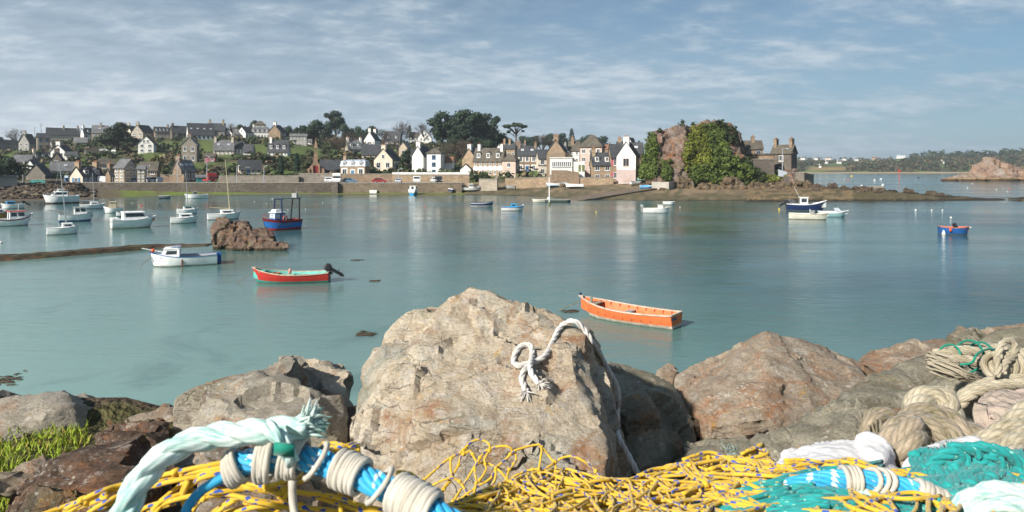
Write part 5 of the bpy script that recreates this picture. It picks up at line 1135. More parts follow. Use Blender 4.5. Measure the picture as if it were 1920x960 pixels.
def inside(h, o, m, floor=.12, name='lining'):
    mb = MB(); T = [i/h.n for i in range(h.n+1)]; vs = []
    for t in T:
        p = h.pt(t, 1); b = max(p.y-.05, .004); c = h.pt(t, .5); fl = min(floor+max(0, t-.7)*.6, p.z-.05); cb = max(min(c.y-.05, b), .003); x = p.x+(.04 if t == 0 else 0)-(.05 if t == 1 else 0)
        vs += [(x, b, p.z-.005), (x, cb*.9, fl), (x, -cb*.9, fl), (x, -b, p.z-.005)]
    fs = []
    for i in range(h.n):
        for j in range(3): fs.append((i*4+j, i*4+j+1, (i+1)*4+j+1, (i+1)*4+j))
    fs.append((0, 3, 2, 1)); mb.add(vs, fs, 0); return mb.build(name, m, o)
def deck(h, o, m, t0=0.0, t1=1.0, dz=-.02, camber=.06, name='deck'):
    mb = MB(); n = 12; vs = []
    for i in range(n+1):
        t = t0+(t1-t0)*i/n; p = h.pt(t, 1); b = max(p.y-.03, .005)
        vs += [(p.x, b, p.z+dz), (p.x, 0, p.z+dz+camber*b), (p.x, -b, p.z+dz)]
    fs = []
    for i in range(n): fs += [(i*3+1, i*3, (i+1)*3, (i+1)*3+1), (i*3+2, i*3+1, (i+1)*3+1, (i+1)*3+2)]
    fs.append((0, 1, 2)); mb.add(vs, fs, 0)
    a, b_ = vs[0], vs[2]; mb.add([a, b_, (b_[0], b_[1]*.9, b_[2]-.35), (a[0], a[1]*.9, a[2]-.35)], [(0, 1, 2, 3)], 0)
    return mb.build(name, m, o)
def thwart(h, o, t, m, z=None, w_=.22):
    p = h.pt(t, .8); zz = z if z is not None else h.z(t)-.16; mb = MB(); mb.box((p.x, 0, zz), (w_, p.y*1.9, .04)); mb.build('thwart', m, o)
def outboard(h, o, up=False, m=None, s=1.0, y=0):
    z = h.z(0); x = -h.L/2; M = Matrix.Translation((x-.08, y, z+.05)) @ Matrix.Rotation(R(62) if up else R(0), 4, 'Y') @ Matrix.Scale(s, 4)
    def tf(mb): mb.v = [tuple(M @ Vector(v)) for v in mb.v]
    mb = MB(); mb.box((-.12, 0, .28), (.46, .30, .22), top=.9); mb.box((-.13, 0, .43), (.40, .26, .1), top=.7); mb.box((-.10, 0, .12), (.36, .26, .12)); tf(mb); mt = mb.build('motor', m or PK, o)
    mb = MB(); mb.box((-.10, 0, -.25), (.17, .10, .72), top=1.3); mb.box((-.16, 0, -.42), (.36, .18, .03)); mb.tube([(.06, 0, -.62), (-.3, 0, -.62)], [.05, .03], 7); mb.box((-.08, 0, -.74), (.14, .02, .22), top=1.5); mb.box((.10, 0, 0), (.09, .22, .36)); tf(mb); mb.build('shaft', m or PK, mt)
    mb = MB()
    for k in range(3): a = k*2.09; mb.box((-.30, .09*math.cos(a), -.62+.09*math.sin(a)), (.03, .09, .16), rx=a)
    tf(mb); mb.build('propeller', M_metal, mt)
    mb = MB(); mb.tube([(.1, 0, .22), (.45, .03, .28), (.62, .03, .27)], [.03, .025, .03], 6); tf(mb); mb.build('tiller', PK, mt)
def cabin(h, o, x0, x1, wd, ht, zb, m, roof=None, win='sides', slope=.25, taper=.88, over=.08, glassm=None, top_t=.07, front_win=True, bslope=0.0):
    gm = glassm or M_bglass; mb = MB(); a, b = wd/2, wd/2*taper
    vs = [(x0, -a, zb), (x1, -a*.9, zb), (x1, a*.9, zb), (x0, a, zb), (x0+bslope*ht, -b, zb+ht), (x1-slope*ht, -b*.9, zb+ht), (x1-slope*ht, b*.9, zb+ht), (x0+bslope*ht, b, zb+ht)]
    mb.add(vs, [(4, 5, 6, 7), (0, 1, 5, 4), (1, 2, 6, 5), (2, 3, 7, 6), (3, 0, 4, 7), (3, 2, 1, 0)]); c = mb.build('cabin', m, o)
    V = [Vector(v) for v in vs]
    def pane(A, B, Cc, D, u0, u1, v0, v1, nm='window'):
        q = lambda u, v: (A*(1-u)+B*u)*(1-v)+(D*(1-u)+Cc*u)*v
        n = (B-A).cross(D-A).normalized()*.012; g = MB(); P = [q(u0, v0), q(u1, v0), q(u1, v1), q(u0, v1)]; g.add([p+n for p in P]+[p-n for p in P], [(0, 1, 2, 3), (7, 6, 5, 4), (0, 4, 5, 1), (1, 5, 6, 2), (2, 6, 7, 3), (3, 7, 4, 0)]); g.build(nm, gm, c)
    if win == 'sides2': cols = [(.08, .44), (.54, .92)]
    elif win == 'wide': cols = [(.08, .90)]
    elif win == 'port': cols = [(.15, .75)]
    else: cols = [(.15, .85)]
    if win:
        lo = .42 if win != 'port' else .35; hi = .88 if win != 'port' else .8
        for u0, u1 in cols: pane(V[0], V[1], V[5], V[4], u0, u1, lo, hi); pane(V[2], V[3], V[7], V[6], 1-u1, 1-u0, lo, hi)
        if front_win: pane(V[1], V[2], V[6], V[5], .08, .47, .45, .9); pane(V[1], V[2], V[6], V[5], .53, .92, .45, .9)
        if bslope == 0 and ht > .8: pane(V[3], V[0], V[4], V[7], .3, .7, .1, .9, 'door')
    if roof:
        r = MB(); r.box(((V[4].x+V[5].x)/2, 0, zb+ht+top_t/2), (V[5].x-V[4].x+over*2, b*2+over*2, top_t), top=.94); r.build('cabin_roof', roof, c)
    return c
def mast(h, o, t, ht, m, boom=None, lean=0, stays=True, r=.05, cover=None):
    p = h.pt(t, 1); z = p.z; mb = MB(); q = Vector((p.x-lean, 0, z+ht)); mb.tube([(p.x, 0, z-.1), q], [r, r*.6], 7); mo = mb.build('mast', m, o)
    if boom: mb = MB(); mb.tube([(p.x, 0, z+.55), (p.x-boom, 0, z+.75)], r*.8, 6); mb.build('boom', cover or m, mo)
    if stays:
        mb = MB(); e = h.pt(.99, 1)
        for a in ((e.x, 0, e.z), (-h.L/2, 0, h.z(0)), (p.x, h.b(t), z), (p.x, -h.b(t), z)): mb.tube([q-Vector((0, 0, .1)), a], .008, 3, cap=False)
        mb.build('rigging', M_metal, mo)
def rail(h, o, t0, t1, ht, m=None, n=5):
    mb = MB()
    for sg in (1, -1):
        pts = []
        for i in range(n+1):
            t = t0+(t1-t0)*i/n; p = h.pt(t, 1); pts.append((p.x, sg*max(0, p.y-.05), p.z+ht)); mb.tube([(p.x, sg*max(0, p.y-.05), p.z), pts[-1]], .012, 4)
        mb.tube(pts, .014, 4)
    mb.build('rail', m or M_metal, o)
def fender(o, h, t, sg, m=None):
    p = h.pt(t, .8); mb = MB(); mb.ball((p.x, sg*(p.y+.1), p.z), .11, sq=(1, 1, 1.4)); mb.cyl((p.x, sg*(p.y+.05), p.z+.1), (p.x, sg*p.y*.98, h.z(t)), .012, 4); mb.build('fender', m or PFEN, o)
def boat(px, py, wpx, hd, B, Fb, label, cat='boat', name='boat', zoff=0.0, Y=None, group='boats in the harbour', pitch=0, L=None, roll=0, **hk):
    if Y is None: Y = EYE*F/(py-HOR)
    th = math.atan2(px-960, F)
    if L is None: L = (wpx*Y*math.cos(th)/F-abs(math.sin(R(hd)))*B*.8)/abs(math.cos(R(hd)))
    loc = Vector(((px-960)*Y/F, Y, zoff if zoff else 0.0)); o = root(name, loc, R(hd)-th, label, cat, group); o.rotation_euler = (R(roll), R(pitch), R(hd)-th)
    h = Hull(L, B, Fb, **hk); return o, h
def mooring(o, h, dx=1.6, m=None):
    p = h.pt(.97, .9); mb = MB(); mb.tube([(p.x, 0, p.z), (p.x+dx*.55, .05, p.z*.42), (p.x+dx, .1, -.05)], .017, 5); mb.build('mooring_line', m or mat('old_rope', (.22, .17, .11), .95, .4, 9), o)

# 1 orange skiff
o, h = boat(1174, 601, 186, 152, 1.45, .47, 'orange wooden rowing skiff with grey thwart, moored alone', 'rowing boat', 'rowing_boat', L=4.25, rise=.55, stern=.72, rake=.75, draft=.12, srise=.12)
hull_mesh(h, o, [PAL, paint('pale_primer', (.50, .44, .36), .8, .4, 6, wear=(.2, .18, .1)), PO, PO]); gunwale(h, o, paint('gunwale_pale', (.62, .50, .40), .7, .3, 5), .08, .045); inside(h, o, PO, .06)
mb = MB()
for i in range(9):
    t = .1+i*.09
    for sg in (1, -1): p = h.pt(t, 1); mb.box((p.x, sg*(p.y-.085), p.z-.14), (.05, .05, .26))
mb.build('rib', paint('rib_rust', (.38, .10, .04), .7), o)
thwart(h, o, .50, paint('grey_plank', (.34, .33, .32), .8, .2, 4), w_=.26); thwart(h, o, .84, PWD, h.z(.84)-.08, .34); mb = MB(); mb.box((-1.3, 0, .22), (.9, .8, .02)); mb.box((-.3, 0, .2), (1.2, .1, .05)); mb.build('bottom_board', PO, o)
mb = MB(); q = [(-.3+.5*math.cos(a), .1+.28*math.sin(a), .35+.06*math.sin(2*a)) for a in [k*.3 for k in range(16)]]; mb.tube(q, .02, 5); mb.build('hose', PY, o)
mb = MB(); mb.cyl((h.pt(.86, 1).x, .1, h.z(.86)-.05), (h.pt(.86, 1).x, .1, h.z(.86)+.14), .06, 8); mb.build('float', paint('grey_green', (.2, .24, .2)), o); mb = MB(); mb.box((h.L/2-.02, 0, h.z(1)+.09), (.07, .07, .12)); mb.build('stem_head', PN, o)
p = h.pt(0, .9); mb = MB(); mb.box((p.x-.012, p.y*.45, p.z-.07), (.02, .34, .10)); mb.build('name_plate', paint('plate_navy', (.05, .06, .14)), o); mooring(o, h, 1.3)
# 2 red boat with outboard
o, h = boat(546, 529, 131, 168, 1.5, .45, 'red open boat with teal bottom and raised black outboard motor', 'motor boat', 'motor_boat', L=3.95, rise=.75, stern=.7, rake=.4, draft=.15, srise=.15)
hull_mesh(h, o, [PT, PT, PR, PR]); gunwale(h, o, paint('gunwale_rope', (.55, .42, .30), .8, .4, 6), .07, .045); inside(h, o, PTR, .08); thwart(h, o, .3, PTR, w_=.3); thwart(h, o, .52, paint('pale_plank', (.5, .58, .48), .7), w_=.3); thwart(h, o, .88, PTR, h.z(.88)-.05, .3)
outboard(h, o, True, s=.85); mb = MB()
for k in range(3): mb.tube([(.75+.2*math.cos(a+k), .1+.26*math.sin(a+k), .40+.05*k) for a in [j*.5 for j in range(13)]], .035, 5)
mb.build('rope_coil', mat('rust_rope', (.38, .20, .12), .95, .3, 9), o); mb = MB(); mb.ball((.0, .3, .62), .11, sq=(.8, .8, 1.5)); mb.build('float', paint('salmon', (.6, .3, .22)), o); mooring(o, h, 1.0)
mb = MB(); mb.tube([(-1.2, .25, .42), (.6, -.1, .44)], .02, 5); mb.box((.75, -.13, .44), (.35, .12, .02)); mb.build('oar', PWD, o)
# 3 white cabin boat, blue trim
o, h = boat(346, 497, 128, 176, 1.75, .58, 'white half-cabin boat with blue rudder and blue gunwale stripe', 'motor boat', 'cabin_boat', L=3.75, rise=.45, stern=.75, rake=.3, draft=.2, srise=.1)
hull_mesh(h, o, [PBR, PW, PW, PW]); gunwale(h, o, PB, .05, .035); inside(h, o, PG, .12); deck(h, o, PW, .62, 1.0); cabin(h, o, .25, 1.35, 1.25, .48, h.z(.7)-.06, PW, PW, 'port', .5, .8, .02)
mb = MB(); mb.box((-h.L/2-.1, 0, .28), (.26, .06, .85)); mb.build('rudder', PB, o); mb = MB(); mb.tube([(1.2, 0, .86), (2.35, .1, 1.15)], .035, 6); mb.build('bowsprit', PW, o); mb = MB(); mb.ball((1.75, 0, .98), .12); mb.build('float', PFEN, o)
mb = MB(); mb.tube([(.2, -.5, .8), (.35, -.5, 1.22), (.9, -.45, 1.12)], .02, 5); mb.tube([(.2, .5, .8), (.35, .5, 1.22), (.9, .45, 1.12)], .02, 5); mb.add([(.2, -.5, 1.2), (.2, .5, 1.2), (1.2, .45, 1.08), (1.2, -.45, 1.08)], [(0, 1, 2, 3), (3, 2, 1, 0)]); mb.build('spray_hood', paint('blue_canvas', (.42, .5, .62), .8), o); thwart(h, o, .3, PW); mooring(o, h, .8)
mb = MB(); p = h.pt(.52, .7); mb.tube([(p.x, p.y+.02, h.z(.5)), (p.x, p.y+.02, .0)], .05, 6); mb.build('leg_prop', mat('rust', (.16, .06, .03), .9), o)
# 4 blue trawler
o, h = boat(526, 431, 0, 214, 2.6, 1.15, 'blue and red fishing trawler with white wheelhouse and stern gantry', 'fishing boat', 'fishing_trawler', L=5.0, rise=.35, stern=.8, rake=.7, draft=.5, srise=.05)
PB2 = paint('trawler_blue', (.03, .17, .50), .5, .2, 3, wear=(.1, .16, .25)); hull_mesh(h, o, [PB2, PR, PB2, PRD]); gunwale(h, o, PRD, .1, .08); deck(h, o, PG, 0, 1, -.35, 0)
c = cabin(h, o, -.2, 1.2, 1.5, 1.25, .95, PB, PW, 'sides2', .05, .95, .1, glassm=mat('pale_pane', (.55, .6, .62), .2)); mb = MB(); mb.box((.5, 0, 2.42), (1.1, 1.1, .35), top=.8); mb.build('roof_box', PW, o)
o.scale = (.78, .78, .78)
for x, z1 in ((.35, 3.9), (-2.1, 3.9)):
    mb = MB()
    for sg in (1, -1): mb.tube([(x, sg*.95, .9), (x-(.15 if x < 0 else .0), sg*.7, z1)], .09, 7)
    mb.tube([(x, -.95, z1-.05), (x, .95, z1-.05)], .07, 7); mb.build('gantry_leg', PN if x > 0 else PK, o)
mb = MB(); mb.box((-.9, 0, 3.92), (4.1, .35, .13)); mb.box((-2.1, 0, 4.25), (.25, 1.0, .6)); mb.tube([(-2.3, 0, 4.3), (-2.3, 0, 5.2)], .04, 5); mb.build('gantry_beam', PG, o); rail(h, o, .78, 1.0, .55, PR, 3); rail(h, o, .05, .4, .45, PRD, 4)
mb = MB(); mb.tube([(.1+.28*math.cos(a), -1.12, 1.5+.28*math.sin(a)) for a in [k*.52 for k in range(13)]], .07, 6); mb.tube([(.1+.28*math.cos(a), 1.12, 1.5+.28*math.sin(a)) for a in [k*.52 for k in range(13)]], .07, 6); mb.build('lifebuoy', paint('lifebuoy_red', (.6, .2, .14)), o); mooring(o, h, 1.5)
def reg_text(txt, o, h, t0, t1, size, sg, m):
    cu = bpy.data.curves.new('lettering', 'FONT'); cu.body = txt; cu.size = size; cu.extrude = .004; cu.align_x = 'CENTER'; cu.materials.append(m)
    a, b = h.pt(t0, .78), h.pt(t1, .78); a.y *= sg; b.y *= sg; mid = (a+b)/2; d = (b-a) if sg < 0 else (a-b); d.z = 0; x = d.normalized(); up = Vector((0, 0, 1)); n = x.cross(up)
    tmp = bpy.data.objects.new('tmp', cu); me = bpy.data.meshes.new_from_object(tmp); bpy.data.objects.remove(tmp); bpy.data.curves.remove(cu)
    t = bpy.data.objects.new('lettering', me); C.objects.link(t); t.parent = o; M = Matrix((x, up, n)).transposed().to_4x4(); M.translation = mid+n*.08-up*size*.35; t.matrix_local = M
reg_text('P.728692', o, h, .38, .72, .42, 1, PW); reg_text('PL', o, h, .84, .93, .3, -1, PW)
# 5.. moored boats of the left group
o, h = boat(251, 427, 89, 8, 2.2, .85, 'large white motor cruiser with raked cabin windows', 'motor cruiser', 'motor_cruiser', rise=.35, stern=.9, rake=.9, draft=.3); hull_mesh(h, o, [PN, PC, PW, PW]); gunwale(h, o, PW, .08, .04); deck(h, o, PW); cabin(h, o, -1.0, 1.4, 1.8, .75, h.z(.5)-.02, PW, PW, 'wide', .8, .82, .1); rail(h, o, .7, .99, .3); fender(o, h, .98, -1)
mb = MB(); mb.box((-1.7, 0, .95), (.6, 1.6, .25)); mb.build('stern_seat', PW, o)
o, h = boat(119, 439, 64, 4, 1.8, .62, 'white sailing dinghy with closed cabin and tall bare mast, nearest the breakwater', 'sailboat', 'sailboat', rise=.3, stern=.7, rake=.35, draft=.3); hull_mesh(h, o, [PBR, PW, PW, PW]); gunwale(h, o, PG, .04, .03); deck(h, o, PW); cabin(h, o, -.1, 1.0, 1.1, .32, h.z(.55), PW, PW, 'port', 1.0, .8, .02, front_win=False); mast(h, o, .6, 5.8, M_metal, None, .55); rail(h, o, .02, .2, .3)
o, h = boat(143, 415, 66, 3, 2.1, .8, 'white workboat with pale blue bottom stripe, small wheelhouse and long bowsprit', 'fishing boat', 'fishing_boat', rise=.3, stern=.8, rake=.4, draft=.3); hull_mesh(h, o, [PB, PB, PW, PW]); gunwale(h, o, PG, .06, .04); inside(h, o, PG, .3); deck(h, o, PW, .5, 1); cabin(h, o, -.2, 1.1, 1.3, .8, h.z(.6)-.05, PW, PG, 'sides2', .3, .9, .1); mb = MB(); mb.tube([(-1.0, 0, 1.0), (-2.6, .1, 1.35)], .05, 6); mb.build('boom', PWD, o)
o, h = boat(27, 423, 70, 10, 2.1, .72, 'white fishing boat with maroon stripe and red-roofed wheelhouse at left', 'fishing boat', 'fishing_boat', rise=.55, stern=.75, rake=.5, draft=.3); hull_mesh(h, o, [PK, PW, PW, PRD]); gunwale(h, o, PW, .06, .04); inside(h, o, PW, .3); deck(h, o, PW, .6, 1); cabin(h, o, -.5, 1.0, 1.3, .85, h.z(.5)-.1, PW, paint('roof_red', (.5, .09, .07)), 'sides2', .2, .9, .12); mb = MB(); mb.tube([(.35, 0, 1.4), (.35, 0, 2.3)], .03, 5); mb.ball((1.55, 0, 1.15), .14); mb.build('mast', PW, o)
o, h = boat(2, 411, 30, 6, 1.8, .8, 'varnished wooden boat half out of frame at left', 'boat', 'boat', rise=.3, stern=.8, rake=.3); hull_mesh(h, o, [PK, PY, PY, PWD]); gunwale(h, o, PWD); inside(h, o, PG, .3); cabin(h, o, -.8, .3, 1.1, .4, .75, PW, PW)
o, h = boat(23, 391, 27, 190, 1.7, .62, 'small white boat with blue canopy among the far left moorings', 'motor boat', 'motor_boat', L=2.9, rise=.3, stern=.8, rake=.4); hull_mesh(h, o, [PN, PW, PW, PW]); gunwale(h, o, PW); inside(h, o, PG, .2); cabin(h, o, -.2, .8, 1.1, .45, .6, PSK, PSK, 'wide'); outboard(h, o, True, s=.9)
o, h = boat(114, 381, 46, 188, 2.6, 1.05, 'white cabin cruiser dried out on the beach at left', 'motor cruiser', 'motor_cruiser', L=5.2, zoff=.15, rise=.3, stern=.85, rake=.8, draft=.45); hull_mesh(h, o, [PBR, PW, PW, PW]); gunwale(h, o, PW); deck(h, o, PW); cabin(h, o, -.9, 1.5, 1.9, .75, h.z(.5), PW, PW, 'wide', .8); cabin(h, o, -.3, .6, 1.2, .4, h.z(.5)+.8, PW, PW, 'sides', .5); rail(h, o, .65, 1, .4)
o, h = boat(174, 391, 32, 4, 1.8, .6, 'small white sailboat with slanting boom beside the beige canopy boat', 'sailboat', 'sailboat', L=3.3, rise=.25, stern=.65, rake=.3); hull_mesh(h, o, [PN, PW, PW, PW]); gunwale(h, o, PW, .05, .03); deck(h, o, PW); cabin(h, o, -.3, .9, 1.1, .35, h.z(.5), PW, PW, 'port', .9, front_win=False); mast(h, o, .55, 4.8, M_metal, 2.0, .2)
o, h = boat(212, 399, 38, 176, 1.9, .65, 'white boat with square beige canvas canopy', 'motor boat', 'motor_boat', rise=.3, stern=.8, rake=.4); hull_mesh(h, o, [PB, PW, PW, PW]); gunwale(h, o, PW); inside(h, o, PG, .2); deck(h, o, PW, .6, 1); cabin(h, o, -.4, .5, 1.4, .85, .6, PBG, PBG, None, .1, .95)
o, h = boat(229, 406, 22, 4, 1.4, .5, 'green and white dinghy half hidden behind the large motor cruiser', 'dinghy', 'dinghy', rise=.3, stern=.8, rake=.3); hull_mesh(h, o, [PT, PT, PW, PW]); gunwale(h, o, PC); inside(h, o, PT, .15); thwart(h, o, .4, PW)
o, h = boat(346, 418, 54, 4, 1.9, .62, 'white keelboat with low cabin, nearest of the two left of the rock', 'sailboat', 'sailboat', rise=.3, stern=.7, rake=.4); hull_mesh(h, o, [PK, PW, PW, PW]); gunwale(h, o, PG, .04, .03); deck(h, o, PW); cabin(h, o, -.5, 1.0, 1.2, .36, h.z(.5), PW, PW, 'port', .9, front_win=False); fender(o, h, .9, -1, PW)
o, h = boat(352, 401, 42, 5, 1.9, .6, 'white sailboat with dark hood and pale mast behind the low-cabin keelboat', 'sailboat', 'sailboat', rise=.25, stern=.7, rake=.35); hull_mesh(h, o, [PBR, PW, PW, PW]); gunwale(h, o, PW, .05, .03); deck(h, o, PW); cabin(h, o, -.5, .9, 1.2, .4, h.z(.5), PW, PCL, 'port', .9, front_win=False); mast(h, o, .52, 5.0, M_metal, None, .3)
o, h = boat(421, 411, 66, 6, 2.1, .66, 'white sailboat with varnished yellow mast and furled boom by the rock', 'sailboat', 'sailboat', rise=.3, stern=.65, rake=.5); hull_mesh(h, o, [PK, PW, PW, PW]); gunwale(h, o, PG, .04, .03); deck(h, o, PW); cabin(h, o, -.4, 1.2, 1.3, .38, h.z(.5), PW, PW, 'port', .9, front_win=False); mast(h, o, .66, 6.3, paint('mast_wood', (.62, .5, .28), .5), 2.2, .5); rail(h, o, .85, 1, .3)
o, h = boat(368, 372, 36, 183, 2.0, .75, 'white motor boat with angled canopy at the far waterline', 'motor boat', 'motor_boat', rise=.25, stern=.85, rake=.5, L=4.3); hull_mesh(h, o, [PB, PW, PW, PW]); gunwale(h, o, PW); deck(h, o, PW, .5, 1); inside(h, o, PG, .2); cabin(h, o, -.1, 1.0, 1.4, .8, .6, PG, PG, 'wide', .8)
o, h = boat(309, 372, 18, 0, 1.4, .5, 'small dark dinghy beside a mooring post at the far waterline', 'dinghy', 'dinghy', rise=.2, stern=.9, rake=.2, L=2.2); hull_mesh(h, o, [PK, PK, PG, PG]); gunwale(h, o, PW); inside(h, o, PG, .15)
# beach and centre boats
def ongr(px, py): Y = min(163, hit(px, py)); return Y, ground(px, Y)
o, h = boat(702, 363, 0, 82, 2.0, .85, 'white motor boat stern-on with dark canopy at the quay foot', 'motor boat', 'motor_boat', L=4.5, rise=.2, stern=.92, rake=.5, zoff=-.05); hull_mesh(h, o, [PB, PW, PW, PW]); gunwale(h, o, PW); deck(h, o, PW, .4, 1); inside(h, o, PG, .3); cabin(h, o, -.6, .8, 1.3, .75, .8, PK, PK, 'wide', .4)
o, h = boat(776, 361, 0, 75, 1.9, .8, 'white cabin boat with pale blue bottom seen stern-on on the mud', 'motor boat', 'motor_boat', L=4.2, rise=.25, stern=.85, rake=.5, zoff=.35, Y=158, draft=.45); hull_mesh(h, o, [PSK, PG, PW, PW]); gunwale(h, o, PW); inside(h, o, PG, .3); deck(h, o, PW, .5, 1); cabin(h, o, -1.2, .9, 1.5, .9, .7, PW, PW, 'sides2', .4)
for px, py, wd, hd, hm, l, kind in [(810, 356, 12, 20, PG, 'little dark dinghy on the weed between cabin boat and black boat', 0), (835, 352, 17, 10, PK, 'black-bottomed open boat on the mud left of the blue one', 1), (852, 355, 20, 60, PN, 'blue boat bow-on leaning on the mud with white wheelhouse', 2), (882, 355, 38, 4, PW, 'white fishing boat with wheelhouse dried out on the beach', 3),
                               (957, 350, 20, 165, PG, 'pale grey dinghy upturned against the tan beach wall', 0), (1038, 352, 30, 188, PSK, 'pale blue open boat drawn up on the beach', 1), (1056, 349, 18, 20, PWD, 'weathered wooden boat tilted behind the pale blue one', 0), (1077, 354, 36, 176, PW, 'white boat with black keel lying on the beach', 1)]:
    Y, gz = ongr(px, py); o, h = boat(px, py, wd, hd, 1.7, .6, l, 'boat', 'beached_boat', Y=Y, zoff=gz+.35, L=wd*Y/F*.95 if hd not in (60,) else 4.0, roll=8 if kind != 3 else 3, rise=.35, stern=.75, rake=.4, draft=.35, group='boats lying on the beach')
    hull_mesh(h, o, [PK if kind in (1, 3) else hm, hm, hm if kind != 1 else PW, PW if kind else hm]); gunwale(h, o, PW if kind else PG); inside(h, o, PG, .1)
    if kind: thwart(h, o, .45, PW)
    if kind == 1: thwart(h, o, .7, PSK)
    if kind >= 2: cabin(h, o, -.4, .7, 1.1, .9, .55, PW, PW if kind == 3 else PG, 'sides2', .1)
    if kind == 3: rail(h, o, .65, 1, .45); mast(h, o, .3, 1.6, M_metal, None, 0, False, .03)
o, h = boat(904, 387, 43, 2, 1.6, .55, 'navy blue open rowing boat with white band, moored in mid-harbour', 'rowing boat', 'rowing_boat', rise=.4, stern=.6, rake=.3); hull_mesh(h, o, [PRD, PW, PN, PW]); gunwale(h, o, PN, .06, .05); inside(h, o, PG, .12); thwart(h, o, .35, PWD); thwart(h, o, .6, PWD)
o, h = boat(961, 395, 43, 2, 1.7, .5, 'white boat with bright blue cover and red stripe', 'boat', 'motor_boat', rise=.3, stern=.7, rake=.3); hull_mesh(h, o, [PR, PW, PW, PR]); gunwale(h, o, PSK, .07, .05); deck(h, o, PSK, 0, 1, .01, .12); cabin(h, o, -.2, .8, 1.1, .42, h.z(.5), PSK, PSK, 'port', .8, .7); mb = MB(); mb.ball((h.L/2-.1, 0, .8), .1); mb.build('float', PW, o)
o, h = boat(1012, 379, 28, 184, 1.5, .45, 'cream skiff with outboard beside the long dark raft', 'motor boat', 'motor_boat', rise=.3, stern=.75, rake=.3, L=2.7); hull_mesh(h, o, [PAL, PC, PC, PC]); gunwale(h, o, PC); inside(h, o, PC, .12); thwart(h, o, .4, PC); outboard(h, o, False, PW, .8)
o, h = boat(1046, 379, 50, 2, 1.7, .42, 'long flat grey-green punt moored below the beach', 'punt', 'punt', rise=.05, stern=.95, rake=.2, draft=.15, full=.85); hull_mesh(h, o, [PAL, paint('punt_green', (.12, .15, .12)), _M['punt_green'], PG]); gunwale(h, o, PG); inside(h, o, _M['punt_green'], .12); thwart(h, o, .3, PG); thwart(h, o, .7, PG)
c = W(1030, 382, 6*F/(384-HOR)); o = root('mooring_post', c, 0, 'white pole with dark weedy foot beside the punt', 'post'); o.location.z = 0; mb = MB(); mb.tube([(0, 0, -1), (0, 0, 4.6)], [.11, .07], 8); mb.build('pole', PW, o); mb = MB(); mb.tube([(0, 0, -.5), (0, 0, .5)], [.3, .2], 8); mb.build('foot', PAL, o)
o, h = boat(1231, 399, 52, 5, 1.8, .58, 'white launch with small console and outboard off the cliff', 'motor boat', 'motor_boat', rise=.4, stern=.75, rake=.45); hull_mesh(h, o, [PG, PW, PW, PW]); gunwale(h, o, PC, .07, .05); inside(h, o, PC, .2); deck(h, o, PC, .6, 1); cabin(h, o, .2, .9, .8, .42, .6, PW, PC, None, .4); outboard(h, o, False, PG, .9); mooring(o, h, 1.2)
o, h = boat(1254, 384, 20, 2, 1.3, .45, 'little white tender behind the white launch', 'dinghy', 'dinghy', rise=.15, stern=.9, rake=.2, L=1.9); hull_mesh(h, o, [PG, PG, PW, PW]); gunwale(h, o, PW); deck(h, o, PW)
o, h = boat(1512, 394, 78, 8, 2.0, .8, 'navy blue boat with white wheelhouse and whip aerial', 'fishing boat', 'fishing_boat', rise=.75, stern=.85, rake=.9, draft=.3); hull_mesh(h, o, [PN, PN, PN, PN]); gunwale(h, o, PW, .12, .07); inside(h, o, PW, .3); deck(h, o, PW, .7, 1); cabin(h, o, -.9, .15, 1.15, 1.15, .65, PW, PW, 'sides', .0, .95, .12); outboard(h, o, True, s=1.2); rail(h, o, .02, .2, .6); mb = MB(); mb.tube([(-.9, .4, 1.9), (-1.6, .4, 3.3)], .02, 4); mb.build('aerial', PW, o)
reg_text('PL 7', o, h, .80, .92, .2, -1, PW)
o, h = boat(1516, 411, 76, 2, 1.8, .62, 'long cream-white open launch with steering wheel console, in front of the navy boat', 'motor boat', 'motor_boat', rise=.15, stern=.85, rake=.5, draft=.25); hull_mesh(h, o, [PBR, PC, PC, PC]); gunwale(h, o, paint('rub_tan', (.5, .36, .22)), .07, .05); inside(h, o, PW, .25); cabin(h, o, .2, .7, .7, .5, .45, PG, PG, None, .2); thwart(h, o, .3, PW); thwart(h, o, .78, PW, .6, .6)
mb = MB(); mb.tube([(.15+.0*a, -.1+.24*math.cos(a), .95+.24*math.sin(a)) for a in [k*.52 for k in range(13)]], .03, 5); mb.build('wheel', PW, o)
o, h = boat(1562, 409, 44, 5, 1.9, .55, 'white speedboat with windscreen and turquoise lower hull', 'speedboat', 'speedboat', rise=.35, stern=.9, rake=.8, draft=.25, Y=6*F/(406-HOR), L=3.4); hull_mesh(h, o, [PB, paint('pale_turquoise', (.3, .5, .52)), _M['pale_turquoise'], PW]); gunwale(h, o, PW, .1, .06); deck(h, o, PW, .3, 1, 0, .15); inside(h, o, PW, .2); mb = MB(); mb.add([(.3, -.7, .7), (.9, -.3, .72), (.9, .3, .72), (.3, .7, .7), (.1, -.6, 1.05), (.6, -.25, 1.08), (.6, .25, 1.08), (.1, .6, 1.05)], [(0, 1, 5, 4), (1, 2, 6, 5), (2, 3, 7, 6), (4, 5, 1, 0), (5, 6, 2, 1), (6, 7, 3, 2)]); mb.build('windscreen', mat('clear_screen', (.5, .55, .6), .15, .1, 1), o)
o, h = boat(1789, 439, 50, 14, 1.5, .62, 'blue dinghy with rust-orange inside and black outboard, alone at right', 'dinghy', 'dinghy', rise=.15, stern=.8, rake=.3, draft=.15, L=2.4); hull_mesh(h, o, [PBR, PB, PB, PB]); gunwale(h, o, paint('gunwale_rust', (.5, .2, .14), .7), .08, .05); inside(h, o, paint('interior_rust', (.50, .10, .05), .7, .2, 4), .15); thwart(h, o, .3, _M['interior_rust'], .5); thwart(h, o, .75, _M['interior_rust'], .55, .3)
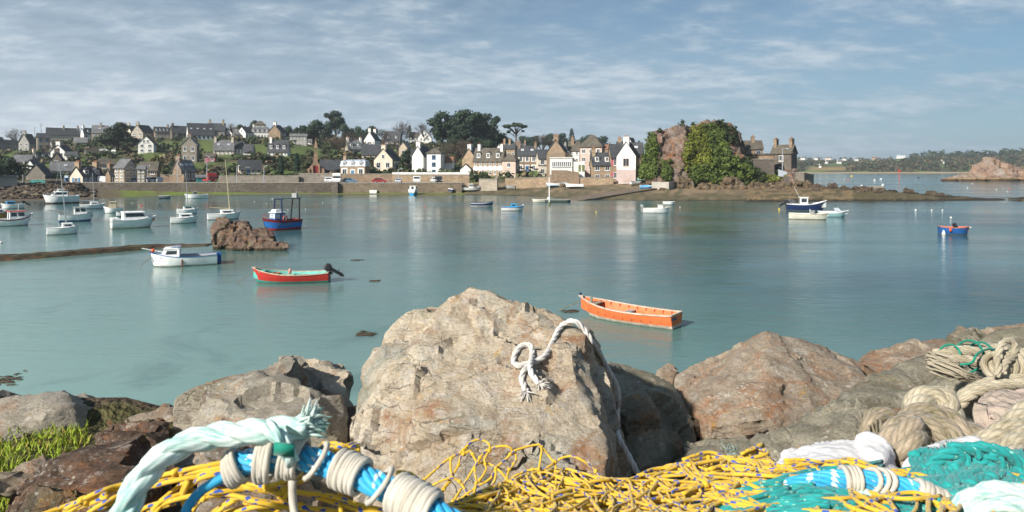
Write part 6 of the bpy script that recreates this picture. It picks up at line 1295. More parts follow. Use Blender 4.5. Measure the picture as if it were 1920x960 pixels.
mb = MB(); mb.box((.05, 0, .78), (.36, .3, .46), ry=R(-25), top=.8); mb.box((.2, 0, .5), (.14, .12, .3), ry=R(-25)); mb.build('motor', PK, o); mb = MB(); mb.tube([(-1.0, -.7, .0), (-1.0, -.7, .42)], [.18, .03], 10); mb.build('fender', PW, o); fender(o, h, .3, -1); mb = MB(); mb.box((h.L/2+.05, 0, .66), (.2, .1, .08)); mb.build('stem_head', PC, o)
for px, py, col, hd, l in [(1206, 341, PT, 20, 'teal dinghy at the foot of the bushes left of the cliff'), (1217, 334, PSK, 65, 'blue boat propped up against the cliff bushes'), (1211, 356, PSK, 10, 'turquoise dinghy lying alone on the sand'), (1192, 348, PW, 25, 'upturned white dinghy beside the white gabled house'), (1225, 336, paint('kayak_yellow', (.75, .5, .03)), 8, 'yellow kayak on the terrace below the cliff')]:
    Y, gz = ongr(px, max(py, 346)); Y = min(Y, 160); o, h = boat(px, py, 0, hd, 1.2, .45, l, 'dinghy', 'dinghy', Y=Y, zoff=ground(px, Y)+.35+max(0, (346-py))*.12, L=2.6, pitch=-35 if hd == 65 else 0, roll=20, rise=.25, stern=.8, rake=.3, group='boats lying on the beach')
    hull_mesh(h, o, [col, col, col, col]); gunwale(h, o, PW if col is not PW else PG); inside(h, o, PG if col is PW else col, .1)
# far boats and buoys
for px, py, wd, l, cm in [(1640, 339, 5, 'white motor boat beyond the spit, left of the raft', PW), (1652, 337, 6, 'white cabin boat beyond the spit, above the brown raft', PW), (1722, 334, 6, 'dark-hulled boat near the far shore', PN), (1616, 352, 9, 'white boats moored just behind the spit', PW), (1656, 349, 7, 'white boat lying by the brown raft', PW), (1597, 331, 5, 'yellow work float near the far shore', paint('buoy_yellow', (.78, .55, .04)))]:
    o, h = boat(px, py, wd*1.3, rnd.uniform(-20, 20), 1.6, .7, l, 'boat', 'distant_boat', rise=.3, stern=.8, rake=.4, group='boats beyond the spit'); o.scale = (.8, .8, .55); hull_mesh(h, o, [cm]*4); gunwale(h, o, cm); deck(h, o, cm); cabin(h, o, -h.L*.2, h.L*.2, 1.1, .8, .7, cm, cm, None)
c = Vector(((1642-960)*6*F/(351-HOR)/F, 6*F/(351-HOR), 0)); o = root('raft', c, 0, 'low brown mussel raft beyond the spit', 'raft'); mb = MB(); mb.box((0, 0, .12), (4.2, 2.0, .25)); mb.build('platform', PWD, o); mb = MB(); mb.box((0, 0, .32), (3.6, .15, .12)); mb.build('beam', PWD, o)
def buoy(px, py, r_px, m, label, kind='round'):
    Y = EYE*F/(py-HOR); r = max(.09, r_px*.66*Y/F); mb = MB(); mb.ball((0, 0, r*.35), r, n=10, k=8, sq=(1, 1, .95)); mb.tube([(0, 0, r*1.1), (0, 0, r*1.45)], r*.16, 6); mb.tube([(0, 0, -r*.2), (0, 0, -1.0)], r*.1, 5)
    tag(mb.build('mooring_buoy', m, smooth=True, loc=((px-960)*Y/F, Y, 0)), label, 'buoy', 'mooring buoys')
BY = _M['buoy_yellow']; BR = paint('buoy_red', (.62, .06, .04)); BO = PFEN
for a in [(266, 386, 2.6, BR, 'round red buoy above the large motor cruiser'), (299, 384, 1.6, PK, 'small dark buoy right of the round red one'), (248, 381, 1.4, PW, 'white buoy near the far wall at left'), (150, 388, 1.6, PW, 'white buoy left of the small sailboat'), (146, 376, 1.6, BO, 'little orange buoy by the dried-out cruiser'), (2, 456, 4, PW, 'white and blue buoy cut by the left edge'),
          (797, 387, 1.8, BR, 'tiny red buoy alone in mid-harbour'), (500, 382, 1.5, PW, 'white buoy left of the trawler'), (477, 379, 1.5, PW, 'white buoy between yellow mast and trawler'), (540, 394, 1.6, PW, 'white buoy behind the trawler wheelhouse'), (573, 393, 1.6, PW, 'white buoy right of the trawler'), (605, 380, 1.4, PW, 'white buoy further right of the trawler'),
          (1118, 398, 2.0, BY, 'yellow buoy off the slipway'), (980, 388, 2.2, PW, 'white buoy right of the blue-covered boat'), (1069, 392, 1.2, PG, 'small grey buoy below the punt'), (1275, 389, 1.8, PW, 'white buoy right of the white launch'), (1461, 393, 2.6, BY, 'yellow buoy behind the navy boat'), (1717, 395, 3.0, PW, 'leftmost of three white buoys in a row at right'),
          (1747, 395, 2.4, PW, 'middle one of three white buoys in a row'), (1767, 395, 2.4, PW, 'rightmost of three white buoys in a row'), (1783, 409, 3.0, PW, 'white buoy just above the blue dinghy'), (1590, 338, 1.8, BO, 'orange buoy beyond the spit'), (1565, 338, 1.2, PW, 'white buoy far beyond the bastion'), (1583, 337, 1.2, PW, 'white buoy left of the orange one beyond the spit'),
          (1814, 352, 1.5, PW, 'white buoy below the island\'s left end'), (1868, 356, 1.5, PW, 'white buoy in front of the island'), (1893, 354, 1.5, BR, 'red buoy in front of the island'), (1889, 359, 1.3, PW, 'white buoy beneath the red one by the island'), (1823, 344, 1.2, PW, 'smallest white buoy near the island'), (1717, 338, 1.2, PW, 'white buoy under the dark-hulled boat')]:
    buoy(*a)
c = Vector(((1686-960)*6*F/(337-HOR)/F, 6*F/(337-HOR), 0)); o = root('beacon', c, 0, 'slim red channel beacon post in the far water', 'beacon'); mb = MB(); mb.tube([(0, 0, -1), (0, 0, 4.6)], .16, 6); mb.build('post', BR, o); mb = MB(); mb.box((0, 0, 4.9), (.9, .9, .7)); mb.build('topmark', BR, o)
# floating weed
mb0 = [(680, 627, .45, 'floating brown weed patch left of the big pale boulder'), (-4, 714, .8, 'dark weed patch at the left edge near the rocks'), (700, 527, .28, 'thin streak of weed right of the outboard motor'), (665, 488, .35, 'weed streak floating above the red boat'), (1066, 584, .35, 'weed clump near the orange skiff\'s mooring line'), (1890, 371, 1.5, 'weed on the reef off the spit')]
for px, py, s, l in mb0:
    Y = EYE*F/(py-HOR); mb = MB(); rr = random.Random(px)
    for k in range(60):
        x, y = rr.gauss(0, .35)*s, rr.gauss(0, .35)*s; a = rr.uniform(-.5, .5); ln = rr.uniform(.1, .3); mb.tube([(x, y, .0), (x+ln*.5, y+a*.1, .018), (x+ln, y+a*.25, .0)], [.012, .02, .006], 4)
    tag(mb.build('seaweed', mat('weed', (.05, .035, .02), .6, .4, 3), loc=((px-960)*Y/F, Y, 0)), l, 'seaweed', 'floating seaweed', 'stuff')

# ---------------------------------------------------------------- vehicles
M_tyre = mat('tyre', (.02, .02, .02), .9, .2, 3); M_cglass = mat('car_glass', (.025, .03, .035), .06, .1, 1, spec=.6); M_lamp = mat('headlight', (.75, .75, .7), .2, .1, 1); M_hub = mat('hub', (.4, .4, .4), .4, .1, 2)
def vehicle(px, py, col, kind, label, hd=0, Y=None, cat='car'):
    if Y is None: Y = 167.0
    z = ground(px, Y)+.14; th = math.atan2(px-960, F); name = {'hatch': 'parked_car', 'van': 'white_van', 'camper': 'motorhome', 'lorry': 'lorry', 'suv': 'parked_car'}[kind]
    if kind == 'van': name = 'delivery_van'
    o = root(name, ((px-960)*Y/F, Y, z), R(hd), label, cat, 'vehicles on the quay road'); o.scale = (.86,)*3
    P = {'hatch': ([(-2.0, .3), (2.0, .3), (2.05, .62), (1.9, .82), (1.0, .95), (.45, 1.42), (-1.2, 1.45), (-1.85, 1.0), (-2.05, .8)], 1.7, 1.5), 'suv': ([(-2.1, .4), (2.1, .4), (2.15, .85), (2.0, 1.05), (1.1, 1.15), (.6, 1.7), (-1.9, 1.75), (-2.1, 1.1)], 1.8, 1.5),
         'van': ([(-2.5, .35), (2.5, .35), (2.55, .8), (2.3, 1.1), (1.6, 1.25), (1.0, 1.95), (-2.45, 2.0), (-2.55, 1.0)], 1.95, 2.1), 'camper': ([(-2.9, .4), (2.9, .4), (2.95, .9), (2.7, 1.25), (2.2, 1.5), (2.5, 2.2), (2.2, 2.85), (-2.9, 2.8)], 2.2, 2.4), 'lorry': ([(-2.9, .6), (2.9, .6), (2.95, 1.2), (2.9, 2.0), (2.7, 2.9), (1.4, 2.95), (1.35, 1.2), (-2.9, 1.1)], 2.3, 2.2)}[kind]
    pr, wd, wb = P; mb = MB(); mb.prism([(a, b) for a, b in pr], -wd/2, wd/2, 0, 'y'); mb.build('body', col, o)
    def side(poly, nm='side_window'):
        for sg in (-1, 1): g = MB(); g.prism(poly, sg*(wd/2+.004)-.006, sg*(wd/2+.004)+.006, 0, 'y'); g.build(nm, M_cglass, o)
    if kind == 'hatch': side([(.85, .96), (.4, 1.36), (-.25, 1.38), (-.25, .96)]); side([(-.35, .96), (-.35, 1.38), (-1.15, 1.38), (-1.6, 1.0)])
    if kind == 'suv': side([(.95, 1.17), (.55, 1.62), (-.4, 1.64), (-.4, 1.17)]); side([(-.5, 1.17), (-.5, 1.65), (-1.8, 1.66), (-1.95, 1.17)])
    if kind == 'van': side([(1.5, 1.28), (.98, 1.85), (.2, 1.86), (.2, 1.28)])
    if kind == 'camper': side([(2.15, 1.5), (2.3, 2.1), (1.4, 2.1), (1.4, 1.5)]); side([(.4, 1.5), (.4, 2.1), (-.8, 2.1), (-.8, 1.5)])
    if kind == 'lorry': side([(2.75, 1.6), (2.6, 2.3), (1.8, 2.3), (1.8, 1.6)])
    fr = {'hatch': ((1.0, .95), (.45, 1.42)), 'suv': ((1.1, 1.15), (.6, 1.7)), 'van': ((1.6, 1.25), (1.0, 1.95)), 'camper': ((2.25, 1.3), (2.45, 2.0)), 'lorry': ((2.95, 1.5), (2.78, 2.4))}[kind]
    (xa, za), (xb, zb) = fr; g = MB(); n = Vector((zb-za, 0, xa-xb)).normalized()*.02; w2 = wd/2*.86; A = [Vector((xa, -w2, za+.05)), Vector((xa, w2, za+.05)), Vector((xb, w2*.95, zb-.05)), Vector((xb, -w2*.95, zb-.05))]; g.add([p+n for p in A]+[p-n for p in A], [(0, 1, 2, 3), (7, 6, 5, 4), (0, 4, 5, 1), (1, 5, 6, 2), (2, 6, 7, 3), (3, 7, 4, 0)]); g.build('windscreen', M_cglass, o)
    xf = max(p[0] for p in pr)
    for sg in (-1, 1): g = MB(); g.box((xf-.04, sg*wd*.36, .68 if kind in ('hatch', 'suv') else .85), (.12, .32, .17)); g.build('headlight', M_lamp, o)
    for x in (-wb*.62-.1, wb*.62+.1):
        for sg in (-1, 1):
            g = MB(); g.cyl((x, sg*(wd/2-.18), .32), (x, sg*(wd/2+.015), .32), .33, 14); wh = g.build('wheel', M_tyre, o); g = MB(); g.cyl((x, sg*(wd/2), .32), (x, sg*(wd/2+.03), .32), .19, 10); g.build('hub', M_hub, wh)
    if kind == 'lorry':
        for k in range(6): g = MB(); g.box((-2.4+k*.55, 0, 1.3), (.08, 2.2, .4)); g.build('stake', PK, o)
cw = paint('car_white', (.75, .75, .75), .25, .03); cg = paint('car_green', (.02, .06, .045), .25, .05); cb = paint('car_blue', (.10, .20, .30), .25, .05); cr = paint('car_red', (.32, .03, .03), .25, .05); cs = paint('car_silver', (.45, .48, .50), .25, .05); ck = paint('car_dark', (.03, .035, .04), .25, .05)
for a in [(163, 345, cw, 'hatch', 'white hatchback parked by the roadside house with the beige gable', -5), (203, 343, cw, 'van', 'white delivery van on the quay road at left', 0), (227, 345, cg, 'hatch', 'dark green car parked right of the white delivery van', -60), (252, 345, cb, 'hatch', 'pale blue car facing the harbour below the tall dormered house', -75), (281, 344, cw, 'suv', 'white car in front of the narrow pale house', -30), (292, 344, cs, 'suv', 'silver estate car parked right behind the white car', 150),
          (393, 342, cr, 'lorry', 'red flatbed lorry on the quay road', -50), (615, 336, cw, 'suv', 'small white car left of the motorhome', -70), (632, 336, cw, 'camper', 'white motorhome facing the camera on the quay road', -80), (656, 333, cb, 'hatch', 'dark blue car in front of the zinc-roofed house', 4), (712, 330, cr, 'hatch', 'red car parked below the cream villa', 4), (747, 338, cs, 'hatch', 'silver car by the harbour wall', -85), (781, 336, cw, 'van', 'white van facing the camera at the sunlit garden wall', -80), (822, 336, ck, 'van', 'dark van facing the camera near the tower house', -80), (815, 336, cw, 'suv', 'white car half hidden beside the dark van', -75)]:
    vehicle(*a)
for a in [(196, 285, cw, 'hatch', 'white car parked under the big round tree', 10), (207, 291, cs, 'hatch', 'silver car below the white one under the round tree', 30), (218, 286, cw, 'hatch', 'pale car right under the holm oak', -20)]:
    vehicle(*a, Y=hit(a[0], a[1]))
# ---------------------------------------------------------------- foreground bank
def bank(x, y):
    z = 4.42+.05*noise.noise(Vector((x*1.3, y*1.3, 0)))
    if x > 0.2: z -= .25*smooth((x-.2)/1.0)*smooth((y-2.2)/.8)
    e = 4.6+.3*noise.noise(Vector((x*.4, 3, 0))); 
    if y > e: z -= (y-e)*1.35
    return max(z, -2.5)
mb = MB(); xs = [-8+.2*i for i in range(81)]; ys = [-3, -1, 0.3, .8]+[1+.15*i for i in range(62)]; cols = []
for y in ys:
    for x in xs:
        z = bank(x, y)+.10*noise.fractal(Vector((x*2, y*2, 1)), .8, 2, 4); mb.v.append((x, y, z)); cols.append((.11, .10, .045) if x < -1.9 and y < 4.6 else (.16, .11, .08) if y < 5 else (.09, .07, .05))
n = len(xs)
for j in range(len(ys)-1):
    for i in range(n-1): mb.f.append((j*n+i, j*n+i+1, (j+1)*n+i+1, (j+1)*n+i)); mb.m.append(0); mb.uv.append(None); mb.col.append(None)
o = mb.build('quay_bank', vcol_mat('bank_soil', nscale=5, amt=.5, bump=.8, bscale=12), smooth=True); ca = o.data.color_attributes.new('tint', 'FLOAT_COLOR', 'POINT'); ca.data.foreach_set('color', [q for c in cols for q in c+(1.0,)])
tag(o, 'earth bank of the quay under the boulders and nets', kind='structure')
RA = rock_mat('boulder_pale', (0.68, 0.59, 0.455), (0.42, 0.33, 0.23), .28, .9, .55, .10, 1.5, None, (0.34, 0.355, 0.31), 1.0)
RB = rock_mat('boulder_grey', (0.47, 0.42, 0.335), (0.29, 0.25, 0.195), .22, .35, .25, .2, 1.5, None, (0.27, 0.25, 0.22), .9)
RC = rock_mat('boulder_rust', (0.41, 0.345, 0.265), (0.26, 0.205, 0.15), .42, .45, .3, .15, 1.5, None, (0.28, 0.24, 0.19), .9)
RD = rock_mat('boulder_dark', (0.20, 0.13, 0.09), (0.08, 0.055, 0.04), .35, .4, .35, .25, 1.5, None, (0.17, 0.14, 0.12), .9)
RG = rock_mat('boulder_green', (0.36, 0.33, 0.255), (0.20, 0.18, 0.13), .25, .15, .2, .4, 1.5, None, (0.20, 0.19, 0.15), .9)
DS = (0.035, .014)
big = rock('boulder', [P3([(690, 985, 2.45), (900, 1000, 2.30), (1100, 985, 2.4), (1128, 850, 2.58), (1052, 735, 2.85), (1090, 650, 3.1), (1098, 615, 3.32), (1060, 600, 3.42), (905, 541, 3.5), (878, 531, 3.55), (850, 552, 3.45), (838, 640, 3.3), (690, 765, 3.0), (650, 790, 2.85), (652, 870, 2.7),
                          (1140, 690, 3.6), (1160, 740, 3.65), (1185, 880, 3.35), (1105, 618, 3.6), (905, 560, 4.0), (700, 710, 3.9), (1180, 1000, 3.2), (680, 1000, 3.4)]),
                      P3([(712, 664, 3.5), (722, 618, 3.62), (768, 580, 3.72), (840, 578, 3.68), (850, 612, 3.4), (845, 700, 3.1), (730, 740, 3.0), (672, 715, 3.25), (680, 860, 2.9), (730, 632, 4.1), (832, 592, 4.1), (700, 860, 3.9)]),
                      P3([(760, 740, 2.86), (860, 660, 3.08), (980, 640, 3.13), (1040, 720, 2.84), (1000, 850, 2.52), (850, 900, 2.50), (740, 850, 2.68), (900, 700, 3.5), (980, 800, 3.3), (800, 820, 3.3)])],
           .021, RA, 'huge pale lichen-spotted boulder in the middle with a white rope over it', disp=(.036, .014), fs=2.6, ns=7.0, seed=2, strat=.02, flakes=110, rho=(.025, .10))
rock('boulder', [P3([(320, 905, 3.3), (322, 752, 3.75), (332, 738, 3.85), (400, 713, 4.0), (500, 687, 4.2), (545, 668, 4.4), (575, 672, 4.4), (560, 730, 3.8), (545, 790, 3.5), (540, 905, 3.2), (640, 740, 4.0), (652, 795, 3.8), (655, 910, 3.6), (345, 750, 4.7), (560, 680, 4.9), (640, 750, 4.8), (330, 900, 4.3), (640, 900, 4.3)])],
     .026, RB, 'big grey-brown boulder left of the huge pale one, right face in shade', disp=DS, fs=2.2, ns=6.5, seed=5, strat=.03)
rock('boulder', [P3([(515, 690, 4.9), (520, 670, 5.0), (560, 668, 5.0), (605, 668, 5.0), (650, 692, 5.0), (668, 712, 4.9), (664, 750, 4.7), (630, 760, 4.6), (520, 760, 4.8), (530, 672, 5.6), (650, 695, 5.6), (600, 900, 4.8), (660, 880, 5.2), (540, 880, 5.4)])],
     .04, RA, 'pale boulder half hidden behind the grey-brown one', disp=DS, fs=2.2, ns=6.5, seed=6)
rock('boulder', [P3([(-160, 728, 4.8), (0, 729, 4.6), (90, 729, 4.6), (128, 731, 4.5), (165, 742, 4.6), (198, 756, 4.6), (201, 772, 4.55), (190, 802, 4.4), (160, 822, 4.3), (118, 830, 4.05), (128, 760, 4.2), (0, 840, 3.95), (-160, 850, 3.9), (-160, 735, 5.6), (190, 765, 5.4), (180, 900, 4.9), (0, 900, 4.2), (-160, 900, 4.4)])],
     .034, RB, 'flat grey boulder at the left edge behind the grass', disp=DS, fs=2.0, ns=6, seed=7, strat=.04, flakes=26)
rock('boulder', [P3([(0, 990, 2.7), (5, 930, 2.85), (40, 902, 2.95), (95, 885, 3.05), (105, 862, 3.15), (188, 802, 3.4), (205, 788, 3.5), (300, 781, 3.6), (326, 792, 3.6), (322, 862, 3.3), (250, 905, 2.95), (225, 985, 2.65), (330, 900, 3.5), (205, 795, 4.1), (310, 790, 4.1), (320, 980, 3.4), (60, 980, 3.3)])],
     .022, RD, 'dark red-brown boulder spotted with lichen at lower left', disp=(.04, .016), fs=2.4, ns=7, seed=9, strat=.03)
rock('boulder', [P3([(225, 800, 4.2), (240, 779, 4.3), (318, 758, 4.4), (335, 780, 4.3), (330, 860, 4.1), (240, 850, 4.1), (250, 785, 4.8), (330, 770, 4.8), (300, 880, 4.6)])],
     .035, RC, 'thin rusty boulder sliver between the dark and the grey-brown boulders', disp=(.03, .02), fs=2.2, ns=6.5, seed=10)
rock('boulder', [P3([(1128, 690, 4.1), (1140, 676, 4.4), (1190, 690, 4.4), (1248, 714, 4.3), (1285, 762, 4.0), (1304, 800, 3.8), (1300, 862, 3.5), (1180, 885, 3.3), (1150, 760, 3.7), (1235, 770, 3.55), (1150, 690, 4.9), (1245, 720, 4.9), (1295, 870, 4.3), (1160, 880, 4.2)])],
     .026, RG, 'greenish shaded boulder right of the huge pale one', disp=DS, fs=2.4, ns=6.5, seed=12, strat=.05, flakes=40)
rock('boulder', [P3([(1262, 702, 4.8), (1330, 690, 4.8), (1372, 665, 4.9), (1410, 640, 4.7), (1437, 621, 4.55), (1505, 634, 4.6), (1560, 655, 4.7), (1634, 690, 4.6), (1640, 720, 4.2), (1560, 760, 3.9), (1470, 800, 3.7), (1436, 680, 4.12), (1425, 795, 3.62), (1330, 800, 3.75), (1290, 765, 4.0), (1255, 730, 4.5), (1440, 640, 5.4), (1620, 695, 5.4), (1280, 720, 5.4), (1650, 850, 4.3), (1640, 760, 4.0), (1560, 880, 3.75), (1330, 880, 3.85), (1450, 900, 3.7), (1260, 850, 4.4)])],
     .024, RC, 'pyramid-shaped rusty orange boulder right of centre', disp=(.018, .013), fs=2.0, ns=8, seed=14, strat=.02, flakes=45, rho=(.03, .10))
rock('boulder', [P3([(1370, 870, 2.9), (1385, 835, 3.05), (1470, 782, 3.2), (1555, 735, 3.35), (1635, 692, 3.5), (1700, 672, 3.6), (1740, 660, 3.65), (1800, 690, 3.5), (1850, 720, 3.4), (1860, 800, 3.0), (1700, 850, 2.75), (1600, 880, 2.65), (1480, 900, 2.65), (1620, 760, 3.05), (1720, 690, 4.2), (1860, 730, 4.2), (1420, 850, 3.8), (1600, 950, 2.8), (1400, 950, 3.0), (1860, 950, 3.0)])],
     .023, RG, 'long sloping grey-green boulder beneath the old ropes', disp=DS, fs=2.4, ns=7, seed=16, strat=.03, flakes=45, rho=(.03, .10))
rock('boulder', [P3([(1598, 680, 4.6), (1620, 664, 4.8), (1640, 658, 4.8), (1740, 636, 4.8), (1850, 613, 4.9), (1920, 608, 4.9), (2040, 600, 4.9), (2060, 700, 3.9), (1920, 720, 3.8), (1800, 720, 3.9), (1680, 720, 4.1), (1620, 720, 4.3), (1640, 670, 5.5), (1920, 615, 5.7), (2040, 615, 5.7), (2040, 900, 4.0), (1650, 850, 4.5)])],
     .034, RC, 'long flat-topped brown boulder at the right edge', disp=DS, fs=1.8, ns=6, seed=18, strat=.05, flakes=22)
for i, (px, py, Y, s, m, l) in enumerate([(1300, 850, 3.9, .22, RD, 'small dark rock in the shaded gap right of centre'), (1345, 880, 3.4, .25, RG, 'mossy small rock at the bottom of the shaded gap'), (1258, 712, 5.0, .15, RC, 'small brown rock behind the greenish boulder'), (600, 930, 3.0, .3, RG, 'dark rock under the blue rope'), (460, 940, 2.8, .35, RC, 'tan rock under the yellow net at left'), (1890, 760, 3.1, .45, RG, 'dark rock behind the pinkish cloth'), (60, 925, 3.1, .2, RC, 'small reddish stone at the foot of the grass')]):
    c = W(px, py, Y); q = random.Random(200+i); rock('boulder', [[c+Vector((q.gauss(0, 1), q.gauss(0, 1), q.gauss(0, .8))).normalized()*s for _ in range(14)]], .03, m, l, disp=(.03, .02), fs=3, ns=4, seed=30+i)
# grass at lower left
mb = MB(); r_ = random.Random(5)
for k in range(11000):
    x, y = r_.uniform(-4.2, -1.95), r_.uniform(2.7, 4.3)
    px = 960+x*F/y
    if px > 150-(y-3.2)*(-10)+r_.uniform(-15, 15): continue
    z = bank(x, y)+.10*noise.fractal(Vector((x*2, y*2, 1)), .8, 2, 4)+.02; h = r_.uniform(.02, .06)*(1+.6*noise.noise(Vector((x*3, y*3, 0)))); a = r_.uniform(0, 6.28); b = Vector((math.cos(a), math.sin(a), 0)); lean = Vector((r_.gauss(0, .45), r_.gauss(0, .45), 0))*h; p = Vector((x, y, z-.02)); w_ = .0035
    k2 = r_.uniform(.75, 1.35); mb.add([p-b*w_, p+b*w_, p+b*w_*.7+lean*.5+Vector((0, 0, h*.6)), p-b*w_*.7+lean*.5+Vector((0, 0, h*.6)), p+lean*1.2+Vector((0, 0, h))], [(0, 1, 2, 3), (3, 2, 4)], 0 if r_.random() > .12 else 1, col=(k2, k2, k2*.8))
tag(mb.build('grass', [leaf_mat('grass_blade', (.24, .31, .04), .35), leaf_mat('grass_dry', (.38, .28, .10), .3)]), 'bright green grass tuft growing between the boulders at left', kind='stuff')

# ---------------------------------------------------------------- ropes and nets
def rope_mat(name, col, col2, scale=40, mix=(.45, .6), rough=.75, fleck=None, thr=.60, yarn_a=.4, yn=7, bd=.0012):
    if name in _M: return _M[name]
    m = bpy.data.materials.new(name); m.use_nodes = True; nt = m.node_tree; b = nt.nodes['Principled BSDF']; L = nt.links.new
    b.inputs['Roughness'].default_value = rough; b.inputs['Specular IOR Level'].default_value = .3; b.inputs['Sheen Weight'].default_value = .15
    uv = nt.nodes.new('ShaderNodeUVMap'); mp = N(nt, 'ShaderNodeMapping'); mp.inputs['Scale'].default_value = (7, 5, 1); L(uv.outputs[0], mp.inputs[0])
    n = N(nt, 'ShaderNodeTexNoise', Scale=3.0, Detail=5.0, Roughness=.7); L(mp.outputs[0], n.inputs[0])
    tc = nt.nodes.new('ShaderNodeTexCoord'); n3 = N(nt, 'ShaderNodeTexNoise', Scale=14.0, Detail=5.0, Roughness=.65); L(tc.outputs['Object'], n3.inputs[0])
    f = math_n(nt, 'ADD', math_n(nt, 'MULTIPLY', n.outputs[0], .5), math_n(nt, 'MULTIPLY', n3.outputs[0], .5)); c = mixc(nt, ramp(nt, f, [(mix[0], 0.0), (mix[1], 1.0)]), col2, col)
    if fleck:
        mq = N(nt, 'ShaderNodeMapping'); mq.inputs['Scale'].default_value = (2.2, 55, 1); mq.inputs['Rotation'].default_value = (0, 0, R(12)); L(uv.outputs[0], mq.inputs[0])
        n2 = N(nt, 'ShaderNodeTexNoise', Scale=1.0, Detail=1.0, Roughness=.4); L(mq.outputs[0], n2.inputs[0]); c = mixc(nt, ramp(nt, n2.outputs[0], [(thr, 0.0), (thr+.03, 1.0)]), c, fleck)
    su = nt.nodes.new('ShaderNodeSeparateXYZ'); L(uv.outputs[0], su.inputs[0]); yarn = math_n(nt, 'ADD', math_n(nt, 'MULTIPLY', math_n(nt, 'SINE', math_n(nt, 'ADD', math_n(nt, 'MULTIPLY', su.outputs[0], 2*math.pi*yn), math_n(nt, 'MULTIPLY', su.outputs[1], 200.0))), .5), .5)
    c = mixc(nt, math_n(nt, 'MULTIPLY', math_n(nt, 'POWER', math_n(nt, 'SUBTRACT', 1.0, yarn), 3.0), yarn_a), c, tuple(x*.55 for x in col2))
    L(c, b.inputs['Base Color'])
    mf = N(nt, 'ShaderNodeMapping'); mf.inputs['Scale'].default_value = (9, 9, 1); mf.inputs['Rotation'].default_value = (0, 0, 0); L(uv.outputs[0], mf.inputs[0])
    n4 = N(nt, 'ShaderNodeTexNoise', Scale=2.0, Detail=3.0); L(mf.outputs[0], n4.inputs[0]); bp = N(nt, 'ShaderNodeBump', Strength=1.0, Distance=bd); L(math_n(nt, 'ADD', math_n(nt, 'MULTIPLY', n4.outputs[0], .8), math_n(nt, 'MULTIPLY', yarn, .6)), bp.inputs['Height']); L(bp.outputs[0], b.inputs['Normal'])
    _M[name] = m; return m
def spline(pts, step=.012):
    P = [Vector(p) for p in pts]; P = [P[0]*2-P[1]]+P+[P[-1]*2-P[-2]]; out = []
    for i in range(1, len(P)-2):
        a, b, c, d = P[i-1:i+3]; n = max(2, int((c-b).length/step))
        for k in range(n):
            t = k/n; out.append(.5*((2*b)+(c-a)*t+(2*a-5*b+4*c-d)*t*t+(3*b-a-3*c+d)*t**3))
    out.append(P[-2].copy()); return out
def laid(mb, path, r, strands=3, pitch=None, m=0, n=7, fat=1.0, ms=None):
    """a laid rope: strands wound round the path"""
    pitch = pitch or r*7; P = path; k = len(P); sn = math.sin(math.pi/strands); sr = r*sn/(1+sn)*1.06*fat; off = r-sr
    t = (P[1]-P[0]).normalized(); a = t.orthogonal().normalized(); frames = []; ln = 0
    for i in range(k):
        t = (P[min(i+1, k-1)]-P[max(i-1, 0)]).normalized(); a = (a-t*a.dot(t)).normalized(); b = t.cross(a)
        if i: ln += (P[i]-P[i-1]).length
        frames.append((P[i], a, b, ln))
    for s in range(strands):
        pts = []
        for p, a, b, l in frames:
            an = 2*math.pi*(s/strands+l/pitch); pts.append(p+(a*math.cos(an)+b*math.sin(an))*off)
        mb.tube(pts, sr, n, (ms[s % len(ms)] if ms else m))
    if strands > 3: mb.tube(P, r*.6, 6, m)
def ring(mb, c, ax, R_, r, m=0, n=18, tilt=0, sq=1.0):
    ax = ax.normalized(); a = ax.orthogonal().normalized(); b = ax.cross(a); pts = [c+(a*math.cos(t)+b*math.sin(t)*sq)*R_+ax*tilt*math.sin(t) for t in [2*math.pi*i/n for i in range(n+1)]]; mb.tube(pts, r, 6, m, cap=False)
M_aqua = rope_mat('rope_aqua', (.74, .82, .76), (.22, .52, .46), mix=(.40, .56), yarn_a=.3, bd=.0012, yn=5); M_blue2 = rope_mat('rope_blue', (.05, .47, .74), (.02, .26, .55), mix=(.35, .6), fleck=(.62, .75, .78), thr=.60, rough=.5, yarn_a=.25, bd=.0005, yn=3)
M_lash = rope_mat('lashing', (.66, .62, .54), (.40, .36, .29), mix=(.38, .60), yarn_a=.15, bd=.0004, yn=3); M_yel = rope_mat('twine_yellow', (.70, .44, .035), (.62, .36, .02), mix=(.25, .5), fleck=(.03, .09, .38), thr=.60, yarn_a=.12, bd=.0003, yn=3); M_teal = rope_mat('twine_teal', (.02, .37, .35), (.01, .19, .19), mix=(.3, .6), fleck=(.22, .55, .46), thr=.66, yarn_a=.25, bd=.0005, yn=3)
M_old = rope_mat('rope_old', (.50, .44, .33), (.20, .17, .10), mix=(.36, .56)); M_old2 = rope_mat('rope_weathered', (.42, .335, .25), (.12, .11, .055), mix=(.38, .60)); M_wr = rope_mat('rope_white', (.76, .73, .68), (.52, .49, .45), fleck=(.08, .28, .45), thr=.72, yarn_a=.2, bd=.0009, yn=4); M_gr = rope_mat('twine_green', (.01, .30, .20), (.005, .2, .14))
def finish(mb, name, mats, label, cat, parent=None, group=None):
    P = [Vector(v) for v in mb.v]; o0 = Vector((sum(p.x for p in P)/len(P), sum(p.y for p in P)/len(P), min(p.z for p in P)))
    if parent is not None: o0 = Vector((0, 0, 0))
    mb.v = [tuple(p-o0) for p in P]; o = mb.build(name, mats, parent, smooth=True, loc=None if parent is not None else o0)
    if parent is None: tag(o, label, cat, group)
    return o
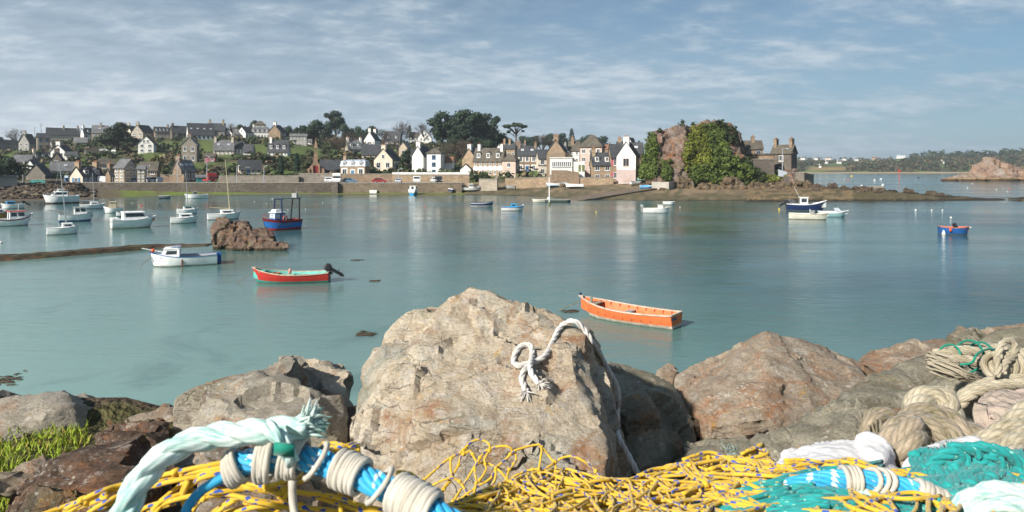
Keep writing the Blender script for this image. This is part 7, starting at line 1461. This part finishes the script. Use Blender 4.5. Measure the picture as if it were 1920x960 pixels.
# aqua mooring rope with its lashing on the blue rope
mb = MB(); pa = spline(P3([(218, 1000, .90), (240, 945, .92), (272, 890, .95), (320, 846, .98), (385, 820, 1.0), (450, 812, 1.0), (510, 806, 1.0), (560, 802, 1.0), (578, 796, 1.0)])); laid(mb, pa, .0200, 3, .13, n=12, fat=1.06)
rr = random.Random(3); e = pa[-1]
for k in range(150):
    up_ = k % 2; d = Vector((.35+rr.gauss(0, .12), rr.gauss(0, .12), .9) if up_ else (.9, rr.gauss(0, .15), -.1+rr.gauss(0, .25))).normalized(); q = e+Vector((rr.gauss(0, .005), rr.gauss(0, .005), rr.gauss(0, .006))); mb.tube([q-d*.006, q+d*.010, q+d*rr.uniform(.014, .027)], [.0026, .0022, .0010], 4)
finish(mb, 'mooring_rope', M_aqua, 'thick pale aqua three-strand rope arching up from the bottom edge at left', 'rope')
mb = MB(); pb = spline(P3([(432, 882, 1.02), (470, 864, 1.02), (560, 858, 1.0), (640, 880, .97), (715, 912, .94), (790, 950, .90), (880, 1000, .86)]), .003); laid(mb, pb, .0180, 8, .18, n=7)
mb.tube(spline(P3([(340, 985, .98), (352, 950, .99), (380, 918, 1.0), (420, 895, 1.01), (455, 880, 1.03)])), .0075, 8)
blue_rope = finish(mb, 'blue_rope', M_blue2, 'thick bright blue rope bound with white lashings at lower left', 'rope')
def lash(path, f0, f1, n, R_, r, name, label, tilt=.0, m=None):
    mb = MB(); k = len(path); rl = random.Random(int(f0*1000)+n)
    for i in range(n):
        f = f0+(f1-f0)*i/max(1, n-1); j = int(f*(k-2)); ax = path[min(j+1, k-1)]-path[max(0, j-1)]; ring(mb, path[j], ax+Vector((rl.gauss(0, .04), rl.gauss(0, .04), rl.gauss(0, .04)))*ax.length, R_*rl.uniform(.97, 1.05), r*rl.uniform(.9, 1.1), tilt=tilt*rl.uniform(.7, 1.3))
    return finish(mb, name, m or M_lash, label, 'lashing', group='lashings around the blue rope')
lash(pb, .0, .05, 6, .0235, .0045, 'lashing', 'grey lashing at the blue rope\'s left end', .004)
lash(pb, .135, .185, 6, .030, .0050, 'lashing', 'white lashing that ties the aqua rope to the blue rope', .014); lash(pb, .235, .29, 6, .027, .0048, 'lashing', 'second white lashing, right of the one on the aqua rope', .012); lash(pb, .36, .37, 1, .0245, .004, 'lashing', 'single slanting white loop around the blue rope', .022); lash(pb, .46, .55, 9, .024, .0046, 'lashing', 'neat coil of white turns on the blue rope', .002); lash(pb, .63, .64, 1, .0245, .004, 'lashing', 'thin white loop below the neat coil', .018); lash(pb, .72, .86, 13, .0243, .005, 'lashing', 'wide silvery binding at the blue rope\'s lower end', .003)
mb = MB(); q = spline(P3([(500, 800, .965), (520, 815, .955), (535, 838, .955), (548, 868, .96)])); laid(mb, q, .012, 3, .09); finish(mb, 'rope_tail', M_aqua, 'short aqua rope tail tucked under the white lashings', 'rope')
mb = MB(); c = W(533, 843, .94); mb.box(c, (.028, .004, .018), rx=.2, ry=.1); finish(mb, 'tape_patch', M_gr, 'small dark green tape patch on the lashed ropes', 'tape')
for a, b, l in [((548, 895, .99), (556, 985, .97), 'hanging white lashing end'), ]:
    mb = MB(); mb.tube(spline(P3([a, ((a[0]+b[0])/2-3, (a[1]+b[1])/2, a[2]), b])), .006, 7); finish(mb, 'lashing_tail', M_lash, 'white lashing end hanging below the blue rope', 'rope')

# white rope draped on the huge boulder
BB = bvh_of(big)
def on_rock(px, py, lift, dflt=3.4):
    d = (W(px, py, 3)-Vector((0, 0, EYE))).normalized(); loc, nr, i, t = BB.ray_cast(Vector((0, 0, EYE)), d)
    return loc-d*lift if loc is not None else Vector((0, 0, EYE))+d*(dflt/d.y)
def draped(rows, r): return spline([on_rock(a, b, r*1.1, dd) for a, b, dd in rows], .012)
r1 = .0138; mb = MB()
p1 = draped([(1012, 720, 3), (1000, 706, 3), (994, 690, 3), (998, 668, 3), (996, 650, 3), (984, 646, 3), (970, 656, 3), (963, 676, 3), (972, 686, 3), (990, 681, 3), (1008, 676, 3), (1024, 664, 3), (1036, 642, 3), (1047, 618, 3)], r1); e0 = p1[-1]
q_ = [(1112, 645), (1128, 670), (1142, 696), (1156, 722), (1160, 745), (1158, 777), (1160, 818), (1176, 850), (1192, 880), (1215, 930)]; g_ = []
for a, b in q_:
    c = on_rock(a, b, r1*1.3, 9)
    if c.y > 5: c = W(a, b, (g_[-1].y if g_ else 3.45))
    if g_ and b > 777: c = W(a, b, min(c.y, g_[-1].y)-.04)
    g_.append(c)
p2 = spline([e0, W(1058, 607, e0.y+.02), W(1076, 602, (e0.y+g_[0].y)/2), W(1095, 617, g_[0].y)]+g_, .012)
laid(mb, p1+p2[1:], r1, 3, .12, n=7, fat=1.05); p3 = draped([(996, 682, 3), (984, 694, 3), (978, 708, 3), (982, 722, 3), (987, 734, 3)], r1); laid(mb, p3, r1, 3, .12, n=7)
rr = random.Random(8)
for e, dv in ((p1[0], (1, -.3)), (p3[-1], (.1, -1))):
    for k in range(40):
        d = Vector((dv[0]+rr.gauss(0, .5), -.4+rr.gauss(0, .2), dv[1]+rr.gauss(0, .5))).normalized(); mb.tube([e, e+d*.02, e+d*rr.uniform(.03, .055)], [.004, .003, .001], 4)
finish(mb, 'white_rope', M_wr, 'knotted white rope draped over the huge pale boulder', 'rope')

# net heap --------------------------------------------------------
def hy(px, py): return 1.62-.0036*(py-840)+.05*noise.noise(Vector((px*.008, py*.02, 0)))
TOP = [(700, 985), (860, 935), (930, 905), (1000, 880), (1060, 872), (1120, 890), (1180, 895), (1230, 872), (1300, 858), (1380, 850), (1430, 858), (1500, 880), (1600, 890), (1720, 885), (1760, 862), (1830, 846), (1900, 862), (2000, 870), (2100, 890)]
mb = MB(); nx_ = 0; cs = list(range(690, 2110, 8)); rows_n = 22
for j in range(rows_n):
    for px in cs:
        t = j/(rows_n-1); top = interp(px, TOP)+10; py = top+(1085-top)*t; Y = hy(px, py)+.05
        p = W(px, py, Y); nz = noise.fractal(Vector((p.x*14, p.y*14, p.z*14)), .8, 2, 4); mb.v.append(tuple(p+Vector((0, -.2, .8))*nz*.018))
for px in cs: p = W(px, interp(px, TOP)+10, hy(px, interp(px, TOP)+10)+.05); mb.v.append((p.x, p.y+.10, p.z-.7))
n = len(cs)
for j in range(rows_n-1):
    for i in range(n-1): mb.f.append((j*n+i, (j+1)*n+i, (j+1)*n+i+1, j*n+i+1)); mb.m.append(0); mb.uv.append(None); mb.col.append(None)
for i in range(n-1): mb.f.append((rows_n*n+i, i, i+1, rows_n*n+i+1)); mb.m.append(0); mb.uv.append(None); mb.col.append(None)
tag(mb.build('net_heap', mat('net_mass_gap_shade', (.13, .09, .025), .95, .5, 30, col2=(.02, .018, .014), bump=1.0, bscale=60), smooth=True), 'packed netting mass under the loose twine, shade of its gaps painted dark', 'fishing net')  # shade in the gaps between twines is put into the heap's dark colour
def knot(mb, c, r, rr, m=0):
    for k in range(2):
        ax = Vector((rr.gauss(0, 1), rr.gauss(0, 1), rr.gauss(0, 1))).normalized(); ring(mb, c, ax, r*.8, r*.8, m, n=8)
def strands(mb, rr, n, reg, r, m=0, lift=(0.0, .03), kn=.5, ln=(8, 22), dxm=22, curl=.5, topoff=0, lat=0):
    x0, x1 = reg
    for _ in range(n):
        px = rr.uniform(x0, x1); top = interp(px, TOP)+topoff; py = top+(1010-top)*rr.random()**.8; a = rr.uniform(0, 6.28) if not lat else rr.choice((0, math.pi))+rr.gauss(0, .4); pts = []; lf = rr.uniform(*lift); w = rr.gauss(0, .15)
        for k in range(rr.randint(*ln)):
            pts.append((px, py, hy(px, py)-lf-.012*math.sin(k*.9)*rr.random())); w += rr.gauss(0, .22)*curl; w *= .8; a += w; px += math.cos(a)*dxm; py += math.sin(a)*dxm*.42
            tp = interp(px, TOP)+topoff
            if py < tp+4: py = tp+4+rr.uniform(0, 6); a = -a*.5
            if py > 1020: break
        if len(pts) < 4: continue
        P = spline(P3(pts), .011); mb.tube(P, r*rr.uniform(.85, 1.15), 6, m)
        for q in range(0, len(P), 9):
            if rr.random() < kn: knot(mb, P[q], r*1.1, rr, m)
rr = random.Random(12)
mb = MB(); strands(mb, rr, 260, (830, 1560), .0028, kn=.05, lift=(.015, .085), ln=(14, 34), curl=.7); strands(mb, rr, 60, (900, 1500), .0027, kn=.06, lift=(.03, .10), dxm=14, curl=1.2)
# the loose meshes hanging up against the boulder
loops = [[(795, 900), (840, 861), (862, 850), (882, 830), (900, 824), (917, 832), (918, 845)], [(807, 912), (840, 897), (862, 903), (875, 925), (888, 945)], [(825, 924), (843, 900), (860, 872), (863, 858), (880, 832)], [(850, 940), (875, 900), (895, 867), (912, 845), (940, 836), (958, 840), (960, 850)],
         [(860, 938), (895, 912), (920, 897), (930, 877), (950, 860), (965, 845), (1000, 835), (1015, 835), (1014, 857), (1010, 884)], [(1015, 837), (1028, 853), (1040, 867), (1050, 860), (1070, 855), (1090, 862), (1110, 877), (1132, 900), (1165, 935), (1200, 975)], [(950, 905), (965, 893), (990, 882), (1025, 877), (1040, 866)], [(895, 867), (915, 869), (930, 877), (942, 888), (955, 905)],
         [(845, 861), (845, 880), (847, 896), (832, 918)], [(965, 845), (968, 862), (955, 880), (950, 900)], [(918, 845), (908, 862), (912, 880), (900, 900)], [(895, 867), (890, 880), (893, 905), (886, 935)], [(870, 852), (882, 845), (890, 860), (896, 868)], [(930, 878), (928, 900), (915, 920), (905, 945)], [(1040, 868), (1045, 885), (1060, 900), (1085, 915)]]
for L_ in loops:
    P = spline([W(a, b, 1.60+.02*rr.random()-.001*(b-840)) for a, b in L_], .011); mb.tube(P, .0028, 6)
    for q in (0, len(P)//2, len(P)-1): knot(mb, P[q], .0034, rr)
ynet = finish(mb, 'fishing_net', M_yel, 'tangled yellow fishing net flecked with blue in the centre foreground', 'fishing net')
mb = MB()
R2 = [[(1280, 860), (1330, 850), (1380, 862), (1440, 852), (1415, 840), (1400, 846)], [(1390, 850), (1425, 838), (1428, 832), (1400, 845)], [(1440, 862), (1470, 875), (1520, 872), (1580, 866), (1640, 880), (1700, 882), (1760, 895), (1830, 905), (1920, 930)], [(1470, 865), (1510, 862), (1560, 870), (1600, 862), (1650, 880)], [(1520, 875), (1570, 905), (1620, 935), (1680, 965)], [(1565, 868), (1590, 860), (1620, 866), (1640, 882), (1700, 890)], [(1530, 890), (1527, 910), (1530, 940), (1540, 970)], [(1640, 885), (1700, 905), (1760, 925), (1790, 960)], [(1700, 880), (1760, 882), (1810, 890), (1840, 905)],
      [(1760, 960), (1790, 930), (1840, 915), (1900, 905), (1960, 920)], [(1770, 930), (1765, 960), (1760, 990)], [(1880, 905), (1895, 930), (1900, 970)], [(1340, 905), (1400, 900), (1450, 905), (1500, 925), (1520, 945)], [(1330, 930), (1390, 945), (1440, 950), (1500, 935), (1540, 930)], [(1280, 925), (1330, 910), (1380, 920), (1440, 955)], [(1670, 905), (1665, 930), (1680, 960)], [(1830, 905), (1880, 890), (1940, 895)], [(1330, 880), (1360, 875), (1385, 895), (1375, 915), (1340, 925)], [(1600, 955), (1660, 930), (1720, 925), (1760, 945)]]
for L_ in R2:
    for dup in range(2):
        of = rr.uniform(3, 8)*dup; P = spline([W(a+of*.5, b+of+rr.gauss(0, 1.5), hy(a, b)-.085-.02*rr.random()) for a, b in L_], .011); mb.tube(P, .0036, 7)
        for q in range(6, len(P), 14):
            if rr.random() < .5: knot(mb, P[q], .005, rr)
strands(mb, rr, 26, (1330, 2000), .0038, kn=.15, lift=(.07, .12), curl=.5, dxm=24, ln=(14, 26), lat=1)
finish(mb, 'fishing_net', M_yel, 'yellow net twine with blue flecks strung over the teal net at right', 'fishing net')
mb = MB()      # left yellow strands over the rocks
for L_ in [[(110, 965), (180, 925), (240, 905), (330, 885), (400, 872), (450, 862)], [(130, 985), (200, 940), (260, 915), (330, 893), (420, 878)], [(280, 975), (300, 945), (350, 925), (410, 915), (480, 912), (560, 918), (620, 932), (680, 950), (760, 965)], [(300, 940), (340, 912), (380, 890), (430, 880)], [(350, 970), (365, 940), (390, 922), (430, 925), (480, 940), (560, 950)], [(500, 885), (495, 905), (520, 925), (545, 915), (540, 895)], [(635, 905), (637, 930), (640, 960)], [(420, 960), (480, 945), (560, 948), (640, 960), (700, 975)], [(520, 925), (560, 945), (600, 970)], [(240, 985), (270, 955), (330, 935)], [(600, 838), (625, 830), (650, 838), (668, 850), (680, 868)], [(605, 832), (635, 842), (660, 832), (672, 856)], [(745, 885), (770, 892), (800, 910), (825, 925)], [(60, 975), (140, 945), (200, 928)], [(455, 905), (500, 912), (540, 905), (575, 890)], [(350, 900), (340, 930), (355, 965)], [(400, 958), (450, 930), (500, 955), (545, 930)]]:
    for dup in range(2):
        of = 6*dup; P = spline([W(a+of*.4, b+of+rr.gauss(0, 2), 1.10+.04*rr.random()) for a, b in L_], .011); mb.tube(P, .0041, 7)
        for q in range(5, len(P), 15):
            if rr.random() < .5: knot(mb, P[q], .0055, rr)
finish(mb, 'fishing_net', M_yel, 'loose yellow net strands trailing over rocks beneath the aqua rope', 'fishing net')
# teal nets
mb = MB(); rr = random.Random(21)
for i in range(58):
    px = rr.uniform(1280, 1640); py = rr.uniform(905, 995); pts = []
    a = rr.gauss(0, .22)
    for k in range(rr.randint(7, 15)): pts.append((px, py-24*math.exp(-((px-1500)/120)**2)+8, hy(px, py)-.05-.02*rr.random())); px += 24; a += rr.gauss(0, .12); py += math.sin(a)*12
    P = spline(P3(pts), .011); mb.tube(P, .0042, 7); mb.tube([p+Vector((.002, -.002, -.0080)) for p in P], .0040, 7)
    if rr.random() < .3: knot(mb, P[len(P)//2], .006, rr)
finish(mb, 'fishing_net', M_teal, 'bundled teal net cords along the bottom edge right of centre', 'fishing net')
mb = MB()
for i in range(60):
    x0 = rr.uniform(1730, 1925); h = rr.uniform(.5, 1); sl = rr.gauss(-8, 10)
    pts = [(x0+sl+rr.gauss(0, 5)+k*(-5+rr.gauss(0, 2)), 838+abs(x0-1830)*.14+k*15+rr.gauss(0, 3), 1.46-k*.035-.03*h) for k in range(rr.randint(4, 9))]
    P = spline(P3(pts), .011); mb.tube(P, .0055, 7); mb.tube([p+Vector((.0105, .0, .001)) for p in P], .0052, 7)
    if rr.random() < .35: knot(mb, P[rr.randrange(2, len(P)-2)], .009, rr)
for L_ in [[(1740, 890), (1752, 862), (1790, 845), (1840, 838), (1885, 850), (1920, 880)], [(1720, 900), (1745, 872), (1775, 855), (1800, 850), (1812, 870), (1800, 900)], [(1812, 905), (1830, 870), (1860, 856), (1880, 870), (1878, 900)], [(1780, 842), (1800, 838), (1830, 846), (1835, 858)], [(1850, 850), (1885, 848), (1915, 868), (1950, 905)], [(1890, 920), (1905, 890), (1940, 880)]]:
    P = spline([W(a, b, 1.36) for a, b in L_], .011); laid(mb, P, .012, 3, .08)
finish(mb, 'fishing_net', M_teal, 'knotted hump of teal netting at the lower right corner', 'fishing net')
# blue rope at right with bindings, pale green rope in the corner
mb = MB(); pr = spline(P3([(1440, 930, 1.30), (1500, 910, 1.27), (1560, 900, 1.26), (1640, 902, 1.25), (1700, 916, 1.24), (1760, 943, 1.22), (1830, 985, 1.2)]), .003); laid(mb, pr, .0185, 8, .19, n=7); finish(mb, 'blue_rope', M_blue2, 'thick bright blue rope with pale bindings lying over the teal net at right', 'rope')
lash(pr, .40, .46, 5, .0205, .0048, 'lashing', 'pale tape binding in the middle of the right-hand blue rope', .002); lash(pr, .53, .58, 3, .0205, .0048, 'lashing', 'slanting pale binding right of the tape binding', .012); lash(pr, .74, .86, 7, .0208, .006, 'lashing', 'grey bandage at the right end of the right-hand blue rope', .005)
mb = MB(); laid(mb, spline(P3([(1560, 915, 1.28), (1640, 932, 1.22), (1700, 950, 1.2), (1760, 975, 1.2)])), .011, 3, .07); finish(mb, 'rope', M_aqua, 'thin pale green rope below the right-hand blue rope', 'rope')
mb = MB(); laid(mb, spline(P3([(1790, 990, 1.15), (1815, 945, 1.16), (1870, 925, 1.17), (1930, 935, 1.17), (1990, 960, 1.17)])), .022, 3, .15, n=9); finish(mb, 'mooring_rope', M_aqua, 'pale aqua rope coil in the bottom right corner', 'rope')
mb = MB(); laid(mb, spline(P3([(1810, 1010, 1.08), (1850, 965, 1.08), (1900, 955, 1.09), (1990, 975, 1.1)])), .021, 3, .15, n=9); finish(mb, 'mooring_rope', M_aqua, 'second aqua rope coil just below the corner one', 'rope')
# white sacks
M_sack = mat('sack_cloth', (.74, .72, .71), .85, .10, 6, bump=.25, bscale=18)
def sack(name, hulls, label, seed, m=None, cat='sack', d=(.012, .012)): return rock(name, hulls, .010, m or M_sack, label, cat, d, 2.2, 5.0, seed, smooth=True, flakes=0)
sack('sack', [P3([(1418, 925, 1.72), (1440, 862, 1.78), (1500, 832, 1.85), (1560, 828, 1.88), (1605, 832, 1.88), (1650, 850, 1.85), (1690, 885, 1.78), (1700, 940, 1.7), (1560, 870, 1.66), (1640, 890, 1.66), (1470, 890, 1.68), (1500, 850, 2.1), (1640, 860, 2.1), (1550, 960, 1.9)]), P3([(1600, 850, 1.82), (1608, 822, 1.86), (1626, 814, 1.88), (1648, 824, 1.87), (1672, 845, 1.84), (1660, 868, 1.74), (1615, 862, 1.76), (1630, 822, 1.98), (1670, 860, 1.95)])], 'white cloth sack lying behind the yellow twine, left of the other', 41)
sack('sack', [P3([(1690, 930, 1.66), (1694, 876, 1.72), (1722, 852, 1.76), (1780, 834, 1.8), (1830, 824, 1.82), (1842, 838, 1.8), (1830, 880, 1.68), (1760, 900, 1.6), (1740, 850, 2.0), (1835, 835, 2.0), (1800, 960, 1.75)])], 'white cloth sack beside the teal hump, right of the other', 42)
sack('rag', [P3([(1300, 930, 1.44), (1312, 902, 1.45), (1340, 885, 1.47), (1375, 872, 1.5), (1392, 890, 1.46), (1370, 915, 1.42), (1340, 900, 1.52), (1380, 925, 1.5)])], 'scrap of white cloth caught in the yellow net', 43, cat='rag', d=(.008, .006))
# old ropes at right
def thick(paths, r, m, name, label, pitch=None, n=9, fray=None):
    mb = MB()
    for L_ in paths: laid(mb, spline(P3(L_), .014), r, 3, pitch or r*5.5, n=n, fat=1.1)
    if fray:
        rq = random.Random(4)
        for (a, b, c), (a2, b2, c2), k_, s_ in fray:
            p, q = W(a, b, c), W(a2, b2, c2)
            for k in range(k_): o_ = Vector((rq.gauss(0, s_), rq.gauss(0, s_), rq.gauss(0, s_))); o2 = Vector((rq.gauss(0, s_*1.4), rq.gauss(0, s_), rq.gauss(0, s_))); mb.tube([p+o_, (p+q)/2+o_+Vector((0, 0, rq.gauss(0, .008))), q+o2], [.004, .0035, .0015], 4)
    return finish(mb, name, m, label, 'rope')
thick([[(1632, 850, 2.05), (1634, 800, 2.05), (1648, 784, 2.08), (1668, 786, 2.1), (1676, 805, 2.08)]], .034, M_old2, 'old_rope', 'stiff upright rope loop at the left of the old rope pile', fray=[((1636, 800, 2.04), (1640, 850, 2.0), 20, .02)])
thick([[(1664, 890, 1.95), (1668, 830, 1.95), (1694, 806, 1.97), (1720, 825, 1.95), (1722, 885, 1.9)], [(1680, 870, 1.9), (1700, 830, 1.9), (1712, 800, 1.95)]], .042, M_old2, 'old_rope', 'thick brownish rope knot just above the white sacks')
thick([[(1690, 812, 2.05), (1715, 786, 2.08), (1755, 782, 2.1), (1800, 806, 2.05), (1840, 832, 1.98)], [(1700, 806, 2.0), (1740, 802, 2.0), (1780, 818, 1.97), (1810, 850, 1.92)]], .044, M_old2, 'old_rope', 'very thick twisted hawser across the middle of the old rope pile')
thick([[(1716, 790, 2.2), (1716, 762, 2.22), (1735, 746, 2.25), (1762, 746, 2.25), (1782, 764, 2.22), (1780, 795, 2.18)]], .042, M_old, 'old_rope', 'fuzzy rope bight on top of the thick hawser')
thick([[(1815, 850, 1.9), (1850, 832, 1.92), (1890, 808, 1.95), (1925, 775, 2.0), (1960, 760, 2.0)], [(1880, 875, 1.8), (1900, 840, 1.85), (1935, 815, 1.9)]], .036, M_old, 'old_rope', 'pale frayed hawser in front of the pinkish cloth')
thick([[(1794, 772, 2.45), (1800, 748, 2.45), (1828, 728, 2.48), (1870, 714, 2.5), (1925, 710, 2.5), (1985, 706, 2.5)], [(1796, 760, 2.42), (1822, 738, 2.42), (1868, 724, 2.44), (1930, 719, 2.45), (1985, 716, 2.45)]], .022, M_old, 'braided_rope', 'doubled beige braid curving up behind the pinkish cloth')
thick([[(1748, 672, 2.75), (1780, 662, 2.75), (1830, 660, 2.75), (1885, 664, 2.72)], [(1746, 678, 2.72), (1790, 674, 2.7), (1840, 680, 2.68), (1870, 694, 2.65)], [(1752, 664, 2.8), (1800, 656, 2.8), (1850, 652, 2.8), (1890, 658, 2.78)]], .022, M_old, 'braided_rope', 'bundle of cream braid tied with green twine at upper right', fray=[((1752, 682, 2.68), (1828, 712, 2.6), 60, .012), ((1746, 674, 2.72), (1800, 690, 2.65), 50, .012)])
mb = MB(); 
for x, s in ((1779, 1.0), (1815, 1.35), (1836, 1.2)): ring(mb, W(x, 668, 2.74), Vector((1, .1, -.25)), .048*s, .0045, n=20, tilt=.01)
mb.tube(spline(P3([(1800, 684, 2.63), (1822, 680, 2.62), (1832, 664, 2.64), (1850, 655, 2.68), (1870, 656, 2.7), (1882, 662, 2.68)])), .0045, 6); finish(mb, 'green_twine', M_gr, 'bright green twine wound round the cream braid', 'twine')
mb = MB(); c0 = W(1905, 690, 2.55)
for k in range(6):
    c = W(1868+k*13, 686-k*1.5, 2.55); ring(mb, c, Vector((1, .3, .1)), .042, .0125, n=22, tilt=.012)
laid(mb, spline(P3([(1872, 672, 2.5), (1876, 650, 2.52), (1890, 638, 2.55), (1903, 648, 2.55), (1900, 668, 2.52), (1885, 682, 2.48), (1880, 700, 2.46)])), .0135, 3, .09); laid(mb, spline(P3([(1868, 668, 2.48), (1872, 690, 2.46), (1868, 706, 2.46)])), .013, 3, .09)
finish(mb, 'coiled_rope', M_old, 'coiled twisted rope with an upstanding loop at the right edge', 'rope')
M_cloth = mat('cloth_pink', (.47, .36, .31), .95, .22, 3, col2=(.36, .31, .24), bump=.5, bscale=25)
sack('glove', [P3([(1822, 790, 2.16), (1828, 758, 2.22), (1850, 738, 2.28), (1885, 729, 2.3), (1930, 735, 2.3), (1985, 745, 2.28), (1985, 800, 2.12), (1900, 815, 2.08), (1848, 812, 2.08), (1850, 770, 2.12), (1960, 760, 2.14), (1850, 750, 2.5), (1980, 760, 2.5), (1900, 850, 2.3)]), P3([(1852, 812, 2.08), (1862, 775, 2.10), (1890, 765, 2.09), (1940, 770, 2.07), (1985, 790, 2.05), (1985, 830, 2.02), (1880, 830, 2.02), (1930, 800, 2.2)])], 'weathered pinkish grey cloth with ribbed cuff among the old ropes', 44, M_cloth, 'glove', (.03, .018))
mb = MB()
for k in range(9): P = spline([W(1829+k*2.6, 756+k*.5, 2.19), W(1826+k*2.8, 775, 2.15-.002*k), W(1832+k*3, 798, 2.11), W(1842+k*3, 815, 2.07)]); mb.tube(P, .0042, 5)
finish(mb, 'glove_cuff', M_cloth, 'ribbed cuff band of the pinkish cloth', 'cuff')
# scraps of teal fluff
mb = MB(); rr = random.Random(33)
for cx, cy, Y in ((1372, 848, 1.6), (1776, 838, 1.45), (1400, 905, 1.35)):
    for k in range(26): p = W(cx+rr.gauss(0, 6), cy+rr.gauss(0, 4), Y); mb.tube([p, p+Vector((rr.gauss(0, .008), rr.gauss(0, .008), rr.uniform(0, .014)))], [.0014, .0006], 3)
tag(finish(mb, 'fluff', M_aqua, 'loose pale teal rope fibres caught on the nets', 'fibres'), kind='stuff')
# ---------------------------------------------------------------- sea haze
hm = bpy.data.materials.new('sea_haze'); hm.use_nodes = True; nt = hm.node_tree; nt.nodes.clear()
pv = nt.nodes.new('ShaderNodeVolumePrincipled'); pv.inputs['Color'].default_value = (.80, .88, .96, 1); pv.inputs['Density'].default_value = .00022; pv.inputs['Anisotropy'].default_value = .2
ou = nt.nodes.new('ShaderNodeOutputMaterial'); nt.links.new(pv.outputs[0], ou.inputs['Volume'])
mb = MB(); mb.box((0, 1720, 26), (6060, 3700, 64)); hz = mb.build('haze', hm); tag(hz, 'thin sea haze over the bay', kind='stuff')
